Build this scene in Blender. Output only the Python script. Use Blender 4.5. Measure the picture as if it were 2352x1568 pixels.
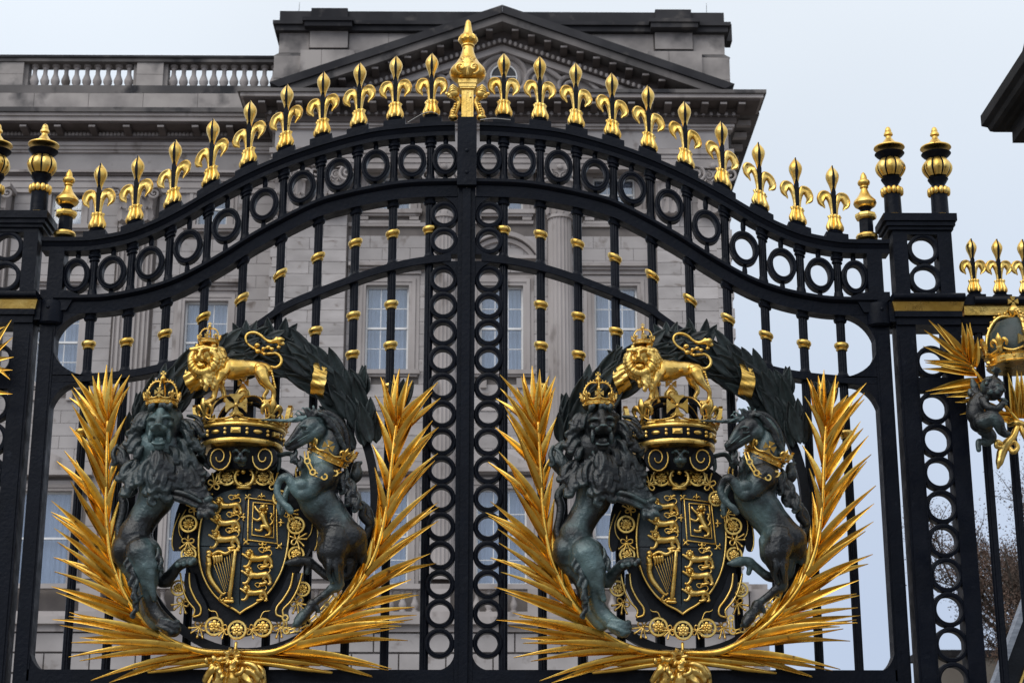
import bpy, bmesh, math, random
from mathutils import Vector, Matrix, noise
import numpy as np
R = random.Random(7)
PI = math.pi
S = bpy.context.scene
for o in list(bpy.data.objects): bpy.data.objects.remove(o)

# ------------------------------------------------------------------ camera, sky, sun, exposure
FPX = 4066.0; PITCH = math.radians(16.5); YAWR = math.radians(0.5)
CAM = Vector((0.185, -10.0, 1.65))
cam = bpy.data.cameras.new('camera'); camo = bpy.data.objects.new('camera', cam)
S.collection.objects.link(camo); S.camera = camo
cam.sensor_width = 23.5; cam.lens = 23.5*FPX/2352.0
cam.clip_start = 0.1; cam.clip_end = 3000
camo.location = CAM; camo.rotation_euler = (PI/2+PITCH, 0, -YAWR)
cam.dof.use_dof = True; cam.dof.focus_distance = 10.3; cam.dof.aperture_fstop = 5.6
S.view_settings.view_transform = 'Standard'; S.view_settings.look = 'None'
S.view_settings.exposure = 0.0; S.view_settings.gamma = 1.0
S.view_settings.use_curve_mapping = False

W = bpy.data.worlds.new('World'); S.world = W; W.use_nodes = True
nt = W.node_tree; nt.nodes.clear()
def wn(t): return nt.nodes.new(t)
out = wn('ShaderNodeOutputWorld'); mixs = wn('ShaderNodeMixShader')
bg1 = wn('ShaderNodeBackground'); bg2 = wn('ShaderNodeBackground')
sky = wn('ShaderNodeTexSky'); sky.sky_type = 'NISHITA'; sky.sun_disc = False
sky.sun_elevation = math.radians(32); sky.sun_rotation = math.radians(150)
nt.links.new(sky.outputs[0], bg1.inputs[0]); bg1.inputs[1].default_value = 0.1
tc = wn('ShaderNodeTexCoord'); sep = wn('ShaderNodeSeparateXYZ')
nt.links.new(tc.outputs['Generated'], sep.inputs[0])
ramp = wn('ShaderNodeValToRGB'); cr = ramp.color_ramp
cr.elements[0].position = 0.0; cr.elements[0].color = (0.50, 0.59, 0.77, 1)
cr.elements[1].position = 1.0; cr.elements[1].color = (1.25, 1.28, 1.30, 1)
for p, col in ((0.13, (0.56, 0.655, 0.84, 1)), (0.30, (0.69, 0.775, 0.90, 1)), (0.43, (0.83, 0.90, 0.98, 1)), (0.65, (1.05, 1.09, 1.13, 1))):
    e = cr.elements.new(p); e.color = col
nt.links.new(sep.outputs[2], ramp.inputs[0])
nz = wn('ShaderNodeTexNoise'); nz.inputs['Scale'].default_value = 2.2; nz.inputs['Detail'].default_value = 3
nt.links.new(tc.outputs['Generated'], nz.inputs['Vector'])
mr = wn('ShaderNodeMapRange'); mr.inputs['From Min'].default_value = 0.3; mr.inputs['From Max'].default_value = 0.7
mr.inputs['To Min'].default_value = 0.93; mr.inputs['To Max'].default_value = 1.07
nt.links.new(nz.outputs[0], mr.inputs['Value'])
nt.links.new(ramp.outputs[0], bg2.inputs[0]); nt.links.new(mr.outputs[0], bg2.inputs[1])
mixs.inputs[0].default_value = 0.93
nt.links.new(bg1.outputs[0], mixs.inputs[1]); nt.links.new(bg2.outputs[0], mixs.inputs[2])
nt.links.new(mixs.outputs[0], out.inputs[0])

sl = bpy.data.lights.new('sun', 'SUN'); sl.energy = 1.5; sl.angle = math.radians(60); sl.color = (1.0, 0.96, 0.9)
so = bpy.data.objects.new('sun', sl); S.collection.objects.link(so)
_el, _az = math.radians(42), math.radians(-128)     # soft light through the cloud, from high behind the camera and to the left
so.rotation_euler = Vector((math.cos(_el)*math.cos(_az), math.cos(_el)*math.sin(_az), math.sin(_el))).to_track_quat('Z', 'Y').to_euler()
sky.sun_elevation = _el; sky.sun_rotation = PI/2 - _az

# ------------------------------------------------------------------ measuring: a pixel of the 2352-wide photograph -> a point on the plane y = Y
def at(px, py, Y=0.0):
    x = (px-1176)/FPX; z = -(py-784)/FPX
    y = math.cos(PITCH)-z*math.sin(PITCH); zz = math.sin(PITCH)+z*math.cos(PITCH)
    X = x*math.cos(YAWR)+y*math.sin(YAWR); y = -x*math.sin(YAWR)+y*math.cos(YAWR)
    t = (Y-CAM.y)/y
    return Vector((CAM.x+X*t, Y, CAM.z+zz*t))
def xat(px, py, Y=0.0): return at(px, py, Y).x
def zat(py, Y=0.0): return at(1140, py, Y).z

# ------------------------------------------------------------------ materials
def mat(name, c1, c2=None, rough=0.6, metal=0.0, scale=4.0, bump=0.0, bscale=30.0, spec=0.5, detail=6.0, lo=0.35, hi=0.65, rnd=0.0, wear=None, wlo=0.5, whi=0.56, spots=None, slo=0.62, shi=0.66, sscale=9.0, rvar=0.0, coord='Object', vstretch=None):
    m = bpy.data.materials.new(name); m.use_nodes = True; t = m.node_tree; n = t.nodes; L = t.links
    b = n['Principled BSDF']; b.inputs['Roughness'].default_value = rough; b.inputs['Metallic'].default_value = metal
    b.inputs['Specular IOR Level'].default_value = spec
    tc = n.new('ShaderNodeTexCoord'); vec = tc.outputs[coord]
    if coord == 'World':
        vec = None
    ofi = n.new('ShaderNodeObjectInfo'); ofm = n.new('ShaderNodeMath'); ofm.operation = 'MULTIPLY'; ofm.inputs[1].default_value = 37.0; L.new(ofi.outputs['Random'], ofm.inputs[0])
    ofa = n.new('ShaderNodeVectorMath'); ofa.operation = 'ADD'; L.new(vec, ofa.inputs[0]); L.new(ofm.outputs[0], ofa.inputs[1]); vec = ofa.outputs[0]
    if vstretch:
        mp = n.new('ShaderNodeMapping'); mp.inputs['Scale'].default_value = vstretch; L.new(vec, mp.inputs[0]); vec = mp.outputs[0]
    col = None
    no = n.new('ShaderNodeTexNoise'); no.inputs['Scale'].default_value = scale; no.inputs['Detail'].default_value = detail
    L.new(vec, no.inputs['Vector'])
    mx = n.new('ShaderNodeMix'); mx.data_type = 'RGBA'
    mx.inputs[6].default_value = (*c1, 1); mx.inputs[7].default_value = (*(c2 or c1), 1)
    mr = n.new('ShaderNodeMapRange'); mr.inputs['From Min'].default_value = lo; mr.inputs['From Max'].default_value = hi
    L.new(no.outputs[0], mr.inputs['Value']); L.new(mr.outputs[0], mx.inputs[0]); col = mx.outputs[2]
    if spots:
        n2 = n.new('ShaderNodeTexNoise'); n2.inputs['Scale'].default_value = sscale; n2.inputs['Detail'].default_value = 5; L.new(vec, n2.inputs['Vector'])
        m2 = n.new('ShaderNodeMapRange'); m2.inputs['From Min'].default_value = slo; m2.inputs['From Max'].default_value = shi; L.new(n2.outputs[0], m2.inputs['Value'])
        x2 = n.new('ShaderNodeMix'); x2.data_type = 'RGBA'; L.new(m2.outputs[0], x2.inputs[0]); L.new(col, x2.inputs[6]); x2.inputs[7].default_value = (*spots, 1); col = x2.outputs[2]
    if wear:
        g = n.new('ShaderNodeNewGeometry'); m3 = n.new('ShaderNodeMapRange'); m3.inputs['From Min'].default_value = wlo; m3.inputs['From Max'].default_value = whi
        L.new(g.outputs['Pointiness'], m3.inputs['Value'])
        x3 = n.new('ShaderNodeMix'); x3.data_type = 'RGBA'; L.new(m3.outputs[0], x3.inputs[0]); L.new(col, x3.inputs[6]); x3.inputs[7].default_value = (*wear, 1); col = x3.outputs[2]
    if rnd:
        oi = n.new('ShaderNodeObjectInfo'); m4 = n.new('ShaderNodeMapRange'); m4.inputs['To Min'].default_value = 1-rnd; m4.inputs['To Max'].default_value = 1+rnd
        L.new(oi.outputs['Random'], m4.inputs['Value'])
        x4 = n.new('ShaderNodeVectorMath'); x4.operation = 'SCALE'; L.new(col, x4.inputs[0]); L.new(m4.outputs[0], x4.inputs['Scale']); col = x4.outputs[0]
    L.new(col, b.inputs['Base Color'])
    if rvar:
        m5 = n.new('ShaderNodeMapRange'); m5.inputs['From Min'].default_value = 0.3; m5.inputs['From Max'].default_value = 0.7
        m5.inputs['To Min'].default_value = max(.05, rough-rvar); m5.inputs['To Max'].default_value = min(1, rough+rvar)
        n5 = n.new('ShaderNodeTexNoise'); n5.inputs['Scale'].default_value = scale*2.3; L.new(vec, n5.inputs['Vector']); L.new(n5.outputs[0], m5.inputs['Value']); L.new(m5.outputs[0], b.inputs['Roughness'])
    if bump:
        n3 = n.new('ShaderNodeTexNoise'); n3.inputs['Scale'].default_value = bscale; n3.inputs['Detail'].default_value = 5; L.new(vec, n3.inputs['Vector'])
        bp = n.new('ShaderNodeBump'); bp.inputs['Strength'].default_value = bump; bp.inputs['Distance'].default_value = 0.01
        L.new(n3.outputs[0], bp.inputs['Height']); L.new(bp.outputs[0], b.inputs['Normal'])
    return m
M = {}
M['iron'] = mat('black_gate_paint', (0.0028, 0.0042, 0.0085), (0.0050, 0.0068, 0.0125), rough=0.42, scale=5, bump=0.25, bscale=45, spec=0.12, rvar=0.12, spots=(0.014, 0.017, 0.024), slo=0.66, shi=0.8, sscale=14)
M['gold'] = mat('gilding', (0.86, 0.60, 0.19), (0.72, 0.45, 0.10), rough=0.33, metal=1.0, scale=9, bump=0.18, bscale=55, rvar=0.1, spots=(0.10, 0.05, 0.015), slo=0.66, shi=0.72, sscale=38)
M['gold_leaf'] = mat('gilding_on_palm', (0.88, 0.58, 0.13), (0.66, 0.37, 0.06), rough=0.30, metal=1.0, scale=7, bump=0.14, bscale=45, rvar=0.1, spots=(0.22, 0.12, 0.06), slo=0.66, shi=0.74, sscale=22)
M['bronze'] = mat('patinated_bronze', (0.0075, 0.0095, 0.0115), (0.125, 0.200, 0.205), rough=0.35, metal=0.15, scale=3.4, bump=0.5, bscale=60, spec=0.6, rvar=0.12, lo=0.48, hi=0.70, wear=(0.12, 0.20, 0.20), wlo=0.52, whi=0.60)
M['bronze_mane'] = mat('dark_mane_bronze', (0.0075, 0.0095, 0.0115), (0.030, 0.046, 0.049), rough=0.35, metal=0.15, scale=3.4, bump=0.5, bscale=60, spec=0.6, rvar=0.12, lo=0.48, hi=0.70, wear=(0.10, 0.165, 0.165), wlo=0.52, whi=0.60)
M['laurel'] = mat('dark_laurel_bronze', (0.009, 0.012, 0.013), (0.028, 0.040, 0.041), rough=0.45, spec=0.4, scale=9, bump=0.3, bscale=60, wear=(0.06, 0.10, 0.10), wlo=0.53, whi=0.62)
M['blackmetal'] = mat('black_cartouche_paint', (0.003, 0.004, 0.007), (0.007, 0.009, 0.013), spec=0.2, rough=0.42, scale=6, bump=0.2, bscale=40)
M['shield'] = mat('dark_shield_bronze', (0.012, 0.017, 0.023), (0.028, 0.048, 0.058), rough=0.45, spec=0.35, scale=5, bump=0.3, bscale=50)
st = dict(rough=0.85, bump=0.35, bscale=9, spec=0.3)
M['stone'] = mat('portland_stone', (0.45, 0.42, 0.415), (0.35, 0.325, 0.32), scale=0.9, rnd=0.13, spots=(0.20, 0.17, 0.155), slo=0.60, shi=0.74, sscale=2.2, **st)
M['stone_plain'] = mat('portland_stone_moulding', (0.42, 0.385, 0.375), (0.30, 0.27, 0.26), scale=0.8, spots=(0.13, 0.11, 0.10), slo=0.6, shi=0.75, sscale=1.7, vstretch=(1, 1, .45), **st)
M['stone_back'] = mat('stone_joint', (0.17, 0.15, 0.14), (0.13, 0.115, 0.11), scale=2, **st)
M['stone_dark'] = mat('sooty_stone', (0.18, 0.165, 0.16), (0.065, 0.062, 0.064), scale=0.55, spots=(0.026, 0.026, 0.030), slo=0.55, shi=0.68, sscale=1.3, vstretch=(1, 1, .7), **st)
M['stone_soot'] = mat('weathered_attic_stone', (0.35, 0.32, 0.305), (0.19, 0.175, 0.17), scale=0.9, rnd=0.16, spots=(0.055, 0.053, 0.056), slo=0.55, shi=0.70, sscale=.8, **st)
M['soffit'] = mat('shade_toned_soffit_stone', (0.12, 0.10, 0.095), (0.07, 0.058, 0.055), scale=1.0, **st)  # shade beneath the cornices is put into this darker stone colour
M['coping'] = mat('black_crusted_coping', (0.042, 0.041, 0.045), (0.016, 0.016, 0.02), scale=.7, spots=(0.085, 0.078, 0.076), slo=0.60, shi=0.72, sscale=1.6, **st)
M['pierstone'] = mat('shade_dark_pier_stone', (0.018, 0.017, 0.018), (0.008, 0.008, 0.009), scale=5, **st)  # silhouette shade of the overhead cornice put into a near-black base colour
M['white'] = mat('white_window_paint', (0.80, 0.80, 0.80), (0.70, 0.70, 0.70), rough=0.5, scale=4)
M['curtain'] = mat('net_curtain', (0.46, 0.50, 0.57), (0.36, 0.40, 0.47), rough=0.9, scale=2, vstretch=(4, 4, .3))
M['ground'] = mat('grey_forecourt_gravel', (0.20, 0.185, 0.17), (0.14, 0.13, 0.12), rough=0.95, scale=1.5, bump=0.5, bscale=60)
M['bark'] = mat('plane_bark', (0.10, 0.085, 0.07), (0.05, 0.042, 0.035), rough=0.9, scale=3)
M['leafb'] = mat('brown_plane_leaves', (0.17, 0.10, 0.07), (0.10, 0.07, 0.055), rough=0.8, scale=0.35)
M['sheen_grey'] = mat('sky_reflection_grey', (0.26, 0.29, 0.34), (0.16, 0.18, 0.22), rough=0.4, scale=9, vstretch=(1, 1, 6))  # sky reflection along the wet roof edge, painted as pale streaked grey
M['greybeige'] = mat('pale_lodge_stone', (0.33, 0.30, 0.26), (0.26, 0.23, 0.20), scale=.6, **st)
M['steel'] = mat('bare_steel_cable', (0.25, 0.25, 0.25), rough=0.35, metal=1.0)
M['darkroof'] = mat('dark_slate_panel', (0.03, 0.032, 0.038), (0.022, 0.024, 0.028), rough=0.5, scale=2)
g = bpy.data.materials.new('window_glass'); g.use_nodes = True; t = g.node_tree; t.nodes.clear()
o_ = t.nodes.new('ShaderNodeOutputMaterial'); mx = t.nodes.new('ShaderNodeMixShader'); tr = t.nodes.new('ShaderNodeBsdfTransparent'); gl = t.nodes.new('ShaderNodeBsdfGlossy')
gl.inputs['Roughness'].default_value = 0.03; tr.inputs[0].default_value = (0.86, 0.9, 0.95, 1); mx.inputs[0].default_value = 0.17
t.links.new(tr.outputs[0], mx.inputs[1]); t.links.new(gl.outputs[0], mx.inputs[2]); t.links.new(mx.outputs[0], o_.inputs[0]); M['glass'] = g

# ------------------------------------------------------------------ mesh builders
def new_ob(name, me, parent=None):
    o = bpy.data.objects.new(name, me); S.collection.objects.link(o)
    if parent is not None: o.parent = parent
    return o
WHOLE = {'egg_moulding', 'jewel', 'pearl', 'stone_course', 'window', 'harp_charge', 'lion_body', 'unicorn_body', 'cherub_body', 'rider_relief', 'lion_mask', 'mane', 'mane_and_tail', 'tail_and_fringe', 'block', 'trunk'}
class MB:
    def __init__(s): s.v = []; s.f = []; s.mi = []; s.m = 0
    def add(s, vs, fs):
        b = len(s.v); s.v.extend([tuple(p) for p in vs]); s.f.extend([tuple(i+b for i in f) for f in fs]); s.mi.extend([s.m]*len(fs)); return s
    def box(s, x0, x1, y0, y1, z0, z1):
        if x0 > x1: x0, x1 = x1, x0
        if y0 > y1: y0, y1 = y1, y0
        if z0 > z1: z0, z1 = z1, z0
        v = [(x, y, z) for z in (z0, z1) for y in (y0, y1) for x in (x0, x1)]
        return s.add(v, [(0, 2, 3, 1), (4, 5, 7, 6), (0, 1, 5, 4), (2, 6, 7, 3), (0, 4, 6, 2), (1, 3, 7, 5)])
    def taper(s, c, r0, r1, z0, z1):     # square frustum about c=(x,y)
        v = [(c[0]+sx*r, c[1]+sy*r, z) for r, z in ((r0, z0), (r1, z1)) for sy in (-1, 1) for sx in (-1, 1)]
        return s.add(v, [(0, 2, 3, 1), (4, 5, 7, 6), (0, 1, 5, 4), (2, 6, 7, 3), (0, 4, 6, 2), (1, 3, 7, 5)])
    def poly(s, pts, y0, y1):            # outline in x,z pushed through y0..y1
        n = len(pts); v = [(p[0], y0, p[1]) for p in pts]+[(p[0], y1, p[1]) for p in pts]
        f = [tuple(range(n)), tuple(range(2*n-1, n-1, -1))]+[(i, i+n, (i+1) % n+n, (i+1) % n) for i in range(n)]
        return s.add(v, f)
    def sweep(s, path, sec, caps=True, closed=False, vert=False, yc=0.0):
        # path: (x,z); section: (a along the normal, b along y); sec may be a function of t
        P = [Vector((p[0], p[1])) for p in path]; n = len(P); k = None; vs = []; fs = []
        for i, p in enumerate(P):
            a = P[(i-1) % n] if (closed or i > 0) else p; b = P[(i+1) % n] if (closed or i < n-1) else p
            t = (b-a).normalized() if (b-a).length > 1e-9 else Vector((1, 0)); nn = Vector((-t.y, t.x))
            if vert: nn = Vector((0, 1))
            ss = sec(i/(n-1)) if callable(sec) else sec; k = len(ss)
            y = path[i][2] if len(path[i]) > 2 else yc
            for (u, w) in ss: vs.append((p.x+nn.x*u, y+w, p.y+nn.y*u))
        m = n if closed else n-1
        for i in range(m):
            for j in range(k):
                a = i*k+j; b = i*k+(j+1) % k; c = ((i+1) % n)*k+(j+1) % k; d = ((i+1) % n)*k+j
                fs.append((a, b, c, d))
        if caps and not closed: fs.append(tuple(range(k-1, -1, -1))); fs.append(tuple(range((n-1)*k, n*k)))
        return s.add(vs, fs)
    def ring(s, c, rx, rz, sec, seg=28, shear=0.0, a0=0.0, a1=2*PI):
        full = abs(a1-a0-2*PI) < 1e-6; n = seg if full else seg+1; vs = []; fs = []; k = len(sec)
        for i in range(n):
            a = a0+(a1-a0)*i/seg; ca, sa = math.cos(a), math.sin(a)
            for (dr, y) in sec:
                x = (rx+dr)*ca; vs.append((c[0]+x, c[1]+y, c[2]+(rz+dr)*sa+shear*x))
        for i in range(seg):
            for j in range(k): fs.append((i*k+j, i*k+(j+1) % k, ((i+1) % n)*k+(j+1) % k, ((i+1) % n)*k+j))
        if not full: fs.append(tuple(range(k-1, -1, -1))); fs.append(tuple(range((n-1)*k, n*k)))
        return s.add(vs, fs)
    def lathe(s, c, prof, seg=20, lobes=0, amp=0.0, shear=0.0, axis=None, lob=None):
        vs = []; fs = []; n = len(prof)
        for i, (r, z) in enumerate(prof):
            on = lobes and (lob is None or lob[0] <= z <= lob[1])
            for j in range(seg):
                a = 2*PI*j/seg; rr = r*(1-amp*(0.5-0.5*math.cos(lobes*a))**3) if on else r
                x, y = rr*math.cos(a), rr*math.sin(a); p = Vector((x, y, z+shear*x))
                if axis is not None: p = axis @ p
                vs.append((c[0]+p.x, c[1]+p.y, c[2]+p.z))
        for i in range(n-1):
            for j in range(seg): fs.append((i*seg+j, i*seg+(j+1) % seg, (i+1)*seg+(j+1) % seg, (i+1)*seg+j))
        fs.append(tuple(range(seg-1, -1, -1))); fs.append(tuple(range((n-1)*seg, n*seg)))
        return s.add(vs, fs)
    def tube(s, path, seg=8, sub=0, flat=1.0):   # path of (x,y,z,r)
        P = [Vector(p[:3]) for p in path]; rr = [p[3] for p in path]
        if sub and len(P) > 1: P, rr = catmull(P, rr, sub)
        n = len(P); T = []
        for i in range(n):
            t = P[min(i+1, n-1)]-P[max(i-1, 0)]; T.append(t.normalized() if t.length > 1e-9 else Vector((0, 0, 1)))
        up = Vector((0, 1, 0)) if abs(T[0].y) < 0.9 else Vector((1, 0, 0)); N = (up-T[0]*up.dot(T[0])).normalized()
        rings = []
        # rounded ends
        cap = []
        for a in (1.2, 0.6): cap.append((P[0]-T[0]*rr[0]*math.sin(a), rr[0]*math.cos(a), T[0]))
        body = [(P[i], rr[i], T[i]) for i in range(n)]
        end = [(P[-1]+T[-1]*rr[-1]*math.sin(a), rr[-1]*math.cos(a), T[-1]) for a in (0.6, 1.2)]
        vs = []; fs = []
        allr = cap+body+end
        for (p, r, t) in allr:
            N = (N-t*N.dot(t)); N = N.normalized() if N.length > 1e-6 else Vector((1, 0, 0)); B = t.cross(N)
            for j in range(seg):
                a = 2*PI*j/seg; vs.append(p+N*(r*flat*math.cos(a))+B*(r*math.sin(a)))
        m = len(allr)
        for i in range(m-1):
            for j in range(seg): fs.append((i*seg+j, i*seg+(j+1) % seg, (i+1)*seg+(j+1) % seg, (i+1)*seg+j))
        fs.append(tuple(range(seg-1, -1, -1))); fs.append(tuple(range((m-1)*seg, m*seg)))
        return s.add(vs, fs)
    def ball(s, c, r, rot=None, seg=12, rings=8):
        r = r if hasattr(r, '__len__') else (r, r, r); vs = []; fs = []
        for i in range(1, rings):
            a = PI*i/rings
            for j in range(seg):
                b = 2*PI*j/seg; p = Vector((r[0]*math.sin(a)*math.cos(b), r[1]*math.sin(a)*math.sin(b), r[2]*math.cos(a)))
                if rot is not None: p = rot @ p
                vs.append((c[0]+p.x, c[1]+p.y, c[2]+p.z))
        top = Vector((0, 0, r[2])); bot = -top
        if rot is not None: top = rot @ top; bot = rot @ bot
        C = Vector(c[:3]); vs.append(C+top); vs.append(C+bot); k = len(vs)
        for i in range(rings-2):
            for j in range(seg): fs.append((i*seg+j, (i+1)*seg+j, (i+1)*seg+(j+1) % seg, i*seg+(j+1) % seg))
        for j in range(seg): fs.append((k-2, j, (j+1) % seg)); fs.append((k-1, (rings-2)*seg+(j+1) % seg, (rings-2)*seg+j))
        return s.add(vs, fs)
    def mesh(s, name, mats, smooth=False, fix=True):
        me = bpy.data.meshes.new(name); me.from_pydata(s.v, [], s.f)
        for m in (mats if isinstance(mats, (list, tuple)) else [mats]): me.materials.append(M[m] if isinstance(m, str) else m)
        me.polygons.foreach_set('material_index', s.mi)
        if fix:
            bm = bmesh.new(); bm.from_mesh(me); bmesh.ops.recalc_face_normals(bm, faces=bm.faces); bm.to_mesh(me); bm.free()
        if smooth:
            if smooth is True: me.polygons.foreach_set('use_smooth', [True]*len(me.polygons))
            else: me.shade_smooth_by_angle(math.radians(smooth)) if hasattr(me, 'shade_smooth_by_angle') else smooth_angle(me, smooth)
        return me
    def clusters(s):
        n = len(s.v); par = list(range(n))
        def find(a):
            while par[a] != a: par[a] = par[par[a]]; a = par[a]
            return a
        for f in s.f:
            a = find(f[0])
            for b in f[1:]:
                b = find(b)
                if a != b: par[b] = a
        comp = {}
        for i in range(n): comp.setdefault(find(i), []).append(i)
        keys = list(comp)
        if len(keys) < 2 or len(keys) > 60: return None
        bb = []
        for k in keys:
            a = np.array([s.v[i] for i in comp[k]]); bb.append((a.min(0)-.002, a.max(0)+.002))
        g = list(range(len(keys)))
        def fg(a):
            while g[a] != a: a = g[a]
            return a
        for i in range(len(keys)):
            for j in range(i):
                if (bb[i][0] <= bb[j][1]).all() and (bb[j][0] <= bb[i][1]).all():
                    a, b = fg(i), fg(j)
                    if a != b: g[a] = b
        grp = {}
        for i, k in enumerate(keys): grp.setdefault(fg(i), set()).update(comp[k])
        return list(grp.values()) if len(grp) > 1 else None
    def build(s, name, mats, parent=None, smooth=False):
        cl = None if name in WHOLE else s.clusters()
        if not cl or len(cl) > 24: return new_ob(name, s.mesh(name, mats, smooth), parent)
        first = None
        for c in cl:
            q = MB(); mp = {}
            for f, m in zip(s.f, s.mi):
                if f[0] in c:
                    for i in f:
                        if i not in mp: mp[i] = len(q.v); q.v.append(s.v[i])
                    q.f.append(tuple(mp[i] for i in f)); q.mi.append(m)
            o = new_ob(name, q.mesh(name, mats, smooth), parent); first = first or o
        return first
def smooth_angle(me, deg):
    me.polygons.foreach_set('use_smooth', [True]*len(me.polygons))
    bm = bmesh.new(); bm.from_mesh(me); lim = math.radians(deg)
    for e in bm.edges:
        e.smooth = not (len(e.link_faces) == 2 and e.calc_face_angle(0) > lim)
    bm.to_mesh(me); bm.free()
def catmull(P, rr, sub):
    Q = []; q = []; n = len(P)
    for i in range(n-1):
        a = P[max(i-1, 0)]; b = P[i]; c = P[i+1]; d = P[min(i+2, n-1)]
        for k in range(sub):
            t = k/sub; Q.append(0.5*((2*b)+(c-a)*t+(2*a-5*b+4*c-d)*t*t+(3*b-a-3*c+d)*t**3)); q.append(rr[i]+(rr[i+1]-rr[i])*(t*t*(3-2*t)))
    Q.append(P[-1]); q.append(rr[-1]); return Q, q
def spline2(pts, n):
    P, _ = catmull([Vector((p[0], p[1], 0)) for p in pts], [0]*len(pts), n); return [(p.x, p.y) for p in P]
def thing(name, label, cat, loc=(0, 0, 0), group=None):
    o = bpy.data.objects.new(name, None); S.collection.objects.link(o); o.empty_display_size = 0.2
    o.location = loc; o['label'] = label; o['category'] = cat
    if group: o['group'] = group
    return o
def tag(o, label, cat, group=None):
    o['label'] = label; o['category'] = cat
    if group: o['group'] = group
    return o
def struct(o): o['kind'] = 'structure'; return o
def localise(root):     # children were modelled in world space: keep them there under a root that stands elsewhere
    bpy.context.view_layer.update()
UNIT = None
def unit_box(m):
    key = 'ub_'+m
    if key not in M: M[key] = MB().box(-.5, .5, -.5, .5, -.5, .5).mesh('block', m)
    return M[key]
def block(name, m, x0, x1, y0, y1, z0, z1, parent):
    o = new_ob(name, unit_box(m), parent); o.location = ((x0+x1)/2, (y0+y1)/2, (z0+z1)/2); o.scale = (abs(x1-x0), abs(y1-y0), abs(z1-z0)); return o
def copy_tree(o, parent=None):
    c = o.copy(); S.collection.objects.link(c); c.parent = parent
    for ch in list(o.children): copy_tree(ch, c)
    return c
# ================================================================== SETTING: ground, palace
gme = MB(); gme.add([(-900, -400, 0), (900, -400, 0), (900, 1600, 0), (-900, 1600, 0)], [(0, 1, 2, 3)])
struct(gme.build('ground', 'ground'))

YP = 40.0; YW = 41.5
pal = thing('palace', 'grey stone palace with pedimented corner pavilion and balustraded wing behind the gates', 'palace')
nblock = [0]; stuffMB = MB(); stuffSoot = MB()
def cells(x0, x1, z0, z1, ops):
    xs = sorted({x0, x1, *[min(max(a, x0), x1) for o in ops for a in (o[0], o[1])]}); zs = sorted({z0, z1, *[min(max(a, z0), z1) for o in ops for a in (o[2], o[3])]})
    for i in range(len(xs)-1):
        for j in range(len(zs)-1):
            cx, cz = (xs[i]+xs[i+1])/2, (zs[j]+zs[j+1])/2
            if not any(o[0] < cx < o[1] and o[2] < cz < o[3] for o in ops): yield xs[i], xs[i+1], zs[j], zs[j+1]
def wall(name, x0, x1, y0, y1, z0, z1, ops, m='stone_back'):
    w = MB()
    for c in cells(x0, x1, z0, z1, ops): w.box(c[0], c[1], y0, y1, c[2], c[3])
    return w.build(name, m, pal)
def ashlar(x0, x1, Y, z0, z1, rh, bw, obst=(), m='stone', depth=.03, gap=.012, asobj=True, d2=.1):
    n = max(1, round((z1-z0)/rh)); rh = (z1-z0)/n
    for i in range(n):
        a = z0+i*rh; b = a+rh; free = [(x0, x1)]
        for o in obst:
            if o[2] < b-.02 and o[3] > a+.02:
                nf = []
                for (p, q) in free:
                    if o[1] <= p or o[0] >= q: nf.append((p, q)); continue
                    if o[0] > p: nf.append((p, o[0]))
                    if o[1] < q: nf.append((o[1], q))
                free = nf
        for (p, q) in free:
            if q-p < .05: continue
            w = q-p; k = max(1, round(w/bw)); step = w/k
            ed = [p]
            for j in range(1, k): ed.append(p+j*step+(step*.22 if i % 2 else -step*.22))
            ed.append(q)
            for j in range(len(ed)-1):
                dd = depth+R.uniform(-.006, .006)
                if asobj and nblock[0] < 300:
                    nblock[0] += 1; block('stone_block', m, ed[j]+gap/2, ed[j+1]-gap/2, Y-dd, Y+d2, a+gap/2, b-gap/2, pal)
                else:
                    (stuffSoot if m == 'stone_soot' else stuffMB).box(ed[j]+gap/2, ed[j+1]-gap/2, Y-dd, Y+d2, a+gap/2, b-gap/2)
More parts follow.
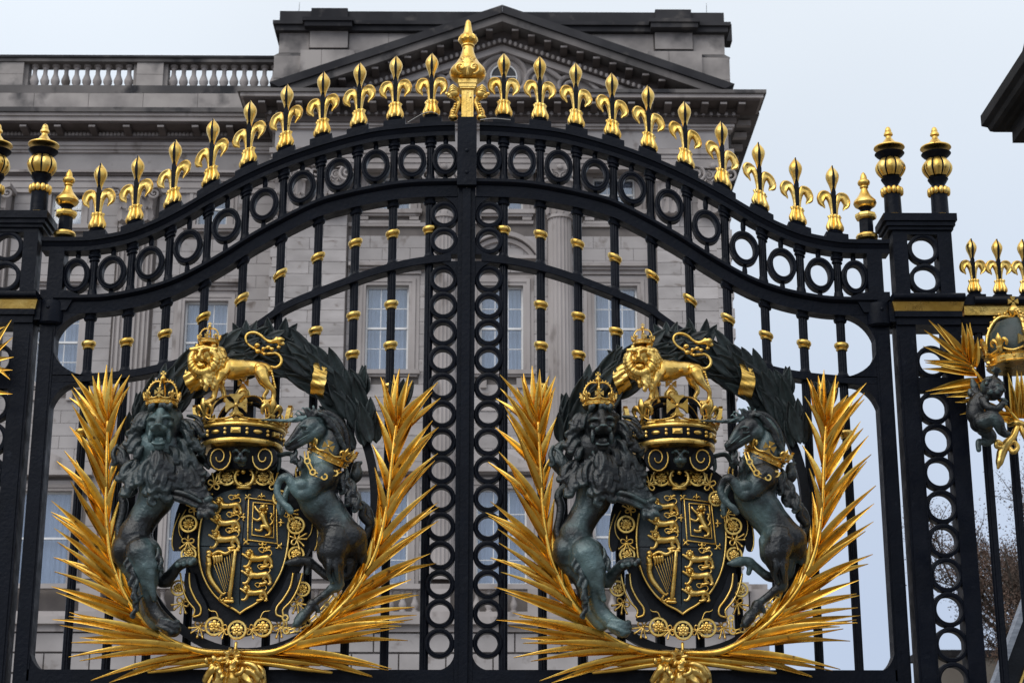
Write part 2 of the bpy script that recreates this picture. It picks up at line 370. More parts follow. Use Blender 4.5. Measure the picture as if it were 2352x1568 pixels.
def window(xc, z0, z1, w, Y, cols=3, rows=4, sill=True, hood=0, surround=True, sash=True, cur=True):
    """white sash window with its pane and curtain children; Y is the wall face"""
    h = z1-z0; f = MB(); y0, y1 = Y+.16, Y+.24; fw = .075
    f.box(xc-w/2, xc-w/2+fw, y0, y1, z0, z1); f.box(xc+w/2-fw, xc+w/2, y0, y1, z0, z1)
    f.box(xc-w/2+fw, xc+w/2-fw, y0, y1, z1-fw, z1); f.box(xc-w/2+fw, xc+w/2-fw, y0, y1, z0, z0+.1)
    ix0, ix1, iz0, iz1 = xc-w/2+fw, xc+w/2-fw, z0+.1, z1-fw
    zm = (iz0+iz1)/2
    if sash: f.box(ix0, ix1, y0-.03, y1-.002, zm-.03, zm+.03)
    pw = (ix1-ix0)/cols; ph = (iz1-iz0)/rows
    for i in range(1, cols): f.box(ix0+i*pw-.012, ix0+i*pw+.012, y0+.012, y1-.02, iz0, iz1)
    for j in range(1, rows):
        if not (sash and j*2 == rows): f.box(ix0, ix1, y0+.012, y1-.02, iz0+j*ph-.012, iz0+j*ph+.012)
    wo = f.build('window', 'white', pal)
    for i in range(cols):
        for j in range(rows): block('pane', 'glass', ix0+i*pw+.013, ix0+(i+1)*pw-.013, y0+.03, y0+.036, iz0+j*ph+.013, iz0+(j+1)*ph-.013, wo)
    if cur:
        c = MB(); n = 70; vs = []; ph0 = R.uniform(0, 6)
        for k in range(n+1):
            x = ix0+(ix1-ix0)*k/n; u = k/n
            fold = .035*math.sin(u*55+ph0+1.5*math.sin(u*9))*(0.25+0.75*abs(math.cos(u*PI)))
            vs += [(x, y1+.14+fold, z0), (x, y1+.14+fold*.7, z1)]
        c.add(vs, [(2*k, 2*k+1, 2*k+3, 2*k+2) for k in range(n)]); c.build('curtain', 'curtain', wo, smooth=True)
    if surround:
        s = MB(); a = .30
        for (d, yy) in ((a, .05), (a*.62, .09), (a*.30, .06)):
            s.box(xc-w/2-d, xc-w/2-d+a*.36, Y-yy, Y+.1, z0, z1+d); s.box(xc+w/2+d-a*.36, xc+w/2+d, Y-yy, Y+.1, z0, z1+d)
            s.box(xc-w/2-d+a*.36, xc+w/2+d-a*.36, Y-yy, Y+.1, z1+d-a*.36, z1+d)
        s.box(xc-w/2-.004, xc-w/2+.02, Y-.03, Y+.25, z0, z1); s.box(xc+w/2-.02, xc+w/2+.004, Y-.03, Y+.25, z0, z1)
        s.build('window_surround', 'stone_plain', pal)
    if sill:
        s = MB(); s.box(xc-w/2-.34, xc+w/2+.34, Y-.2, Y+.15, z0-.13, z0-.001); s.box(xc-w/2-.28, xc+w/2+.28, Y-.13, Y+.1, z0-.2, z0-.132)
        s.build('window_sill', 'stone_plain', pal)
    if hood:
        s = MB(); a = z1+hood; s.box(xc-w/2-.5, xc+w/2+.5, Y-.32, Y+.1, a, a+.10); s.box(xc-w/2-.42, xc+w/2+.42, Y-.22, Y+.1, a-.08, a-.002); s.box(xc-w/2-.34, xc+w/2+.34, Y-.12, Y+.1, a-.2, a-.082)
        s.build('window_hood', 'stone_plain', pal)
def baluster_mesh(m, h):
    k = 'bal%.3f' % h
    if k not in M:
        p = [(.11, 0), (.11, .1), (.075, .12), (.085, .16), (.13, .28), (.135, .36), (.10, .48), (.065, .62), (.062, .80), (.085, .84), (.085, .88), (.07, .90), (.11, .92), (.11, 1)]
        M[k] = MB().lathe((0, 0, 0), [(r*h*1.32, z*h) for r, z in p], 12).mesh('baluster', m, smooth=50)
    return M[k]
def cornice(parts, x0, x1, Y, ends=(0, 0), name='cornice'):
    """parts: (z0, z1, projection, material)"""
    by = {}
    for (a, b, pr, m) in parts:
        by.setdefault(m, MB()).box(x0-(pr if ends[0] else 0), x1+(pr if ends[1] else 0), Y-pr, Y+.3, a, b)
    for m, q in by.items(): q.build(name, m, pal)

# ---------- the wing on the left
xb1 = xat(130, 780, YW); xb2 = xat(471, 780, YW); pitch = xb2-xb1
xpe = xat(620, 780, YP)        # pavilion's left edge
WX0 = xb1-pitch*1.5; WX1 = xpe+.35
wz0, wz1 = zat(883, YW), zat(692, YW)               # main upper windows
mz0, mz1 = zat(522, YW), zat(440, YW)               # mezzanine windows
pz0, pz1 = zat(1347, YW), zat(1128, YW)             # principal floor windows
bays = [xb1-pitch, xb1, xb2]; ww = 1.36
ops = []
for xb in bays: ops += [(xb-ww/2, xb+ww/2, wz0, wz1), (xb-.5, xb+.5, mz0, mz1), (xb-.95, xb+.95, pz0, pz1)]
ztop = zat(203, YW)
wall('wall', WX0, WX1, YW, YW+.5, 0, ztop, ops)
MB().box(WX0, WX1, YW+.55, YW+9, 0, ztop-.1).build('wall', 'stone_back', pal)
pil = [xb1-pitch/2, xb1+pitch/2]
obst = [(o[0]-.3, o[1]+.3, o[2]-.2, o[3]+.42) for o in ops]+[(p-.62, p+.62, 0, 100) for p in pil]
zfr = zat(445, YW)
# pavilion first so that its stones are the individually built ones
PX = xat(1153, 300, YP); PH = (xat(1690, 800, YP)-xat(617, 800, YP))/2   # centre and half width of the pavilion
YB = YP+.30                                                            # face of its bays, behind the piers
col_x = [PX-(xat(1286, 500, YP)-xat(1153, 500, YP)), PX+(xat(1286, 500, YP)-xat(1153, 500, YP))]
wx = [PX-(xat(1417, 750, YP)-xat(1152, 750, YP)), PX, PX+(xat(1417, 750, YP)-xat(1152, 750, YP))]
pin = xat(1512, 700, YP)-PX
uz0, uz1 = zat(852, YB), zat(655, YB); az0, az1 = zat(485, YB), zat(405, YB); gz0, gz1 = zat(1345, YB), zat(1120, YB)
pops = []
for x in wx: pops += [(x-.66, x+.66, uz0, uz1), (x-.66, x+.66, az0, az1), (x-.75, x+.75, gz0, gz1)]
pztop = zat(200, YP)
wall('wall', PX-pin, PX+pin, YB, YB+.5, 0, zat(300, YP), pops)
q = MB(); q.box(PX-PH+.03, PX+PH-.03, YB+.52, YB+14, 0, pztop-.05); q.box(PX-PH+.03, PX-pin+.02, YP+.02, YB+.6, 0, zat(395, YP)); q.box(PX+pin-.02, PX+PH-.03, YP+.02, YB+.6, 0, zat(395, YP))
q.build('wall', 'stone_back', pal)
pob = [(o[0]-.3, o[1]+.3, o[2]-.2, o[3]+.40) for o in pops]+[(c-.36, c+.36, 0, 100) for c in col_x]
zcol = zat(385, YP)
ashlar(PX+pin, PX+PH-.42, YP, zat(1330, YP), zcol, .385, .95, d2=.1)
ashlar(PX-PH+.42, PX-pin, YP, zat(1330, YP), zcol, .385, .95)
ashlar(PX-pin+.03, PX+pin-.03, YB, zat(1330, YP), zat(535, YP), .385, .9, pob)
# long-and-short quoins on the outer corners
zz = zat(1330, YP); k = 0
for sx in (-1, 1):
    zz = zat(1330, YP); k = 0; qm = MB()
    while zz < zcol-.1:
        w = .44 if k % 2 else .44
        e = PX+sx*PH; out_ = .035 if k % 2 else -.02
        block('quoin', 'stone', min(e+sx*out_, e-sx*w), max(e+sx*out_, e-sx*w), YP-.045, YP+1.4, zz+.008, min(zz+.30, zcol), pal); zz += .31; k += 1
# windows of the pavilion
for i, x in enumerate(wx):
    window(x, uz0, uz1, 1.32, YB, hood=.0 if i == 1 else .52)
    window(x, az0, az1, 1.32, YB, rows=2, sill=True)
    window(x, gz0, gz1, 1.5, YB, rows=4, sill=False)
    s = MB()      # panel with eared brackets between the storeys
    zt = zat(516, YB); s.box(x-.95, x+.95, YB-.10, YB+.1, zt, zt+.09); s.box(x-.9, x-.62, YB-.12, YB+.1, zt+.11, az0-.22); s.box(x+.62, x+.9, YB-.12, YB+.1, zt+.11, az0-.22)
    za = uz0-.22; s.box(x-.62, x-.44, YB-.13, YB+.1, za-.32, za-.02); s.box(x+.44, x+.62, YB-.13, YB+.1, za-.32, za-.02)
    s.box(x-.75, x+.75, YB-.06, YB+.1, za-1.0, za-.93); s.build('window_bracket', 'stone_plain', pal)
    # pediment over the principal floor window
    s = MB(); zq = gz1+.55; s.poly([(x-1.15, zq), (x+1.15, zq), (x, zq+.55)], YB-.12, YB+.1); s.box(x-1.2, x+1.2, YB-.3, YB+.1, zq-.12, zq-.002)
    L_ = math.atan2(.55, 1.15)
    s.sweep([(x-1.28, zq), (x, zq+.62), (x+1.28, zq)], [(0, -.34), (.12, -.36), (.12, .1), (0, .1)], vert=True); s.build('window_pediment', 'stone_plain', pal)
s = MB(); zc = zat(592, YB)      # segmental head over the middle window
s.ring((PX, YB, zc-.55), 1.18, 1.18, [(0, -.30), (.13, -.32), (.13, .1), (0, .1)], 20, a0=math.radians(28), a1=math.radians(152))
s.ring((PX, YB, zc-.55), 1.02, 1.02, [(0, -.14), (.12, -.16), (.12, .1), (0, .1)], 20, a0=math.radians(28), a1=math.radians(152))
s.box(PX-1.15, PX+1.15, YB-.26, YB+.1, zc-.10, zc-.001); s.build('window_pediment', 'stone_plain', pal)
# string courses on the bays
s = MB(); z = zat(598, YB)
for a, b in ((-pin, col_x[0]-PX-.4), (col_x[1]-PX+.4, pin)): s.box(PX+a, PX+b, YB-.09, YB+.1, zat(521, YB)-.02, zat(521, YB)+.10)
s.build('string_course', 'stone_plain', pal)
# fluted columns with carved capitals
def fluted(x, y, z0, z1, r, name='column', flutes=20, square=None):
    c = MB(); n = flutes*4; prof = [(0, .0), (.02, .25), (.06, .8), (.10, 1)]
    zs = [z0, z0+.12, z0+.2]+[z0+.2+(z1-z0-.35)*k/6 for k in range(7)]+[z1-.1, z1-.09, z1-.001]
    vs = []; m = len(zs)
    for k, z in enumerate(zs):
        t = (z-z0)/(z1-z0); rr = r*(1-.10*t**2)
        for j in range(n):
            fl = 0 if (k < 2 or k >= m-2) else .10
            q = rr*(1-fl*max(0, math.sin(PI*(j % 4)/4))) if (j % 4) else rr
            if k >= m-2: q = rr*1.09
            a = 2*PI*j/n; vs.append((x+q*math.cos(a), y+q*math.sin(a), z))
    fs = [(i*n+j, i*n+(j+1) % n, (i+1)*n+(j+1) % n, (i+1)*n+j) for i in range(m-1) for j in range(n)]
    c.add(vs, fs); return c.build(name, 'stone_plain', pal)
def spiral(c, r0, turns, a0, sgn, y, n=26, rr=.03, zs=1.0):
    out = []
    for k in range(n+1):
        t = k/n; a = a0+sgn*turns*2*PI*t; r = r0*(1-.82*t); out.append((c[0]+r*math.cos(a), y-.03*t, c[1]+zs*r*math.sin(a), rr*(1-.35*t)))
    return out
def leafc(mb, x, y, z, w, h, fwd, side=0):   # acanthus leaf curling forward at the tip
    vs = []; n = 7
    for i in range(n):
        t = i/(n-1); ww = w*(.55+.6*math.sin(PI*min(1, t*.95+.1)))*(1 if i < n-1 else .5)
        yy = y-fwd*(t**3)*1.1-.02; z_ = z+h*(t if t < .85 else .85+(t-.85)*-.6)
        for u in (-1, -.45, 0, .45, 1): vs.append((x+side*t+u*ww/2*(1-.12*(i % 2)), yy+abs(u)*.05-.03*(u == 0), z_-.04*abs(u)))
    mb.add(vs, [(i*5+j, i*5+j+1, (i+1)*5+j+1, (i+1)*5+j) for i in range(n-1) for j in range(4)])
def capital(x, Y, z0, z1, w, round_=True):
    h = z1-z0; c = MB(); r = w*.40
    if round_: c.lathe((x, Y+.12, z0), [(r, 0), (r*1.02, h*.1), (r*1.0, h*.5), (r*1.2, h*.84), (r*1.3, h*.88)], 24)
    else: c.taper((x, Y+.2), r*1.05, r*1.18, z0, z0+h*.86)
    yy = Y+.12-r if round_ else Y+.2-r*1.08
    for u in (-1, -.33, .33, 1): leafc(c, x+u*w*.34, yy+abs(u)*.10*round_, z0+h*.02, w*.27, h*.42, .16)
    for u in (-.67, 0, .67): leafc(c, x+u*w*.34, yy+abs(u)*.06*round_-.02, z0+h*.26, w*.27, h*.46, .2)
    for sg in (-1, 1):
        c.tube(spiral((x+sg*w*.50, z0+h*.74), h*.17, 1.6, PI/2, sg, yy-.16, rr=.045), 6)
        c.tube([(x+sg*w*.12, yy-.02, z0+h*.42, .03), (x+sg*w*.26, yy-.08, z0+h*.72, .04), (x+sg*w*.46, yy-.16, z0+h*.92, .045), (x+sg*w*.55, yy-.17, z0+h*.90, .04)], 6, 3)
        c.tube(spiral((x+sg*w*.13, z0+h*.74), h*.09, 1.4, PI/2, sg, yy-.08, rr=.025), 6)
    c.ball((x, yy-.15, z0+h*.92), (.1, .06, .09))
    ab = w*.60; n = 10; pts = []
    for k in range(n+1): t = -1+2*k/n; pts.append((x+t*ab, Y+.12-(r*1.15+.16*t*t*1.3)))
    vs = []; 
    for z in (z0+h*.88, z0+h): vs += [(p[0], p[1], z) for p in pts]+[(x+ab, Y+.5, z), (x-ab, Y+.5, z)]
    k = n+3; c.add(vs, [tuple(range(k)), tuple(range(2*k-1, k-1, -1))]+[(i, (i+1) % k, (i+1) % k+k, i+k) for i in range(k)])
    return c.build('capital', 'stone_plain', pal, smooth=45)
czb = zat(1332, YP); czt = zat(496, YP); 
for x in col_x: fluted(x, YP+.12, czb, czt, .39); capital(x, YP, czt, zcol, .95)
for sx in (-1, 1): capital(PX+sx*(PH-.52), YP-.12, czt, zcol, 1.0, False); capital(PX+sx*(pin+.46), YP-.12, czt, zcol, .95, False)
# pavilion entablature, modillion cornice and pediment
YE = YP-.28; ex0, ex1 = PX-PH-.02, PX+PH+.02
def zp(py, pr): return zat(py, YE-pr)
def entab(x0, x1, Y, rows, e):
    cornice([(zat(b, Y-pr), zat(a, Y-pr), pr, m) for (a, b, pr, m) in rows], x0, x1, Y, e)
pr_rows = [(340.5, 352, .12, 'stone_plain'), (352, 362, .07, 'stone_plain'), (362, 374, .04, 'stone_plain'), (374, 388, .0, 'stone_plain'),
           (296, 340, -.02, 'stone'), (289, 296, .10, 'stone_plain'), (281, 289, .16, 'stone_plain'), (276, 281, .22, 'soffit')]
entab(ex0, ex1, YE, pr_rows, (1, 1))
cz = lambda py: zat(py, YE-.95)
zcor = zat(206, YE-.95); zfb = zat(222, YE-.95)       # top of cornice and bottom of its fascia
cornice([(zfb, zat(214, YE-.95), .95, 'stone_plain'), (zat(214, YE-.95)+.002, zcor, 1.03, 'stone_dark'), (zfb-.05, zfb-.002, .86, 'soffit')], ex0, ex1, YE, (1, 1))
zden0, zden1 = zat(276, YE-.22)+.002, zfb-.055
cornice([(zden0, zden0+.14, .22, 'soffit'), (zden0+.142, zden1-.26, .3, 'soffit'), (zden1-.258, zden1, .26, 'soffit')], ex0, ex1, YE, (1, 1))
def modillions(x0, x1, Y, z, n, pr, slope=0, zf=None, m='stone_plain'):
    for k in range(n):
        x = x0+(x1-x0)*(k+.5)/n; zz = z if zf is None else zf(x)
        c = MB(); h = .19
        c.add([(x-.105, Y-.26, zz-h), (x+.105, Y-.26, zz-h), (x+.105, Y-pr, zz-h*.55), (x-.105, Y-pr, zz-h*.55), (x-.105, Y-.26, zz), (x+.105, Y-.26, zz), (x+.105, Y-pr, zz), (x-.105, Y-pr, zz)],
              [(0, 1, 2, 3), (7, 6, 5, 4), (0, 4, 5, 1), (3, 2, 6, 7), (0, 3, 7, 4), (1, 5, 6, 2)])
        c.m = 1; c.box(x-.10, x+.10, Y-pr-.02, Y-pr-.001, zz-h*.46, zz-.03); c.build('modillion', ['soffit', m], pal)  # body carries the shade tone, front plate the paler lit stone
modillions(ex0-.6, ex1+.6, YE, zden1, 27, .78)
def eggs(x0, x1, Y, zf, n, r=.07, m='soffit'):
    c = MB()
    for k in range(n):
        x = x0+(x1-x0)*(k+.5)/n; c.ball((x, Y, zf(x)), (r*.75, r*.6, r), seg=8, rings=5)
    o = c.build('egg_moulding', m, pal, smooth=True); o['kind'] = 'stuff'
eggs(ex0-.25, ex1+.25, YE-.25, lambda x: zden0+.2, 62, .085, 'stone_plain')
# side return of the cornice on the right (seen from below)
for k in range(9):
    yy = YE+.7+k*.95; c = MB(); c.box(ex1+.26, ex1+.78, yy-.1, yy+.1, zden1-.17, zden1); c.build('modillion', 'stone_plain', pal)
s = MB()
for (a, b, pr, m) in [(zfb-.002, zcor, 1.0, 0)]: s.box(ex1+.3, ex1+1.0, YE+.3, YE+12, a, b); s.box(ex0-1.0, ex0-.3, YE+.3, YE+4, a, b)
s.box(ex1-.1, ex1+.28, YE+.3, YE+12, zden0, zfb-.01); s.box(ex1-.1, ex1+.1, YE+.3, YE+12, zat(388, YE), zden0-.002)
s.box(ex0-.28, ex0+.1, YE+.3, YE+4, zden0, zfb-.01); s.box(ex0-.1, ex0+.1, YE+.3, YE+4, zat(388, YE), zden0-.002)
s.build('cornice', 'stone_dark', pal)
# tympanum and raking cornices
apx = PX; ya = YE-.95
za = zat(15, ya); ze = zat(194, ya); hw = (xat(1684, 197, ya)-xat(617, 190, ya))/2
slope = (za-ze)/hw
zlo = zcor+.02
tA = [(PX-hw+.9, zlo), (PX+hw-.9, zlo), (PX, za-1.0)]
MB().poly(tA, YE+.10, YE+.6).build('tympanum', 'stone_plain', pal)
# filled attic solid behind
def rake(n0, n1, pr, m, name='raking_cornice', back=.3):
    # a band lying between n0 and n1 below the rake's top line
    a = MB()
    for sg in (-1, 1):
        xe = hw-.0
        pts = [(PX, za-n0), (PX+sg*xe, ze-n0), (PX+sg*xe, ze-n1), (PX, za-n1)]
        # cut where the band would pass under the cornice top
        def cut(n): return (za-n-zlo)/slope
        x0c = min(xe, cut(n0)); x1c = min(xe, cut(n1))
        pts = [(PX, za-n0), (PX+sg*x0c, za-n0-slope*x0c)]+([(PX+sg*xe, zlo)] if x0c >= xe and False else [])+[(PX+sg*x1c, za-n1-slope*x1c), (PX, za-n1)]
        if sg < 0: pts = [(PX-.003, p[1]) if abs(p[0]-PX) < 1e-6 else p for p in pts]
        a.poly(pts, YE-pr, YE+back)
    return a.build(name, m, pal)
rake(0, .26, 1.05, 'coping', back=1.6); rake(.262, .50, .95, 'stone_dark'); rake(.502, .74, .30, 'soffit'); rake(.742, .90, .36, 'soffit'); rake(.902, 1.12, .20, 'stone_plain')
zf = lambda x: za-.502-slope*abs(x-PX)
for sg in (-1, 1):
    modillions(PX+sg*.15, PX+sg*(hw-1.9), YE, 0, 10, .78, zf=zf)
eggs(PX-hw+2.4, PX+hw-2.4, YE-.38, lambda x: zf(x)-.33, 56, .08, 'stone_plain')
# oculus with scrolls in the tympanum
oz = zat(176, YE); s = MB(); ox = PX+.05
s.ring((ox, YE+.1, oz), .62, .62, [(0, -.12), (.08, -.2), (.16, -.12), (.16, .1), (0, .1)], 30); s.ring((ox, YE+.1, oz), .42, .42, [(0, -.05), (.07, -.1), (.13, -.05), (.13, .1), (0, .1)], 30)
for sg in (-1, 1):
    s.tube(spiral((ox+sg*1.05, oz-.15), .42, 1.5, PI/2, sg, YE-.0, rr=.09), 8); s.tube(spiral((ox+sg*2.0, oz-.35), .36, 1.5, PI/2, sg, YE-.0, rr=.08), 8)
    s.tube([(ox+sg*.45, YE, oz+.75, .07), (ox+sg*.9, YE-.03, oz+.62, .1), (ox+sg*1.4, YE-.03, oz+.2, .1), (ox+sg*1.75, YE-.03, oz-.1, .08)], 8, 4)
    s.tube([(ox+sg*1.6, YE, oz+.15, .06), (ox+sg*2.3, YE-.03, oz+.05, .09), (ox+sg*2.9, YE-.02, oz-.45, .07), (ox+sg*3.3, YE-.02, oz-.62, .04)], 8, 4)
s.build('oculus_carving', 'stone_plain', pal, smooth=45)
f = MB(); f.ring((ox, YE+.0, oz), .38, .38, [(0, 0), (.04, 0), (.04, .06), (0, .06)], 24); f.box(ox-.015, ox+.015, YE, YE+.05, oz-.38, oz+.38); f.box(ox-.38, ox+.38, YE+.004, YE+.046, oz-.015, oz+.015)
wo = f.build('window', 'white', pal); g_ = MB(); g_.lathe((ox, YE+.055, oz), [(.4, 0), (.4, .01)], 24, axis=Matrix.Rotation(PI/2, 3, 'X')); g_.build('pane', 'darkroof', wo)
# attic block above
YA = YP+.9
ax0, ax1 = xat(641, 100, YA), xat(1664, 100, YA); zc0, zc1 = zat(54, YA-.15), zat(26, YA-.15); zab = zat(190, YA)-1.5
MB().box(ax0+.05, ax1-.05, YA+.03, YA+6, zab, zc0).build('wall', 'stone_back', pal)
zst = zat(125, YA)
ashlar(ax0, ax1, YA, zst, zc0-.3, .62, 1.5, [(xat(712, 100, YA)-.02, xat(800, 100, YA)+.02, 0, 99), (xat(1503, 100, YA)-.02, xat(1590, 100, YA)+.02, 0, 99)], 'stone_soot', asobj=False)
ashlar(ax0-.12, ax1+.12, YA-.14, zab, zst-.16, .75, 1.2, [(PX-4.6, PX+4.6, 0, 99)], 'stone_soot', asobj=False, d2=.2)
s = MB(); s.taper(((ax0+ax1)/2, 0), 0, 0, 0, 0)
s = MB(); s.add([(ax0-.14, YA-.16, zst-.158), (ax1+.14, YA-.16, zst-.158), (ax1, YA-.02, zst), (ax0, YA-.02, zst), (ax0-.14, YA+.3, zst-.158), (ax1+.14, YA+.3, zst-.158), (ax1, YA+.3, zst), (ax0, YA+.3, zst)],
      [(0, 1, 2, 3), (0, 3, 7, 4), (1, 5, 6, 2), (3, 2, 6, 7), (4, 7, 6, 5), (0, 4, 5, 1)]); s.build('attic_moulding', 'stone_dark', pal)
for (a, b) in ((712, 800), (1503, 1590)):
    p0, p1 = xat(a, 100, YA), xat(b, 100, YA); ashlar(p0, p1, YA-.14, zst+.12, zc0-.3, .62, 1.0, (), 'stone_soot', asobj=False, d2=.2)
    ashlar(p0-.25, p1+.25, YA-.34, zab, zst-.04, .75, 1.0, (), 'stone_soot', asobj=False, d2=.3)
    s = MB(); s.box(p0, p1, YA-.12, YA+.3, zst-.04, zst+.12); s.box(p0-.14, p1+.14, YA-.5, YA+.6, zc0-.28, zc0-.12); s.box(p0-.2, p1+.2, YA-.56, YA+.6, zc0-.118, zc0); s.box(p0+.03, p1-.03, YA-.2, YA+.6, zc0+.002, zat(20.5, YA-.2)); s.build('attic_pier', 'coping', pal)
s = MB(); s.box(ax0-.18, ax1+.18, YA-.32, YA+6.2, zc0-.12, zc0-.002); s.box(ax0-.1, ax1+.1, YA-.22, YA+6.1, zc0-.30, zc0-.122); s.box(ax0-.0, ax1+.0, YA-.1, YA+6, zc0, zc1); s.build('attic_coping', 'coping', pal)
for px_, py_ in ((686, 24), (1622, 26)):
    p = at(px_, py_, YA+.4); MB().tube([(p.x, p.y, p.z-.3, .012), (p.x+.02, p.y, p.z+.28, .006)], 5).build('lightning_rod', 'iron', pal)
# clump of cable and box fixed on the attic's right corner
p = at(1672, 62, YA+1.0); MB().box(p.x-.05, p.x+.12, p.y, p.y+.5, p.z-.5, p.z+.1).build('attic_bracket', 'coping', pal)

# ---------- wing details
ashlar(WX0, WX1-.3, YW, zat(1330, YW), zfr, .385, 1.0, obst)
for xb in bays:
    window(xb, wz0, wz1, ww, YW, hood=.5); window(xb, mz0, mz1, 1.0, YW, rows=2, cols=2); 
    window(xb-.02, pz0, pz1, 1.7, YW, cols=2, rows=2, sill=False)
    s = MB(); zq = pz1+.55; s.poly([(xb-1.35, zq), (xb+1.35, zq), (xb, zq+.62)], YW-.12, YW+.1); s.box(xb-1.42, xb+1.42, YW-.34, YW+.1, zq-.14, zq-.002); s.box(xb-1.3, xb-1.0, YW-.25, YW+.1, zq-.6, zq-.142); s.box(xb+1.0, xb+1.3, YW-.25, YW+.1, zq-.6, zq-.142)
    s.sweep([(xb-1.5, zq), (xb, zq+.70), (xb+1.5, zq)], [(0, -.36), (.13, -.38), (.13, .1), (0, .1)], vert=True); s.build('window_pediment', 'stone_plain', pal)
    s = MB(); za_ = wz0-.22; s.box(xb-.62, xb-.44, YW-.13, YW+.1, za_-.32, za_-.02); s.box(xb+.44, xb+.62, YW-.13, YW+.1, za_-.32, za_-.02); s.build('window_bracket', 'stone_plain', pal)
for p in pil:   # fluted pilasters
    c = MB(); n = 7; w = 1.06; z0_, z1_ = zat(1332, YW), zat(522, YW)
    c.box(p-w/2, p+w/2, YW-.10, YW+.1, z0_, z1_)
    for k in range(n+1): x = p-w/2+w*k/n; c.box(max(p-w/2, x-.035), min(p+w/2, x+.035), YW-.17, YW-.102, z0_+.3, z1_-.12)
    c.box(p-w/2, p+w/2, YW-.17, YW-.102, z0_, z0_+.298); c.box(p-w/2-.03, p+w/2+.03, YW-.2, YW-.08, z1_-.118, z1_-.002)
    c.build('pilaster', 'stone_plain', pal); capital(p, YW-.22, z1_, zfr, 1.15, False)
YWE = YW-.12; wx0, wx1 = WX0, WX1-.05
entab(wx0, wx1, YWE, [(434, 445, .0, 'stone_plain'), (418, 434, .03, 'stone_plain'), (405, 418, .07, 'stone_plain'), (398, 405, .16, 'soffit'), (393, 398, .22, 'stone_plain'),
      (353, 393, -.02, 'stone'), (346, 353, .08, 'stone_plain'), (337, 346, .14, 'stone_plain'), (329, 337, .2, 'stone_plain')], (0, 0))
zk0 = zat(329, YWE-.2)+.002; zk1 = zat(284, YWE-.95)
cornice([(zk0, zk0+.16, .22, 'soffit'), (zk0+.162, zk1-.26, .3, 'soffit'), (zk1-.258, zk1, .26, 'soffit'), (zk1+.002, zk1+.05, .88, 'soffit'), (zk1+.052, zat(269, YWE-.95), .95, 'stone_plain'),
         (zat(269, YWE-1)+.002, zat(262, YWE-1), 1.02, 'stone_plain'), (zat(262, YWE-1.02)+.004, zat(250, YWE-1.08), 1.1, 'stone_dark')], wx0, wx1, YWE, (0, 0))
modillions(xat(-40, 300, YWE-.6)-.3, xat(-40, 300, YWE-.6)-.3+12*1.06, YWE, zk1, 12, .8)
eggs(wx0+3, wx1, YWE-.25, lambda x: zk0+.22, 90, .085, 'stone_plain')
# blocking course, plinth, balustrade
zb0 = zat(203, YW-.1); zb1 = zat(148, YW-.1)
ashlar(wx0, wx1, YW-.2, zat(250, YWE-1.1)-.2, zat(218, YW-.2), .5, 1.8, (), 'stone_soot', asobj=False)
s = MB(); s.box(wx0, wx1, YW-.22, YW+.6, zat(218, YW-.2)+.002, zb0); s.build('plinth', 'stone_dark', pal)
s = MB(); s.box(wx0, wx1, YW-.2, YW+.45, zb1, zb1+.12); s.build('handrail', 'stone_dark', pal)
s = MB(); s.box(wx0, wx1, YW-.26, YW+.5, zb1+.122, zat(130, YW-.26)); s.build('handrail', 'coping', pal)
def pan(a, b): return xat(a, 175, YW-.1), xat(b, 175, YW-.1)
pans = [pan(-420, -290), pan(-65, 63), pan(305, 384)]
for (a, b) in pans:
    ashlar(a+.12, b-.12, YW-.12, zb0, zb1, .5, 1.6, (), 'stone_soot', asobj=False, d2=.4)
    MB().box(a, b, YW-.02, YW+.35, zb0, zb1).build('balustrade_pier', 'stone_soot', pal)
hb = zb1-zb0; bmz = baluster_mesh('stone_plain', hb)
for a, b in (pan(-290, -65), pan(63, 305), pan(384, 640)):
    n = round((b-a)/(pan(0, 24.3)[1]-pan(0, 24.3)[0]))
    for k in range(n):
        o = new_ob('baluster', bmz, pal); o.location = (a+(b-a)*(k+.5)/n, YW+.12, zb0)
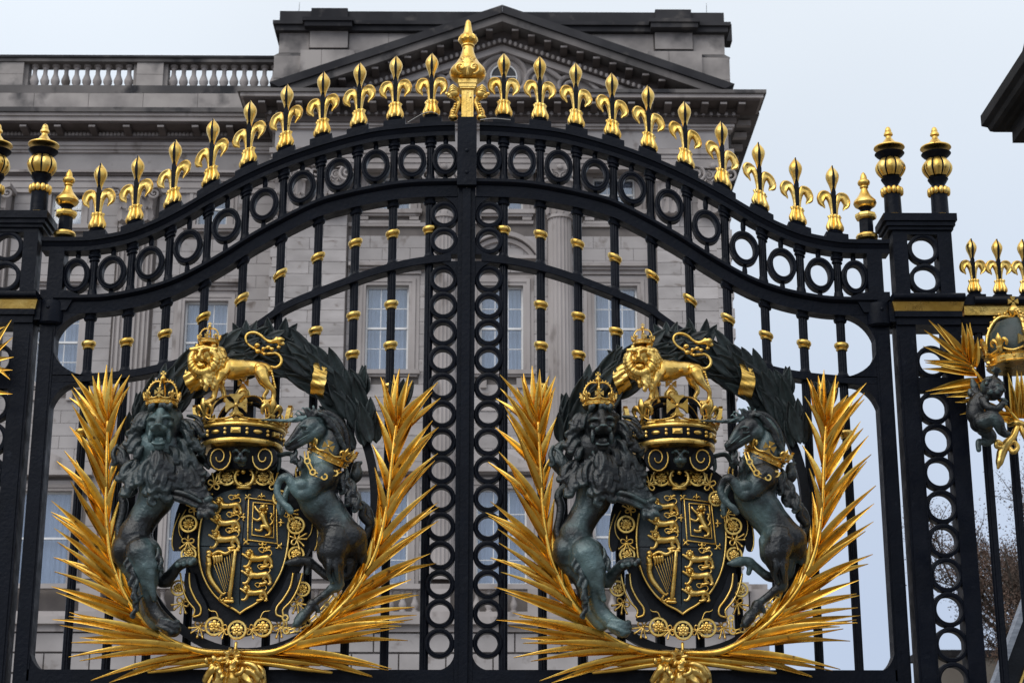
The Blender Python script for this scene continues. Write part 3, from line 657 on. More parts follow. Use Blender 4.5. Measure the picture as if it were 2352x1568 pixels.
# ---------- balcony floor line, balustrade of the principal floor, rusticated base
for (x0, x1, Y, e) in ((WX0, PX-PH-.3, YW-.55, 0), (PX-PH-.55, PX+PH+.55, YP-.75, 1)):
    za_, zb_ = zat(1405, Y), zat(1352, Y)
    s = MB(); s.box(x0, x1, Y-.12, Y+1.0, za_-.16, za_); s.box(x0, x1, Y-.3, Y+1.0, zat(1432, Y-.3), za_-.162); s.box(x0, x1, Y-.1, Y+1.0, zat(1450, Y-.1), zat(1432, Y-.3)-.002); s.box(x0, x1, Y-.05, Y+.3, zb_, zb_+.14); s.build('balcony', 'stone_plain', pal)
    hb2 = zb_-za_; bm2 = baluster_mesh('stone_plain', hb2); x = x0+.5
    pz = []
    n = int((x1-x0)/.34); prs = MB()
    for k in range(n):
        x = x0+.2+k*(x1-x0-.4)/(n-1)
        if k % 8 == 0 or k == n-1: prs.box(x-.3, x+.3, Y-.06, Y+.35, za_+.002, zb_-.002)
        elif k % 8 not in (1, 7):
            if x > -12: o = new_ob('baluster', bm2, pal); o.location = (x, Y+.15, za_)
    prs.build('balustrade_pier', 'stone_plain', pal)
    q = MB(); z = .1; rhh = .55; zt_ = zat(1452, Y)
    MB().box(x0, x1, Y+.06, Y+1.2, 0, zt_).build('wall', 'stone_back', pal)
    nn = int(zt_/rhh)
    for i in range(nn):
        a = zt_*i/nn; b = zt_*(i+1)/nn
        if b < 3.0: stuffMB.box(x0, x1, Y, Y+.1, a+.03, b-.03); continue
        xx = x0+(0 if i % 2 else -.6)
        while xx < x1:
            lo_, hi_ = max(xx, x0), min(xx+1.3, x1)
            if hi_-lo_ > .1: stuffMB.box(lo_+.02, hi_-.02, Y-.02, Y+.1, a+.03, b-.03)
            xx += 1.3
# corner pier with its capping on the balcony at the right
p = at(1706, 1400, YP-.9); zt_ = zat(1345, YP-.9)
s = MB(); s.box(p.x-.42, p.x+.16, YP-1.0, YP+.5, zat(1432, YP-.9), zt_-.16); s.box(p.x-.5, p.x+.24, YP-1.08, YP+.6, zt_-.158, zt_); s.box(p.x-.44, p.x+.18, YP-1.02, YP+.5, zt_+.002, zt_+.1); s.box(p.x-.6, p.x+.32, YP-1.2, YP+.7, zat(1445, YP-1.1)-.1, zat(1432, YP-1.1)); s.box(p.x-.5, p.x+.22, YP-1.1, YP+3, 0, zat(1447, YP-1.1)-.12); s.build('balcony_pier', 'stone_plain', pal)
for mb, m in ((stuffMB, 'stone'), (stuffSoot, 'stone_soot')):
    o = mb.build('stone_course', m, pal); o['kind'] = 'stuff'
# small wall camera cable seen across the capitals
# ================================================================== THE GATES
YF = -.055                                    # front face of the ironwork
def gp(px, py, Y=YF): p = at(px, py, Y); return (p.x, p.z)
C1 = [(1070, 282), (992, 284), (888.6, 293), (824, 305), (739, 328), (658, 355.6), (571, 393), (486, 437), (395.5, 488.3), (307.6, 526.4), (222.7, 544), (164, 547), (101, 547)]
C2 = [(1070, 413), (1008, 414), (949, 416), (890.6, 423), (800, 441), (720, 465), (597.6, 528), (512.7, 580.6), (421.8, 630.5), (339.8, 659.8), (254.9, 676), (205, 679.5), (150, 680), (101, 680)]
C3 = [(1070, 581), (1021, 583), (940, 594), (861, 613.5), (790, 638), (720, 665), (652.7, 694.2), (588.6, 737.8), (520, 777), (448.8, 809.7), (364.7, 835), (280.5, 850.4), (173.9, 858.8), (101, 860)]
def curve(C): 
    P = spline2([gp(*c) for c in C], 5); return sorted([(-abs(p[0]), p[1]) for p in P])
K1, K2, K3 = curve(C1), curve(C2), curve(C3)
def ev(K, x):
    x = -abs(x); xs = [p[0] for p in K]
    return float(np.interp(x, xs, [p[1] for p in K]))
def slope_at(K, x):
    return (ev(K, x+.06)-ev(K, x-.06))/.12
XS = 2.405                                      # inner face of the hanging stile
XE = 2.43
SP = .2215
fx = [.222+SP*k for k in range(10)]            # bar / fleur positions
zbot = gp(1070, 1537)[1]                       # top of the bottom rail
def trim(K, xa, xb, n=60):                     # piece of the curve between -xb..-xa
    return [(-xb+(xb-xa)*i/n, ev(K, -xb+(xb-xa)*i/n)) for i in range(n+1)]
SEC1 = [(0, -.078), (-.024, -.078), (-.026, -.066), (-.040, -.060), (-.052, -.052), (-.078, -.052), (-.078, .052), (-.052, .052), (-.040, .060), (-.026, .066), (-.024, .078), (0, .078)]
SEC2 = [(0, -.085), (-.018, -.085), (-.024, -.078), (-.032, -.064), (-.036, -.056), (-.104, -.052), (-.104, .052), (-.036, .056), (-.024, .078), (-.018, .085), (0, .085)]
SEC3 = [(0, -.05), (-.044, -.05), (-.047, -.046), (-.047, .05), (0, .05)]
RING = lambda w, y: [(0, -y*.92), (-.006, -y), (-.014, -y), (-.018, -y*.86), (-w+.016, -y*.86), (-w+.008, -y*1.02), (-w, -y*.9), (-w, y*.9), (-w+.01, y), (-.008, y), (0, y*.9)]
def reeded(mb, x, y, z0, z1, r, n=8, k=3, zs0=None, zs1=None):
    # a bar of reeds: star-shaped section, its ends may follow a slope
    vs = []; N = n*k
    for top in (0, 1):
        for j in range(N):
            a = 2*PI*(j+.5)/N; q = r*(1 if j % k else .86)
            vx, vy = x+q*math.cos(a), y+q*math.sin(a)*1.0
            vs.append((vx, vy, (z1 if top else z0)))
    return mb.add(vs, [tuple(range(N-1, -1, -1)), tuple(range(N, 2*N))]+[(i, (i+1) % N, (i+1) % N+N, i+N) for i in range(N)])
def collar(x, z, sl, r, parent, m='gold', name='collar'):
    c = MB(); c.lathe((x, 0, z), [(r*.98, -.026), (r*1.22, -.022), (r*1.28, -.014), (r*1.12, -.010), (r*1.45, -.004), (r*1.62, .006), (r*1.55, .018), (r*1.3, .024), (r*.98, .026)], 24, shear=sl)
    return c.build(name, m, parent, smooth=40)
def fleur(x, z, sl, parent, sc=1.0, yc=0.0):
    """gilt fleur-de-lis finial: black stem and foot with gold lance, two petals and bulb; the whole sheared to the rail's slope"""
    sl += R.uniform(-.018, .018); z += R.uniform(-.003, .003)
    st_ = MB(); H = .0
    bx = .062*sc; sh = lambda xx: sl*xx
    v = []
    for zz, b in ((-.03, bx), (.040*sc, bx)):
        for sy in (-1, 1):
            for sx in (-1, 1): v.append((x+sx*b, yc+sy*b*.9, z+zz+sh(sx*b)*1.0))
    st_.add(v, [(0, 2, 3, 1), (4, 5, 7, 6), (0, 1, 5, 4), (2, 6, 7, 3), (0, 4, 6, 2), (1, 3, 7, 5)])
    st_.lathe((x, yc, z+.040*sc), [(.035*sc, -.005), (.044*sc, .006), (.047*sc, .012*sc), (.036*sc, .020*sc), (.042*sc, .028*sc), (.038*sc, .040*sc)], 18, shear=sl*.8)
    st_.sweep([(x, z+.10*sc), (x, z+.22*sc), (x, z+.30*sc), (x, z+.338*sc)], lambda t: [((-1)*.0, 0)]*0+[(-(.008+.006*t)*sc*(1-max(0, t-.75)*3.2), -.020*sc), ((.008+.006*t)*sc*(1-max(0, t-.75)*3.2), -.020*sc), ((.008+.006*t)*sc*(1-max(0, t-.75)*3.2), .020*sc), (-(.008+.006*t)*sc*(1-max(0, t-.75)*3.2), .020*sc)], yc=yc)
    # dark groove of the lance: a thin spindle showing between the two gilt halves
    st_.sweep([(x+0*i, z+(.318+.02*i)*sc) for i in range(8)], lambda t: [(-(.0022+0.0058*math.sin(PI*min(1, .12+t*.95))**1.5)*sc, -(.014+.026*math.sin(PI*(.18+.72*t)))*sc), ((.0022+0.0058*math.sin(PI*min(1, .12+t*.95))**1.5)*sc, -(.014+.026*math.sin(PI*(.18+.72*t)))*sc),
              ((.0022+0.0058*math.sin(PI*min(1, .12+t*.95))**1.5)*sc, (.014+.026*math.sin(PI*(.18+.72*t)))*sc), (-(.0022+0.0058*math.sin(PI*min(1, .12+t*.95))**1.5)*sc, (.014+.026*math.sin(PI*(.18+.72*t)))*sc)], yc=yc)
    so_ = st_.build('fleur_finial', 'iron', parent, smooth=35)
    lance = MB(); lance.lathe((x, yc, z), [(a*sc, b*sc) for a, b in ((.006, .285), (.012, .300), (.015, .320), (.022, .345), (.033, .372), (.038, .392), (.037, .408), (.030, .425), (.018, .442), (.009, .452), (.003, .462), (.001, .466))], 20)
    lance.build('lance', 'gold', so_, smooth=True)
    bulb = MB(); bulb.lathe((x, yc, z), [(a*sc, b*sc) for a, b in ((.028, .062), (.043, .068), (.050, .080), (.050, .096), (.043, .114), (.036, .130), (.034, .142), (.040, .153), (.037, .158), (.022, .152))], 48, lobes=8, amp=.26, shear=sl*.9, lob=(.07*sc, .16*sc))
    bulb.build('bulb', 'gold', so_, smooth=60)
    for sg in (-1, 1):
        pts = [(.011, .145, .0105), (.013, .19, .0115), (.018, .228, .0145), (.028, .262, .0185), (.047, .280, .0245), (.069, .278, .0270), (.083, .257, .0250), (.085, .236, .0200), (.077, .222, .0140), (.068, .213, .008), (.061, .200, .003)]
        P, rr = catmull([Vector((sg*a*(.90 if sc > .9 else .72), 0, b*sc)) for a, b, r in pts], [r*sc for a, b, r in pts], 3)
        n = len(P); vs = []; k = 14
        for i in range(n):
            t = (P[min(i+1, n-1)]-P[max(i-1, 0)]).normalized(); nn = Vector((-t.z, 0, t.x)); w = max(0, min(1, (i-8)/5))
            if sg < 0: nn = -nn
            for j in range(k):
                a = 2*PI*j/k; rad = rr[i]; 
                u_ = math.cos(a)*rad; y_ = math.sin(a)*rad*1.15
                if math.sin(a) < -.3: y_ = y_*(1-.9*w*max(0, 1-abs(math.cos(a))*1.15))   # scooped front
                q = P[i]+nn*u_; vs.append((x+q.x, yc+y_, z+q.z+sl*q.x))
        fs = [(i*k+j, i*k+(j+1) % k, (i+1)*k+(j+1) % k, (i+1)*k+j) for i in range(n-1) for j in range(k)]+[tuple(range(k-1, -1, -1)), tuple(range((n-1)*k, n*k))]
        MB().add(vs, fs).build('petal', 'gold', so_, smooth=50)
    return so_
def corner_plate(mb, cx, cz, r, qx, qz, y, n=10):
    # spandrel that rounds an inner corner: (cx,cz) corner, qx,qz = direction into the opening
    pts = [(cx, cz)]
    for k in range(n+1):
        a = PI/2*k/n; pts.append((cx+qx*(r-r*math.sin(a)), cz+qz*(r-r*math.cos(a))))
    pts.insert(1, (cx, cz+0*qz)) if False else None
    return mb.poly(pts, -y, y)
def gate_leaf(sg):
    side = 'left' if sg < 0 else 'right'
    leaf = thing('gate_leaf', {'left': 'left leaf of the tall black iron gate with gilt fleur-de-lis along its curved top',
                               'right': 'right leaf of the tall black iron gate, hung beside the open sky'}[side], 'gate', group='two leaves of the main gate')
    X = lambda v: sg*v
    flip = lambda pts: [(sg*abs(p[0]), p[1]) for p in pts]
    # curved rails
    xm = .075
    MB().sweep(flip(trim(K1, xm, XE+.092)), SEC1 if sg < 0 else [(-a, b) for a, b in SEC1] if False else SEC1, vert=True).build('top_rail', 'iron', leaf, smooth=30)
    MB().sweep(flip(trim(K2, xm-.02, XS+.02)), SEC2, vert=True).build('second_rail', 'iron', leaf, smooth=30)
    MB().sweep(flip(trim(K3, .09, XS+.01)), SEC3, vert=True).build('arched_rail', 'iron', leaf, smooth=30)
    b = MB(); b.box(X(.05), X(XS+.01), -.055, .055, zbot-.062, zbot); b.box(X(.05), X(XS+.01), -.065, .065, zbot-.075, zbot-.063); b.build('bottom_rail', 'iron', leaf)
    zl = zbot-.31; b = MB(); b.box(X(.05), X(XS+.01), -.055, .055, zl-.07, zl); b.build('lock_rail', 'iron', leaf)
    b = MB(); b.box(X(.05), X(XS+.01), -.055, .055, .12, .24); b.build('foot_rail', 'iron', leaf)
    # hanging stile
    z2 = ev(K2, XS); z1 = ev(K1, XE)
    b = MB(); b.box(X(XS), X(XS+.088), -.055, .055, .08, z2-.10); b.box(X(XS+.012), X(XS+.076), -.06, -.0555, .1, z2-.2); b.build('hanging_stile', 'iron', leaf)
    b = MB(); b.box(X(XE-.045), X(XE+.045), -.055, .055, z2-.01, z1-.078); b.build('frieze_post', 'iron', leaf)
    # shaped bracket over the hinge
    b = MB(); zt = z2+.035; b.poly([(X(XE+.075), zt), (X(XE+.075), zt-.05), (X(XS+.09), zt-.05), (X(XS+.05), zt-.09), (X(XS+.05), z2-.09), (X(XS-.06), z2-.09), (X(XS-.10), z2-.01), (X(XS-.13), z2+.008), (X(XS-.06), zt-.005), (X(XS-.02), zt)], -.072, .072); b.build('hinge_bracket', 'iron', leaf)
    # rounded spandrels
    zr3 = ev(K3, XS); b = MB()
    n = 12
    def arcplate(cx, cz, rx, rz, qx, qz):
        pts = [(cx, cz)]+[(cx+sg*-1*qx*(rx-rx*math.sin(PI/2*k/n))*1.0, cz+qz*(rz-rz*math.cos(PI/2*k/n))) for k in range(n+1)]
        b.poly(pts, -.05, .05)
    arcplate(X(XS+.01), z2-.095, .21, .22, 1, -1)
    arcplate(X(XS+.01), zr3-.005, .24, .20, 1, 1)
    arcplate(X(XS+.01), zr3-.045, .17, .21, 1, -1)
    arcplate(X(XS+.01), zbot-.005, .10, .16, 1, 1)
    arcplate(X(XS+.01), zbot-.073, .12, .12, 1, -1)
    zc = ev(K2, .1)-.10; b2 = MB()
    def cplate(cz, r, qz):
        pts = [(X(.05), cz), (X(.05), cz+qz*r)]+[(X(.05+r*(1-math.cos(PI/2*k/n))*1.0), cz+qz*(r-r*math.sin(PI/2*k/n))) for k in range(1, n+1)]
        b.poly(pts, -.045, .045)
    cplate(zc+.004, .14, -1); cplate(ev(K3, .1)+.0, .10, 1); cplate(ev(K3, .1)-.044, .14, -1); cplate(zbot-.002, .10, 1)
    b.build('corner_spandrel', 'iron', leaf)
    # meeting stile
    b = MB(); x0, x1 = .003, .052
    b.box(X(x0), X(x1), -.055, .055, .08, ev(K2, .05)-.01); b.build('meeting_stile', 'iron', leaf)
    if sg < 0:
        zt = ev(K1, .02)
        b = MB(); b.box(-.058, .058, -.062 if False else -.105, -.057, ev(K2, .02)-.05, zt+.018); b.box(-.052, .052, -.1045, .06, zt-.07, zt+.016); b.box(-.05, .05, -.05, .05, ev(K2, .02), zt-.07)
        b.box(-.024, .024, -.075, -.056, .1, ev(K2, .02)-.06); b.build('cover_strip', 'iron', leaf)
        for z in (zt-.20, ev(K2, .02)+.03): c = MB(); c.ball((0.0, -.106, z), (.012, .006, .012)); c.build('rivet', 'iron', leaf, smooth=True)
    # bars, collars, frieze balusters, fleurs
    for k, xk in enumerate(fx):
        x = X(xk); za = ev(K2, xk)-.10; zb = ev(K3, xk); sl = slope_at(K2, -xk)*(1 if sg < 0 else -1); s3 = slope_at(K3, -xk)*(1 if sg < 0 else -1)
        b = MB(); reeded(b, x, 0, zb-.01, za+.02, .026, 8)
        b.lathe((x, 0, za-.012), [(.027, -.03), (.036, -.024), (.040, -.01), (.030, -.004), (.034, .012), (.034, .03)], 20, shear=sl)
        b.lathe((x, 0, zb+.01), [(.034, -.02), (.036, .0), (.030, .012), (.027, .02)], 20, shear=s3); b.build('upper_bar', 'iron', leaf, smooth=30)
        b = MB(); reeded(b, x, 0, .24, zb-.03, .0255, 8); b.build('lower_bar', 'iron', leaf, smooth=30)
        zm = (za+zb)/2; s_m = (sl+s3)/2
        up = {0: 528, 1: 538, 2: 559, 3: 592, 4: 632, 5: 688, 6: 731, 7: 769, 8: 788, 9: 794}[k]
        collar(x, zat(up, -.03)+.005, s_m, .027, leaf)
        lo = {0: [], 1: [700, 794, 890], 2: [726, 815], 3: [761, 855], 4: [], 5: [], 6: [], 7: [], 8: [], 9: [996]}[k]
        for v in lo: collar(x, zat(v, -.03)+.005, s3*.5 if v < 900 else 0, .027, leaf)
        # frieze baluster
        zt = ev(K1, xk)-.078; zb2 = ev(K2, xk); sl1 = slope_at(K1, -xk)*(1 if sg < 0 else -1)
        b = MB(); reeded(b, x, 0, zb2+.03, zt-.04, .0235, 8)
        b.lathe((x, 0, zt), [(.024, -.062), (.032, -.056), (.032, -.050), (.027, -.046), (.027, -.040), (.036, -.034), (.038, -.022), (.030, -.016), (.034, -.004), (.034, .01)], 20, shear=sl1)
        b.lathe((x, 0, zb2), [(.038, -.02), (.039, .006), (.034, .014), (.030, .024), (.026, .05)], 20, shear=sl); b.build('frieze_baluster', 'iron', leaf, smooth=30)
        fleur(x, ev(K1, xk), sl1, leaf, 1.07)
    # frieze rings with their little studs
    rx_ = [fx[0]-SP/2-.0]+[f+SP/2 for f in fx]
    for i, xk in enumerate(rx_):
        if i == 0: xk = .131
        if i == 10: xk = fx[9]+.098
        x = X(xk); zt = ev(K1, xk)-.078; zb2 = ev(K2, xk); zm = (zt+zb2)/2; sl = .5*(slope_at(K1, -xk)+slope_at(K2, -xk))*(1 if sg < 0 else -1)
        hz = .105 if i else .100
        hz = min(hz, (zt-zb2)/2-.006)
        MB().ring((x, 0, zm), .086 if 0 < i < 10 else .080, hz, RING(.031, .034), 40, shear=sl*.35).build('frieze_ring', 'iron', leaf, smooth=35)
        if i < 11 and (zt-zb2)/2-hz > .004:
            b = MB(); g_ = (zt-zb2)/2-hz
            for q in (1, -1): b.ball((x, 0, zm+q*(hz+g_/2)), (.016, .016, g_/2+.012))
            b.build('ring_stud', 'iron', leaf, smooth=True)
    # column of rings beside the meeting stile
    r_ = .0835; xr = .050+r_+.001
    zs = []; z = ev(K3, xr)-.05-r_-.012
    while z > zbot+.02: zs.append(z); z -= 2*r_-.002
    z = ev(K3, xr)+r_+.012
    zs += [z, z+2*r_-.002]
    for z in zs:
        MB().ring((X(xr), 0, z), r_, r_, RING(.027, .034), 36).build('column_ring', 'iron', leaf, smooth=35)
    # row of rings under the bottom rail
    edges = [.05]+fx+[XS]
    for i in range(len(edges)-1):
        xa = (edges[i]+edges[i+1])/2
        MB().ring((X(xa), 0, zbot-.075-.12), .082, .112, RING(.030, .034), 36).build('lower_ring', 'iron', leaf, smooth=35)
    # turned finial over the frieze post
    base = thing_finial(X(XE-.025), ev(K1, XE), leaf)
    return leaf
def thing_finial(x, z, parent):
    u = .3296*.00262*1.03
    a = MB(); a.lathe((x, 0, z-.003), [(.052, 0), (.052, .018), (.044, .024)], 8); a.lathe((x, 0, z), [(.042, .06), (.042, .15)], 8)
    a.lathe((x, 0, z), [(.040, .195), (.032, .205), (.030, .213), (.043, .228)], 20)
    o = a.build('post_finial', 'iron', parent, smooth=25)
    g1 = MB(); g1.lathe((x, 0, z), [(.048, .02), (.063, .028), (.067, .042), (.060, .056), (.044, .062)], 28); g1.build('gilt_moulding', 'gold', o, smooth=40)
    g1 = MB(); g1.lathe((x, 0, z), [(.044, .150), (.062, .158), (.066, .172), (.064, .186), (.042, .197)], 8); g1.build('gilt_moulding', 'gold', o, smooth=20)
    g2 = MB(); g2.lathe((x, 0, z), [(.044, .228), (.062, .240), (.070, .256), (.066, .272), (.050, .290), (.034, .312), (.024, .335), (.019, .352), (.026, .358), (.026, .366), (.022, .370), (.034, .378), (.038, .390), (.034, .402), (.022, .412), (.021, .420), (.018, .435), (.010, .452), (.002, .460)], 28)
    g2.build('gilt_spire', 'gold', o, smooth=40)
    return o
LL = gate_leaf(-1); RL = gate_leaf(1)
# tall finial at the centre (part of the left leaf's cover strip)
def centre_finial(parent):
    z = ev(K1, 0)+.018; y = -.02
    a = MB(); a.box(-.036, .036, y-.034, y+.034, z, z+.22); a.box(-.024, -.008, y-.042, y+.042, z, z+.19); a.box(.008, .024, y-.042, y+.042, z, z+.19)
    a.box(-.052, .052, y-.055, y+.055, z+.215, z+.235); a.box(-.058, .058, y-.06, y+.06, z+.236, z+.262); a.box(-.046, .046, y-.05, y+.05, z+.205, z+.214)
    o = a.build('centre_finial', 'gold', parent)
    b = MB(); b.lathe((0, y, z), [(.045, .262), (.078, .272), (.108, .30), (.114, .325), (.104, .352), (.076, .385), (.052, .425), (.038, .465), (.032, .500), (.040, .506), (.040, .514), (.030, .520), (.046, .528), (.058, .542), (.056, .558), (.042, .574), (.034, .586), (.026, .61), (.021, .64), (.016, .672), (.008, .684), (.002, .688)], 32); b.build('gilt_baluster', 'gold', o, smooth=40)
    b = MB(); b.lathe((0, y, z), [(.030, .520), (.05, .528), (.063, .544), (.058, .566), (.046, .580)], 40, lobes=10, amp=.3, lob=(.525, .58)); b.build('gadroon', 'gold', o, smooth=50)
    for sg in (-1, 1):
        c = MB(); c.tube(spiral((sg*.042, z+.318), .034, 1.3, -PI/2, sg, y-.088, rr=.011), 8); c.tube([(0, y-.095, z+.275, .010), (sg*.004, y-.10, z+.33, .012), (sg*.03, y-.075, z+.39, .010), (sg*.045, y-.06, z+.40, .006)], 6, 3); c.build('scroll', 'gold', o, smooth=True)
        # winged lion-headed monopod bracket
        d = MB(); d.tube([(sg*.088, y-.02, z+.016, .022), (sg*.082, y-.03, z+.055, .024), (sg*.062, y-.03, z+.09, .016), (sg*.052, y-.03, z+.125, .016), (sg*.080, y-.04, z+.155, .024)], 10, 3)
        d.ball((sg*.085, y-.05, z+.165), (.036, .036, .032)); d.ball((sg*.108, y-.06, z+.150), (.018, .018, .016)); d.ball((sg*.085, y-.03, z+.018), (.030, .032, .022))
        for q in (-1, 0, 1): d.tube([(sg*.06, y-.06, z+.18+.012*q, .008), (sg*.09, y-.085, z+.19+.014*q, .010), (sg*.112, y-.07, z+.175+.012*q, .005)], 6, 2)
        for q in range(5): d.ball((sg*(.078+.012*q), y-.062, z+.150+.012*math.sin(q*2.1)), (.012, .012, .012)); d.ball((sg*(.088-.004*q), y-.052, z+.03+.016*q), (.012, .014, .010))
        d.build('lion_bracket', 'gold', o, smooth=True)
    for k in range(-3, 4):
        c = MB(); a_ = k*.30; c.tube([(0, y-.10, z+.335, .006), (math.sin(a_)*.03, y-.092, z+.335+math.cos(a_)*.045, .011), (math.sin(a_)*.045, y-.065, z+.335+math.cos(a_)*.07, .006)], 6, 3); c.build('palmette_leaf', 'gold', o, smooth=True)
centre_finial(LL)
# cable ends lying on the top rail
p0 = (-.42, -.07); 
w = MB(); w.tube([(-.36, -.088, ev(K1, .36)+.004, .003), (-.31, -.090, ev(K1, .31)+.032, .003), (-.26, -.090, ev(K1, .26)+.056, .003), (-.21, -.092, ev(K1, .21)+.058, .003), (-.17, -.08, ev(K1, .17)+.040, .003)], 6, 4)
tag(w.build('cable', 'steel', None, smooth=True), 'bare steel cable looped over the top rail left of the centre finial', 'cable', 'steel cables on the gate')
w = MB(); w.tube([(.08, -.085, ev(K1, .08)+.006, .0045), (.16, -.094, ev(K1, .16)+.014, .0045), (.26, -.092, ev(K1, .26)+.012, .0045)], 6, 4)
tag(w.build('cable', 'steel', None, smooth=True), 'bare steel cable lying flat on the top rail right of the centre finial', 'cable', 'steel cables on the gate')

# ================================================================== PIERS AND SIDE RAILINGS
def pier_finial(x, z, parent):
    a = MB(); a.lathe((x, 0, z), [(.054, 0), (.052, .02), (.050, .13), (.052, .145)], 26)
    a.lathe((x, 0, z), [(.046, .190), (.040, .205), (.038, .222), (.052, .245), (.062, .262)], 26); a.lathe((x, 0, z), [(.060, .355), (.050, .370), (.048, .385), (.060, .400), (.080, .416), (.090, .428)], 26)
    o = a.build('pier_finial', 'iron', parent, smooth=40)
    b = MB(); b.lathe((x, 0, z), [(.055, -.002), (.072, .004), (.074, .014), (.060, .024), (.052, .028)], 28); b.build('gilt_moulding', 'gold', o, smooth=40)
    for k in range(12):
        t = 2*PI*k/12; c = MB(); c.ball((x+.055*math.cos(t), .055*math.sin(t), z+.166), (.0165, .0165, .024)); c.build('bead', 'gold', o, smooth=True)
    # gilt melon of eight swelling segments, parted by black joints
    for k in range(8):
        t0 = 2*PI*(k+.09)/8+.2; t1 = 2*PI*(k+.91)/8+.2; vs = []; n1, n2 = 7, 6
        for i in range(n1+1):
            v = i/n1; zz = .255+.105*v; rr = .052+.040*math.sin(PI*(.08+.84*v))
            for j in range(n2+1):
                t = t0+(t1-t0)*j/n2; q = rr*(1-.10*(abs(j/n2-.5)*2)**2.5); vs.append((x+q*math.cos(t), q*math.sin(t), z+zz))
        m = len(vs); vs += [(x+.03*math.cos((t0+t1)/2), .03*math.sin((t0+t1)/2), z+.31)]
        fs = [(i*(n2+1)+j, i*(n2+1)+j+1, (i+1)*(n2+1)+j+1, (i+1)*(n2+1)+j) for i in range(n1) for j in range(n2)]
        MB().add(vs, fs).build('gadroon', 'gold', o, smooth=True)
    b = MB(); b.lathe((x, 0, z), [(.050, .262), (.075, .280), (.078, .31), (.075, .335), (.055, .356)], 24); b.build('melon_core', 'iron', o, smooth=True)
    b = MB(); b.lathe((x, 0, z), [(.088, .424), (.094, .429), (.091, .436), (.070, .443), (.052, .452), (.038, .464), (.026, .480), (.018, .490), (.017, .500), (.028, .508), (.026, .520), (.019, .528), (.020, .534), (.014, .552), (.003, .560)], 28); b.build('gilt_cap', 'gold', o, smooth=40)
    for q_ in [o]+list(o.children):
        me = q_.data
        for v in me.vertices: v.co.z = z+(v.co.z-z)*1.085
    return o
def pier(sg):
    t = thing('gate_pier', {1: 'square openwork iron pier with ring panel and two gilt urn finials against the sky', -1: 'square openwork iron pier cut by the left edge, in front of the palace wing'}[sg], 'gate pier', group='iron gate piers')
    x0, x1 = 2.540, 2.892; X = lambda v: sg*v
    zc = gp(2118, 528, -.15)[1]; zb = gp(2118, 672, -.15)[1]       # capping underside and ledge
    D_ = .085; zt = gp(2118, 489, -.125)[1]
    b = MB(); b.box(X(x0-.055), X(x1+.030), -D_-.04, D_+.04, zt-.046, zt); b.box(X(x0-.04), X(x1+.02), -D_-.028, D_+.028, zt-.074, zt-.047); b.box(X(x0-.025), X(x1+.010), -D_-.015, D_+.015, zt-.096, zt-.075); b.build('capping', 'iron', t)
    zl = zt-.097
    for xx in (x0, x1-.085): b = MB(); b.box(X(xx), X(xx+.085), -D_, D_*.4, zb, zl); b.build('upper_post', 'iron', t)
    b = MB(); b.box(X(x0+.085), X(x1-.085), -D_, -D_+.07, zl-.025, zl); b.build('upper_rail', 'iron', t)
    r_ = .095; zz = zb+r_+.016
    for k in range(2): MB().ring((X(2.722), -D_+.035, zz), r_, r_*.99, RING(.025, .03), 36).build('pier_ring', 'iron', t, smooth=35); zz += 2*r_-.002
    z = zb
    b = MB(); b.box(X(x0-.035), X(x1+.035), -D_-.06, D_+.06, z-.045, z); b.sweep([(X(x0-.035), z-.022), (X(x1+.035), z-.022)], [(.022*math.sin(a), -D_-.06-.022*math.cos(a)) for a in [PI*i/6-PI/2 for i in range(7)]], caps=True)
    b.box(X(x0-.022), X(x1+.022), -D_-.03, D_+.03, z-.135, z-.101); b.box(X(x0-.012), X(x1+.012), -D_-.015, D_+.015, z-.18, z-.136); b.build('ledge', 'iron', t, smooth=30)
    b = MB(); v = []
    for zz_, e in ((z-.1, .022), (z-.046, .036)):
        for sy in (-1, 1):
            for sx in (-1, 1): v.append((X((x0+x1)/2)+sx*((x1-x0)/2+e), sy*(D_+e), zz_))
    b.add(v, [(0, 2, 3, 1), (4, 5, 7, 6), (0, 1, 5, 4), (2, 6, 7, 3), (0, 4, 6, 2), (1, 3, 7, 5)]); b.build('gilt_band', 'gold', t)
    z = z-.18
    b = MB(); b.box(X(x0-.012), X(x0+.10), -D_, D_*.5, .1, z); b.box(X(x0+.002), X(x0+.086), -D_-.006, -D_-.001, .15, z-.06); b.build('outer_post', 'iron', t)
    b = MB(); b.box(X(x1-.085), X(x1+.012), -D_, D_*.5, .1, z); b.build('inner_post', 'iron', t)
    zk = gp(2118, 874, -.12)[1]
    b = MB(); b.box(X(x0+.10), X(x1-.085), -D_, -D_+.08, zk-.05, zk+.03); b.build('cross_rail', 'iron', t)
    xm = (x0+.1+x1-.085)/2; r_ = (x1-.085-x0-.1)/2+.013
    zz = zk-.05-r_
    while zz > 1.0: MB().ring((X(xm), -D_+.04, zz), r_, r_*1.02, RING(.026, .034), 36).build('pier_ring', 'iron', t, smooth=35); zz -= 2*r_*1.02-.002
    zz = zk+.03+r_
    while zz < z-.05: MB().ring((X(xm), -D_+.04, zz), r_, r_*1.02, RING(.026, .034), 36).build('pier_ring', 'iron', t, smooth=35); zz += 2*r_*1.02-.002
    b = MB(); b.box(X(x0-.05), X(x1+.05), -D_-.05, D_+.05, 0, .3); b.build('plinth', 'iron', t)
    for xx in (x0+.033, x1-.035): pier_finial(X(xx), zt, t)
    # hinge block reaching to the gate
    zh = ev(K2, XS)-.01
    b = MB(); b.box(X(XS+.085), X(x0+.03), -.09, .06, zh-.145, zh-.02); h = b.build('hinge', 'iron', t)
    hb = MB()
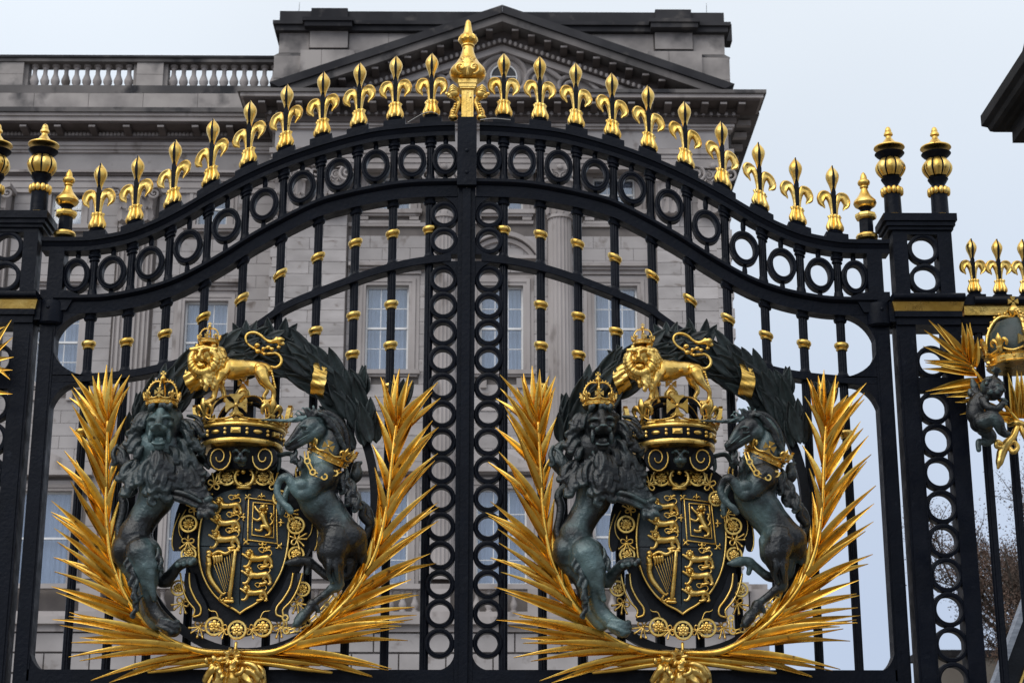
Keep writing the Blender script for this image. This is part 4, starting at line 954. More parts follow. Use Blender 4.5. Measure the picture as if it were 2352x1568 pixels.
    hb.lathe((X(XS+.035), -.02, zh-.165), [(.066, 0), (.080, .012), (.082, .05), (.082, .12), (.078, .140), (.066, .148)], 28); hb.build('hinge_barrel', 'iron', h, smooth=40)
    hb = MB(); hb.ball((X(XS+.04), -.104, zh-.07), (.011, .007, .011)); hb.build('rivet', 'iron', h, smooth=True)
    return t
PR = pier(1); PL = pier(-1)
FPITCH = .1545
def railing(sg):
    t = thing('railing', {1: 'black side railing with gilt spearheads and gold band to the right of the pier', -1: 'black side railing with gilt spearheads beyond the left pier'}[sg], 'railing', group='side railings')
    X = lambda v: sg*v; xa = 3.0; xb = xa+2.4; z = gp(2290, 678, -.1)[1]
    b = MB(); b.box(X(xa-.07), X(xb), -.075, .075, z-.05, z); b.box(X(xa-.08), X(xb), -.04, .04, z-.16, z-.111); b.box(X(xa-.08), X(xb), -.03, .03, z-.21, z-.161)
    b.sweep([(X(xa-.0), z-.025), (X(xb), z-.025)], [(.025*math.sin(a), -.075-.025*math.cos(a)) for a in [PI*i/6-PI/2 for i in range(7)]]); b.build('top_rail', 'iron', t, smooth=30)
    b = MB(); b.box(X(xa-.06), X(xb), -.062, .062, z-.11, z-.051); b.build('gilt_band', 'gold', t)
    x = xat(2233, 600) ; k = 0
    while x < xb-.1:
        fleur(X(x), z-.01, 0, t, .86)
        b = MB(); reeded(b, X(x), 0, .2, z-.2, .026, 8); b.build('bar', 'iron', t, smooth=30)
        x += FPITCH; k += 1
    b = MB(); b.box(X(xa-.08), X(xb), -.05, .05, .2, .3); b.build('foot_rail', 'iron', t)
    return t
railing(1); railing(-1)
# ================================================================== THE ROYAL ARMS ON THE GATES (modelled once on the right leaf, then copied to the left)
SH = 2.445                                     # distance between the two sets of arms
def crop(ox, oy, s):
    def f(x, y, d, r=None):
        p = at((ox+x/s)/1.7415, (oy+y/s)/1.7415, -d); k = 1/s/1.7415*(10-d)*1.043/FPX
        return (p.x, p.y, p.z) if r is None else (p.x, p.y, p.z, r*k)
    f.k = 1/s/1.7415*10*1.03/FPX; return f
cA = crop(2500, 1200, 3.733); cB = crop(2150, 1500, 3.1356); cC = crop(2150, 1950, 2.4127); cD = crop(2780, 1550, 3.136)
cE = crop(2780, 2000, 2.6135); cF = crop(2450, 1550, 3.484); cG = crop(2430, 1850, 2.09)
cR = crop(0, 0, 1/1.7415)                       # plain 2352-wide pixels
def tb(mb, cf, pts, seg=16, sub=5, flat=1.0): mb.tube([cf(*p) for p in pts], seg, sub, flat)
def bl(mb, cf, p, r, rot=None):
    c = cf(*p[:3]); k = cf.k; r = r if hasattr(r, '__len__') else (r, r, r); big = max(r)*k > .02
    mb.ball(c, tuple(a*k for a in r), rot, 22 if big else 12, 16 if big else 8)
def sculpt(mb, name, m, parent, voxel=.006, smooth=2, dents=(), rough_amp=0.0, rscale=25):
    """fuse overlapping shapes into one continuous skin"""
    me = mb.mesh(name, m); o = bpy.data.objects.new(name, me); S.collection.objects.link(o)
    md = o.modifiers.new('r', 'REMESH'); md.mode = 'VOXEL'; md.voxel_size = voxel; md.use_smooth_shade = True
    if smooth: ms = o.modifiers.new('s', 'SMOOTH'); ms.factor = 0.5; ms.iterations = smooth
    dg = bpy.context.evaluated_depsgraph_get(); dg.update()
    m2 = bpy.data.meshes.new_from_object(o.evaluated_get(dg)); o.modifiers.clear(); o.data = m2; bpy.data.meshes.remove(me)
    m2.name = name
    if not m2.materials: m2.materials.append(M[m])
    n = len(m2.vertices); co = np.empty(n*3, 'f'); m2.vertices.foreach_get('co', co); co = co.reshape(-1, 3)
    for (c, r, push) in dents:      # push a soft hollow (or swelling) into the skin
        d2 = ((co-np.array(c, 'f'))**2).sum(1); co += np.exp(-d2/(r*r))[:, None]*np.array(push, 'f')
    if rough_amp:
        nn = np.empty(n*3, 'f'); m2.vertices.foreach_get('normal', nn); nn = nn.reshape(-1, 3)
        w = np.array([noise.noise(Vector(v)*rscale) for v in co], 'f'); co += nn*(w*rough_amp)[:, None]
    m2.vertices.foreach_set('co', co.reshape(-1)); m2.update()
    m2.polygons.foreach_set('use_smooth', [True]*len(m2.polygons))
    o.parent = parent; return o
def rehome(root, loc):
    """move the root to its own base; the world-space children stay where they are"""
    root.location = loc; v = Vector(loc)
    for ch in root.children:
        ch.location = ch.location-v
def lock(mb, p, d, L, r, curl=1, seg=6, depth=.02, S_=None):
    # a lock of mane hanging in direction d (x,z), ending in a curl
    x, y, z = p; dx, dz = d; px, pz = -dz*curl, dx*curl; pts = []
    n = 9
    for i in range(n):
        t = i/(n-1)
        if t < .6: u = t/.6; ax = dx*L*u+px*L*.16*math.sin(u*PI); az = dz*L*u+pz*L*.16*math.sin(u*PI)
        else:
            a = (t-.6)/.4*1.5*PI; rr = L*.17*(1-.45*(t-.6)/.4)
            ax = dx*L+px*(rr-rr*math.cos(a))*1.0+dx*rr*math.sin(a); az = dz*L+pz*(rr-rr*math.cos(a))+dz*rr*math.sin(a)
        pts.append((x+ax, y-depth*math.sin(PI*t), z+az, r*(.75+.5*math.sin(PI*min(1, t*1.2))) if t < .8 else r*.6))
    mb.tube(pts, seg, 2)
def crown(c, R_, H, parent_name, label=None, parent=None, tilt=None, arches=True, m='gold', band_m='gold', name='crown', small=False, rot=None):
    """circlet with crosses pattee and fleurs-de-lis, pearled arches, orb and cross; a child of `parent`"""
    Mx = rot if rot is not None else Matrix.Identity(3)
    def T(mb):
        mb.v = [tuple(Vector(c)+Mx @ Vector(v)) for v in mb.v]; return mb
    b = MB(); hb = R_*.36
    b.lathe((0, 0, 0), [(R_*.90, 0), (R_*1.0, 0), (R_*1.03, hb*.10), (R_*1.0, hb*.22), (R_*.97, hb*.26), (R_*.99, hb*.74), (R_*1.03, hb*.80), (R_*1.06, hb*.92), (R_*1.03, hb), (R_*.94, hb), (R_*.90, hb*.6)], 36)
    o = T(b).build(name, band_m, parent, smooth=40)
    j = MB()
    for k in range(16):
        a = 2*PI*k/16
        if k % 2: j.ball((R_*1.0*math.cos(a), R_*1.0*math.sin(a), hb*.50), (R_*.06, R_*.06, hb*.13), seg=8, rings=5)
        else:
            q = Matrix.Rotation(a, 3, 'Z'); u = R_*.11; v = hb*.13; w = R_*1.05
            vs = [q @ Vector((R_*.96, s1*u, hb*.5+s2*v)) for s2 in (-1, 1) for s1 in (-1, 1)]+[q @ Vector((w, s1*u*.5, hb*.5+s2*v*.4)) for s2 in (-1, 1) for s1 in (-1, 1)]
            j.add(vs, [(0, 1, 5, 4), (1, 3, 7, 5), (3, 2, 6, 7), (2, 0, 4, 6), (4, 5, 7, 6)])
    T(j).build('jewel', m, o, smooth=30)['kind'] = 'stuff'
    def orn(mb, a, kind, sc):
        q = Matrix.Rotation(a-PI/2+PI, 3, 'Z'); s2 = sc
        sub = MB()
        if kind == 'cross':
            for t in range(4):
                al = PI/2*t; pts = []
                for (u, v) in ((.06, .10), (.26, .45), (-.26, .45), (-.06, .10)): pts.append((u*math.cos(al)-v*math.sin(al), u*math.sin(al)+v*math.cos(al)))
                sub.poly([(p[0]*s2, (p[1]+.52)*s2) for p in pts], -.10*s2, .10*s2)
            sub.ball((0, -.1*s2, .52*s2), (.1*s2,)*3, seg=8, rings=5)
        else:
            sub.tube([(0, 0, .05*s2, .10*s2), (0, -.04*s2, .4*s2, .14*s2), (0, -.06*s2, .66*s2, .17*s2), (0, -.03*s2, .95*s2, .03*s2)], 8, 3, flat=.6)
            for sg in (-1, 1): sub.tube([(sg*.05*s2, 0, .15*s2, .07*s2), (sg*.12*s2, -.02*s2, .42*s2, .09*s2), (sg*.30*s2, -.04*s2, .60*s2, .11*s2), (sg*.44*s2, -.03*s2, .46*s2, .09*s2), (sg*.40*s2, -.02*s2, .30*s2, .06*s2)], 8, 3)
            sub.box(-.16*s2, .16*s2, -.12*s2, .08*s2, .18*s2, .28*s2)
        for v in sub.v:
            w = Vector((v[0], v[1]-R_*1.08, v[2]+hb)); w.x, w.y = w.x, w.y
            lean = (w.z-hb)*.16; w.y -= lean
            mb.v.append(tuple(q @ w))
        nb = len(mb.v)-len(sub.v); mb.f.extend([tuple(i+nb for i in f) for f in sub.f]); mb.mi.extend([0]*len(sub.f))
    for k in range(8):
        a = 2*PI*k/8; ob = MB(); orn(ob, a+PI/2, 'cross' if k % 2 == 0 else 'fleur', R_*.62)
        T(ob).build('cross_pattee' if k % 2 == 0 else 'fleur_de_lis', m, o, smooth=35)
    # little arcs between the ornaments
    ar = MB()
    for k in range(8):
        a0 = 2*PI*k/8; pts = []
        for i in range(7):
            t = i/6; a = a0+t*2*PI/8; pts.append((R_*1.04*math.cos(a), R_*1.04*math.sin(a), hb*(1.0+.42*(abs(2*t-1))**1.6), R_*.045))
        ar.tube(pts, 6, 2)
    T(ar).build('circlet_arc', m, o, smooth=True)
    if arches:
        am = MB(); pm = MB(); Ht = H-R_*.55
        for k in range(4):
            a = PI/2*k; pts = []
            for i in range(9):
                t = i/8; rr = R_*(1.02*math.cos(t*PI/2)**.75)+.0; z = hb+ (Ht-hb)*math.sin(t*PI/2)**.9-R_*.10*math.exp(-((t-1)/.15)**2)
                pts.append((rr*math.cos(a), rr*math.sin(a), z, R_*.065))
                if 0 < i < 8: pm.ball((rr*1.0*math.cos(a), rr*1.0*math.sin(a), z+R_*.11), (R_*.06,)*3, seg=8, rings=5)
            am.tube(pts, 8, 2)
        T(am).build('crown_arch', m, o, smooth=True); p_ = T(pm).build('pearl', m, o, smooth=True); p_['kind'] = 'stuff'
        ob = MB(); ob.ball((0, 0, Ht+R_*.12), (R_*.20,)*3); ob.lathe((0, 0, Ht), [(R_*.23, R_*.09), (R_*.23, R_*.15)], 16); s3 = R_*.34
        for t in range(4):
            al = PI/2*t; pts = [(u*math.cos(al)-v*math.sin(al), u*math.sin(al)+v*math.cos(al)) for (u, v) in ((.07, .10), (.26, .5), (-.26, .5), (-.07, .10))]
            ob.poly([(p[0]*s3, (p[1])*s3+Ht+R_*.46) for p in pts], -.12*s3, .12*s3)
        T(ob).build('orb', m, o, smooth=35)
    return o

ARMS = []          # roots modelled on the right leaf
LBL = {}
def arms_thing(name, lr, ll, cat, group, base):
    t = thing(name, lr, cat, (0, 0, 0), group); LBL[t.name] = ll; t['_b'] = 0; del t['_b']; ARMS.append((t, base, ll)); return t

# ---------- oval iron ring and laurel wreath
_t, _b = cR(1562, 826, .10), cR(1562, 1500, .10); OC = (_t[0], _t[1], (_t[2]+_b[2])/2); RX, RZ = .690, (_t[2]-_b[2])/2
t = arms_thing('laurel_wreath', 'dark bronze laurel wreath with gilt ribbon bands arching behind the right arms', 'dark bronze laurel wreath with gilt ribbon bands arching behind the left arms', 'wreath', 'laurel wreaths behind the arms', OC)
b = MB(); b.ring(OC, RX, RZ, [(-.025, -.03), (.025, -.03), (.025, .03), (-.025, .03)], 72); b.build('oval_frame', 'blackmetal', t, smooth=30)
def leaf_mesh(L, w, cup=.25, bend=.2, n=8):
    key = 'leaf%.3f_%.3f_%.2f_%.2f' % (L, w, cup, bend)
    if key in M: return M[key]
    vs = []
    for i in range(n+1):
        t_ = i/n; ww = w*(math.sin(PI*min(1, t_**.75))**.85)*.5+.0015; zc = L*t_; yb = -bend*L*(t_**2)*.5
        for u in (-1, -.5, 0, .5, 1): vs.append((u*ww, yb-cup*ww*(abs(u)**1.5)*1.0+(.10*w if u == 0 else 0)+.03*w*math.sin(t_*18+u*3), zc))
    fs = [(i*5+j, i*5+j+1, (i+1)*5+j+1, (i+1)*5+j) for i in range(n) for j in range(4)]
    k = len(vs); vs += [(v[0], v[1]+.006, v[2]) for v in vs]; fs += [(a+k, d+k, c+k, b_+k) for (a, b_, c, d) in fs]
    fs += [(i*5, (i+1)*5, (i+1)*5+k, i*5+k) for i in range(n)]+[(i*5+4, i*5+4+k, (i+1)*5+4+k, (i+1)*5+4) for i in range(n)]
    me = MB().add(vs, fs).mesh('leaf', 'laurel', smooth=True); M[key] = me; return me
def put_leaf(me, name, p, ang, tilt, roll, parent, sc=1.0):
    o = new_ob(name, me, parent); o.location = p
    o.rotation_euler = (Matrix.Rotation(ang, 3, 'Y') @ Matrix.Rotation(tilt, 3, 'X') @ Matrix.Rotation(roll, 3, 'Z')).to_euler()
    o.scale = (sc, sc, sc); return o
LM = [leaf_mesh(.20, .078, .35, .25), leaf_mesh(.18, .070, .5, .1), leaf_mesh(.22, .080, .3, .4)]
rw = random.Random(3)
for side_ in (-1, 1):
    for k in range(13):
        ph = math.radians(22+ k*5.5)              # angle from horizontal up to the crown of the wreath
        x = OC[0]+side_*RX*math.cos(ph); z = OC[2]+RZ*math.sin(ph)
        tx, tz = -side_*RX*math.sin(ph), RZ*math.cos(ph); ta = math.atan2(tx, tz)        # heading of growth from +z towards +x
        for j in range(4):
            u = (-1.3, -.45, .45, 1.3)[j]*.052+rw.uniform(-.012, .012)
            nx, nz = math.cos(ta), -math.sin(ta)
            put_leaf(LM[(k+j) % 3], 'laurel_leaf', (x+nx*u*.9, OC[1]-.03-.03*(1.4-abs(u/.055))-rw.uniform(0, .03), z+nz*u*.9), ta+u*5.0+rw.uniform(-.12, .12), rw.uniform(.05, .3), rw.uniform(-.4, .4), t, rw.uniform(.85, 1.1))
for (px, py, aa) in ((1530, 800, (-28, -5, 18, 42)), (1600, 795, (-40, -10, 12, 35)), (1300, 965, (-15, 5, 22)), (1893, 935, (-25, 8, 30)), (1345, 900, (5, 25, 50)), (1808, 905, (-30, -8, 10)), (1440, 850, (-40, -15))):
    p = cR(px, py, .12)
    for a in aa: put_leaf(LM[1], 'laurel_leaf', (p[0]+rw.uniform(-.02, .02), p[1]-rw.uniform(0, .03), p[2]-.02), math.radians(a), rw.uniform(0, .25), rw.uniform(-.5, .5), t, 1.0)
for (px, py) in ((1553, 812), (1583, 812), (1830, 955), (1316, 970)):
    q = MB(); bl(q, cR, (px, py, .2), 5.5); q.build('berry', 'laurel', t, smooth=True)
for (pts) in ([(1428, 834, 1431, 899)], [(1712, 838, 1716, 912)]):
    for (xa_, ya_, xb_, yb_) in pts:
        sgn = 1 if xa_ > 1571 else -1; vs = []; n = 12; m_ = 6
        for i in range(n+1):
            t_ = i/n; cx = xa_+(xb_-xa_)*t_; cy = ya_+(yb_-ya_)*t_
            for j in range(m_+1):
                u = j/m_-.5; w = 31
                dd = .20+.075*math.sin(PI*t_)+.012*math.sin(t_*22+u*3)
                vs.append(cR(cx+u*w+sgn*6*math.sin(t_*PI*1.4), cy+sgn*u*w*.45, dd))
        fs = [(i*(m_+1)+j, i*(m_+1)+j+1, (i+1)*(m_+1)+j+1, (i+1)*(m_+1)+j) for i in range(n) for j in range(m_)]
        MB().add(vs, fs).build('ribbon_band', 'gold', t, smooth=True)

# ---------- gilt palm fronds, every leaflet its own folded blade
def blade(L, w, sag, twist=0.0):
    key = 'bl%.2f_%.2f_%.2f_%.2f' % (L, w, sag, twist)
    if key in M: return M[key]
    n = 9; vs = []
    for i in range(n+1):
        t_ = i/n; ww = w*(.30+.70*math.sin(PI*min(1, (t_+.02)**.62))**.8)*(1-t_**3.5)*.5+.0012
        yb = -sag*L*math.sin(PI*t_*.9)*.5; xo = twist*L*t_*t_
        a = 1.0-.30*t_                          # V fold
        for u in (-1, -.55, 0, .55, 1): vs.append((xo+u*ww*math.cos(a*.75), yb-abs(u)*ww*math.sin(a*.8)-.15*ww*(abs(u) == .55), L*t_))
    fs = [(i*5+j, i*5+j+1, (i+1)*5+j+1, (i+1)*5+j) for i in range(n) for j in range(4)]
    k = len(vs); vs += [(v[0]*1.0, v[1]+.005, v[2]) for v in vs]; fs += [(a_+k, d+k, c+k, b_+k) for (a_, b_, c, d) in fs]
    fs += [(i*5, (i+1)*5, (i+1)*5+k, i*5+k) for i in range(n)]+[(i*5+4, i*5+4+k, (i+1)*5+4+k, (i+1)*5+4) for i in range(n)]
    me = MB().add(vs, fs).mesh('leaflet', 'gold_leaf', smooth=50); M[key] = me; return me
def frond(name, lr, ll, stem, outer, inner, side, base):
    """stem: pixel points base->tip; outer/inner: (t along stem, length, angle off the stem in degrees, depth lean)"""
    t = arms_thing(name, lr, ll, 'palm branch', 'gilt palm branches', cR(*base))
    pts = [cR(x, y, d, r) for (x, y, d, r) in stem]; P, rr = catmull([Vector(p[:3]) for p in pts], [p[3] for p in pts], 6)
    b = MB(); b.tube([(p.x, p.y-.035, p.z, r*1.25) for p, r in zip(P, rr)], 10); b.build('palm_stem', 'gold_leaf', t, smooth=True)
    n = len(P)-1; rg = random.Random(11 if side < 0 else 12)
    def put(tt, L, off, lean, sgn, w):
        f = tt*n; i = min(int(f), n-1); p = P[i].lerp(P[i+1], f-i); d = (P[min(i+2, n)]-P[max(i-1, 0)]).normalized()
        ta = math.atan2(d.x, d.z)
        me = blade(round(L, 2), w, rg.choice((.10, .16)), rg.choice((-.06, 0, .06)))
        o = new_ob('leaflet', me, t); o.location = (p.x, p.y-.004, p.z)
        o.rotation_euler = (Matrix.Rotation(ta+sgn*math.radians(off), 3, 'Y') @ Matrix.Rotation(lean, 3, 'X') @ Matrix.Rotation(-sgn*rg.uniform(.1, .6), 3, 'Z')).to_euler()
        return o
    for (tt, L, off, lean) in outer: put(tt+rg.uniform(-.004, .004), L*rg.uniform(.94, 1.06), off+rg.uniform(-4, 4), lean+rg.uniform(-.10, .12), side, .060)
    for (tt, L, off, lean) in inner: put(tt+rg.uniform(-.004, .004), L*rg.uniform(.94, 1.06), off+rg.uniform(-4, 4), lean+rg.uniform(-.10, .12), -side, .058)
    for (L, a, lean) in ((.36, 0, .02), (.33, 7, .15), (.33, -9, -.05), (.30, 15, .1), (.30, -17, .2), (.26, 25, -.1), (.26, -26, .05)):
        put(.985, L, a, lean, 1, .060)
    return t
def fan(n, t0, t1, L0, L1, a0, a1, l0=.05, l1=.3):
    out_ = []
    for k in range(n):
        u = k/(n-1); out_.append((t0+(t1-t0)*u, L0+(L1-L0)*u, a0+(a1-a0)*u, (l0, (l0+l1)/2, l1)[k % 3])) 
    return out_
k_ = 1.0
LS = [(1568, 1500, .13, 5), (1500, 1500, .15, 6), (1440, 1486, .16, 6), (1385, 1458, .17, 6), (1336, 1412, .18, 6), (1300, 1360, .18, 5.5), (1272, 1300, .18, 5), (1256, 1240, .18, 4.5), (1246, 1160, .18, 4), (1242, 1080, .18, 4), (1238, 1020, .18, 3.5), (1236, 975, .18, 3)]
RS = [(1578, 1500, .14, 5), (1640, 1500, .15, 6), (1690, 1482, .16, 6), (1745, 1446, .17, 6), (1790, 1405, .18, 6), (1828, 1358, .18, 5.5), (1856, 1305, .18, 5), (1876, 1240, .18, 4.5), (1886, 1160, .18, 4), (1890, 1080, .18, 4), (1892, 1025, .18, 3.5), (1894, 985, .18, 3)]
OUT = fan(7, .05, .24, .72, .62, 5, 19, .05, .28)+fan(17, .26, .96, .54, .38, 20, 29)
OUT2 = fan(8, .12, .93, .56, .36, 30, 42, -.22, -.05)
INN = fan(13, .10, .97, .30, .32, 13, 24, -.02, .12)
frond('palm_branch', 'gilt palm branch left of the bronze lion on the right leaf, near the ring column', 'gilt palm branch curving up the left side of the left arms, beside the bronze lion', LS, OUT+OUT2, INN, -1, (1568, 1500, .13))
frond('palm_branch', 'gilt palm branch curving up the right side of the right arms, against the open sky', 'gilt palm branch curving up the right side of the left arms, beside the ring column', RS, OUT+OUT2, INN, 1, (1578, 1500, .14))
# cut stalk ends crossing at the foot
for sg, lb in ((-1, 0), (1, 0)):
    pass

# ---------- cartouche and shield
t = arms_thing('shield', 'dark oval shield of the right arms with gilt lions and harp, framed by black scrollwork', 'dark oval shield of the left arms with gilt lions and harp, framed by black scrollwork', 'shield', 'shields of arms', cG(620, 1300, .1))
def outline(mb, cf, pts, d, r, seg=8, sub=4): mb.tube([cf(x, y, d, r) for (x, y) in pts], seg, sub)
# backing strapwork
b = MB()
def slab(cf, pts, d0, d1, sub=4):
    P, _ = catmull([Vector((x, y, 0)) for x, y in pts+[pts[0]]], [0]*(len(pts)+1), sub); P = P[:-1]
    v = [cf(p.x, p.y, d1) for p in P]+[cf(p.x, p.y, d0) for p in P]; n = len(P)
    b.add(v, [tuple(range(n)), tuple(range(2*n-1, n-1, -1))]+[(i, i+n, (i+1) % n+n, (i+1) % n) for i in range(n)])
slab(cG, [(160, 270), (330, 70), (618, 0), (900, 70), (1070, 270), (1150, 520), (1140, 740), (1020, 1000), (880, 1290), (720, 1440), (520, 1440), (355, 1290), (215, 1000), (95, 740), (85, 520)], .09, .14)
for sg in (-1, 1):
    q = lambda x: 618+sg*(618-x)
    slab(cG, [(q(205), 60), (q(110), 200), (q(30), 420), (q(12), 620), (q(25), 735), (q(75), 725), (q(95), 600), (q(110), 400), (q(180), 240), (q(250), 120)], .06, .17)
    slab(cG, [(q(150), 930), (q(220), 930), (q(270), 1060), (q(340), 1180), (q(370), 1290), (q(330), 1330), (q(240), 1320), (q(250), 1240), (q(190), 1130), (q(150), 1030)], .07, .2)
b.build('cartouche', 'blackmetal', t, smooth=30)
b = MB()
for sg in (-1, 1):
    q = lambda x: 618+sg*(618-x)
    outline(b, cG, [(q(215), 40), (q(225), 90), (q(190), 220)], .20, 8); outline(b, cG, [(q(180), 30), (q(188), 100), (q(140), 250)], .20, 8)
    outline(b, cG, [(q(60), 430), (q(20), 560), (q(14), 680), (q(30), 735)], .175, 6); outline(b, cG, [(q(110), 400), (q(65), 500), (q(70), 590), (q(100), 640)], .18, 6)
    outline(b, cG, [(q(185), 930), (q(200), 1040), (q(250), 1140), (q(300), 1210), (q(300), 1270), (q(250), 1290)], .205, 9)
    outline(b, cG, [(q(110), 930), (q(140), 1060), (q(190), 1160), (q(250), 1230), (q(240), 1285)], .20, 8)
    outline(b, cG, [(q(330), 1195), (q(370), 1240), (q(420), 1250), (q(445), 1310)], .175, 6)
b.build('cartouche_edging', 'gold', t, smooth=True)
# the oval field, gently domed
SO = [(245, 560), (262, 430), (310, 330), (400, 260), (520, 225), (618, 218), (716, 225), (836, 260), (930, 330), (975, 430), (990, 560), (988, 700), (965, 860), (915, 990), (845, 1100), (755, 1180), (680, 1225), (630, 1262), (575, 1225), (490, 1180), (395, 1095), (320, 985), (270, 860), (246, 700)]
P, _ = catmull([Vector((x, y, 0)) for x, y in SO+[SO[0]]], [0]*(len(SO)+1), 3); P = P[:-1]; n = len(P); vs = []; fs = []
cc = Vector((618, 690, 0))
def dome(x, y):
    u = ((x-618)/375)**2+((y-690)/520)**2; return .185+.045*max(0, 1-u)
for i in range(7):
    s_ = 1-i/6*.999
    for p in P: q_ = cc+(p-cc)*s_; vs.append(cG(q_.x, q_.y, dome(q_.x, q_.y)))
for p in P: vs.append(cG(p.x, p.y, .12))
for i in range(6):
    for j in range(n): fs.append((i*n+j, i*n+(j+1) % n, (i+1)*n+(j+1) % n, (i+1)*n+j))
for j in range(n): fs.append((7*n+j, 7*n+(j+1) % n, (j+1) % n, j))
MB().add(vs, fs).build('shield_field', 'shield', t, smooth=50)
b = MB(); RP = [(x, y) for x, y in SO]
idx = list(range(10, 24))+[0]
outline(b, cG, [SO[i % 24] for i in list(range(9, 18))], .20, 10); outline(b, cG, [SO[i % 24] for i in list(range(17, 26))], .20, 10)
b.build('shield_rim', 'gold', t, smooth=True)
b = MB(); b.tube([cG(618, y, dome(618, y)+.001, 3.5) for y in range(240, 1240, 60)], 4); b.tube([cG(x, 702, dome(x, 702)+.001, 3.5) for x in range(255, 985, 50)], 4); b.build('quarter_line', 'blackmetal', t)
# charges
def passant(cx, cy, s, name='lion_charge', headfull=True):
    b = MB(); D_ = dome(cx, cy)+.004
    def T(pts, seg=8, sub=3): b.tube([cG(cx+x*s, cy+y*s, D_+.014, r*s*(1.4 if r > 7 else 1.05)) for (x, y, r) in pts for p_ in [(0,)]], seg, sub)
    T([(-55, 5, 26), (0, 8, 21), (45, 0, 20), (80, -2, 24)]); T([(-70, -25, 20), (-55, 5, 24)])
    T([(-70, 15, 15), (-85, 60, 11), (-110, 80, 9), (-128, 78, 9)]); T([(-62, 10, 14), (-90, 0, 12), (-125, -20, 10), (-150, -35, 9)])
    T([(75, 5, 20), (60, 50, 12), (90, 70, 9), (50, 85, 10), (30, 84, 9)]); T([(90, 0, 20), (118, 35, 12), (122, 60, 9), (128, 82, 11), (112, 88, 9)])
    T([(95, -15, 6), (118, -40, 6), (100, -72, 6), (60, -66, 6), (30, -52, 5), (5, -66, 5), (-5, -85, 5), (20, -98, 6), (60, -88, 7), (95, -100, 10)])
    for (x, y, r) in ((45, -70, 11), (70, -80, 11), (85, -100, 12), (60, -98, 9)): bl(b, cG, (cx+x*s, cy+y*s, D_+.014), r*s)
    if headfull:
        for a in range(9): bl(b, cG, (cx-88*s+28*s*math.cos(a*.7), cy-40*s+32*s*math.sin(a*.7), D_+.016), 12*s)
        bl(b, cG, (cx-88*s, cy-42*s, D_+.030), 26*s); bl(b, cG, (cx-90*s, cy-28*s, D_+.042), 12*s); bl(b, cG, (cx-60*s, cy-10*s, D_+.02), 24*s)
    b.build(name, 'gold', t, smooth=True)
for (cx, cy, s) in ((478, 360, .86), (478, 505, .88), (482, 640, .92), (768, 800, .90), (765, 940, .88), (748, 1085, .80)): passant(cx, cy, s)
# rampant lion in its double tressure
b = MB()
def fr(pts, r, d=.008):
    for i in range(4):
        (x0, y0), (x1, y1) = pts[i], pts[(i+1) % 4]
        b.tube([cG(x0+(x1-x0)*k/5, y0+(y1-y0)*k/5, dome(x0+(x1-x0)*k/5, y0+(y1-y0)*k/5)+d, r) for k in range(6)], 6)
fr([(640, 300), (868, 330), (905, 680), (665, 650)], 7); fr([(682, 338), (850, 352), (872, 632), (697, 608)], 6)
for (x, y, ax, ay) in ((640, 300, -.7, -.7), (745, 300, 0, -1), (868, 330, .7, -.7), (630, 460, -1, 0), (905, 505, 1, 0), (665, 655, -.7, .7), (790, 672, 0, 1), (912, 690, .7, .7)):
    d_ = dome(x, y)+.012; b.tube([cG(x, y, d_, 6), cG(x+ax*30, y+ay*30, d_, 9), cG(x+ax*46, y+ay*46, d_, 3)], 6, 2)
    for q_ in (-1, 1): b.tube([cG(x+ax*6, y+ay*6, d_, 5), cG(x+ax*20-q_*ay*20, y+ay*20+q_*ax*20, d_, 7), cG(x+ax*8-q_*ay*30, y+ay*8+q_*ax*30, d_, 4)], 6, 2)
b.build('tressure', 'gold', t, smooth=True)
b = MB()
def TT(pts, d=.022): b.tube([cG(x, y, dome(x, y)+d, r*1.25) for (x, y, r) in pts], 8, 3)
TT([(780, 400, 20), (775, 440, 26), (800, 500, 20), (825, 545, 22)]); bl(b, cG, (785, 375, .26), 24); bl(b, cG, (770, 380, .27), 12)
for a in range(8): bl(b, cG, (785+30*math.cos(a*.8), 392+36*math.sin(a*.8), .25), 12)
TT([(765, 430, 13), (735, 410, 9), (712, 385, 8), (705, 370, 7)]); TT([(770, 460, 13), (740, 485, 9), (715, 478, 8), (700, 470, 7)])
TT([(820, 540, 20), (775, 535, 13), (775, 570, 10), (735, 570, 9), (728, 562, 8)]); TT([(830, 550, 20), (845, 580, 12), (840, 605, 10), (815, 612, 9)])
TT([(835, 530, 6), (860, 500, 7), (840, 470, 7), (850, 440, 9), (835, 430, 7)]); b.build('rampant_lion_charge', 'gold', t, smooth=True)
# harp
b = MB()
def H_(pts, d=.02, seg=8): b.tube([cG(x, y, dome(x, y)+d, r*1.2) for (x, y, r) in pts], seg, 3)
for (x0, y0, x1, y1, w) in ((582, 740, 540, 1160, 16),):
    H_([(573, 745, 13), (560, 930, 15), (538, 1130, 17)]); 
vs = []
b.box(cG(510, 0, 0)[0], cG(600, 0, 0)[0], -.255, -.20, cG(0, 745, .22)[2], cG(0, 722, .22)[2]) if False else None
H_([(545, 738, 9), (600, 735, 9)]); H_([(500, 1160, 12), (565, 1162, 12)]); H_([(510, 1135, 10), (562, 1137, 10)])
H_([(355, 850, 20), (350, 910, 19), (375, 980, 18), (430, 1050, 15), (480, 1100, 11), (505, 1090, 6)])
H_([(380, 770, 12), (430, 745, 14), (490, 765, 13), (530, 740, 10), (515, 725, 7)]); H_([(345, 850, 14), (330, 845, 8)])
bl(b, cG, (350, 755, .235), (24, 24, 26)); bl(b, cG, (352, 780, .235), 20); H_([(345, 790, 20), (352, 840, 20)])
for k in range(4): H_([(390+22*k, 790-2*k, 13), (400+20*k, 830-6*k, 9), (395+22*k, 855-8*k, 4)])
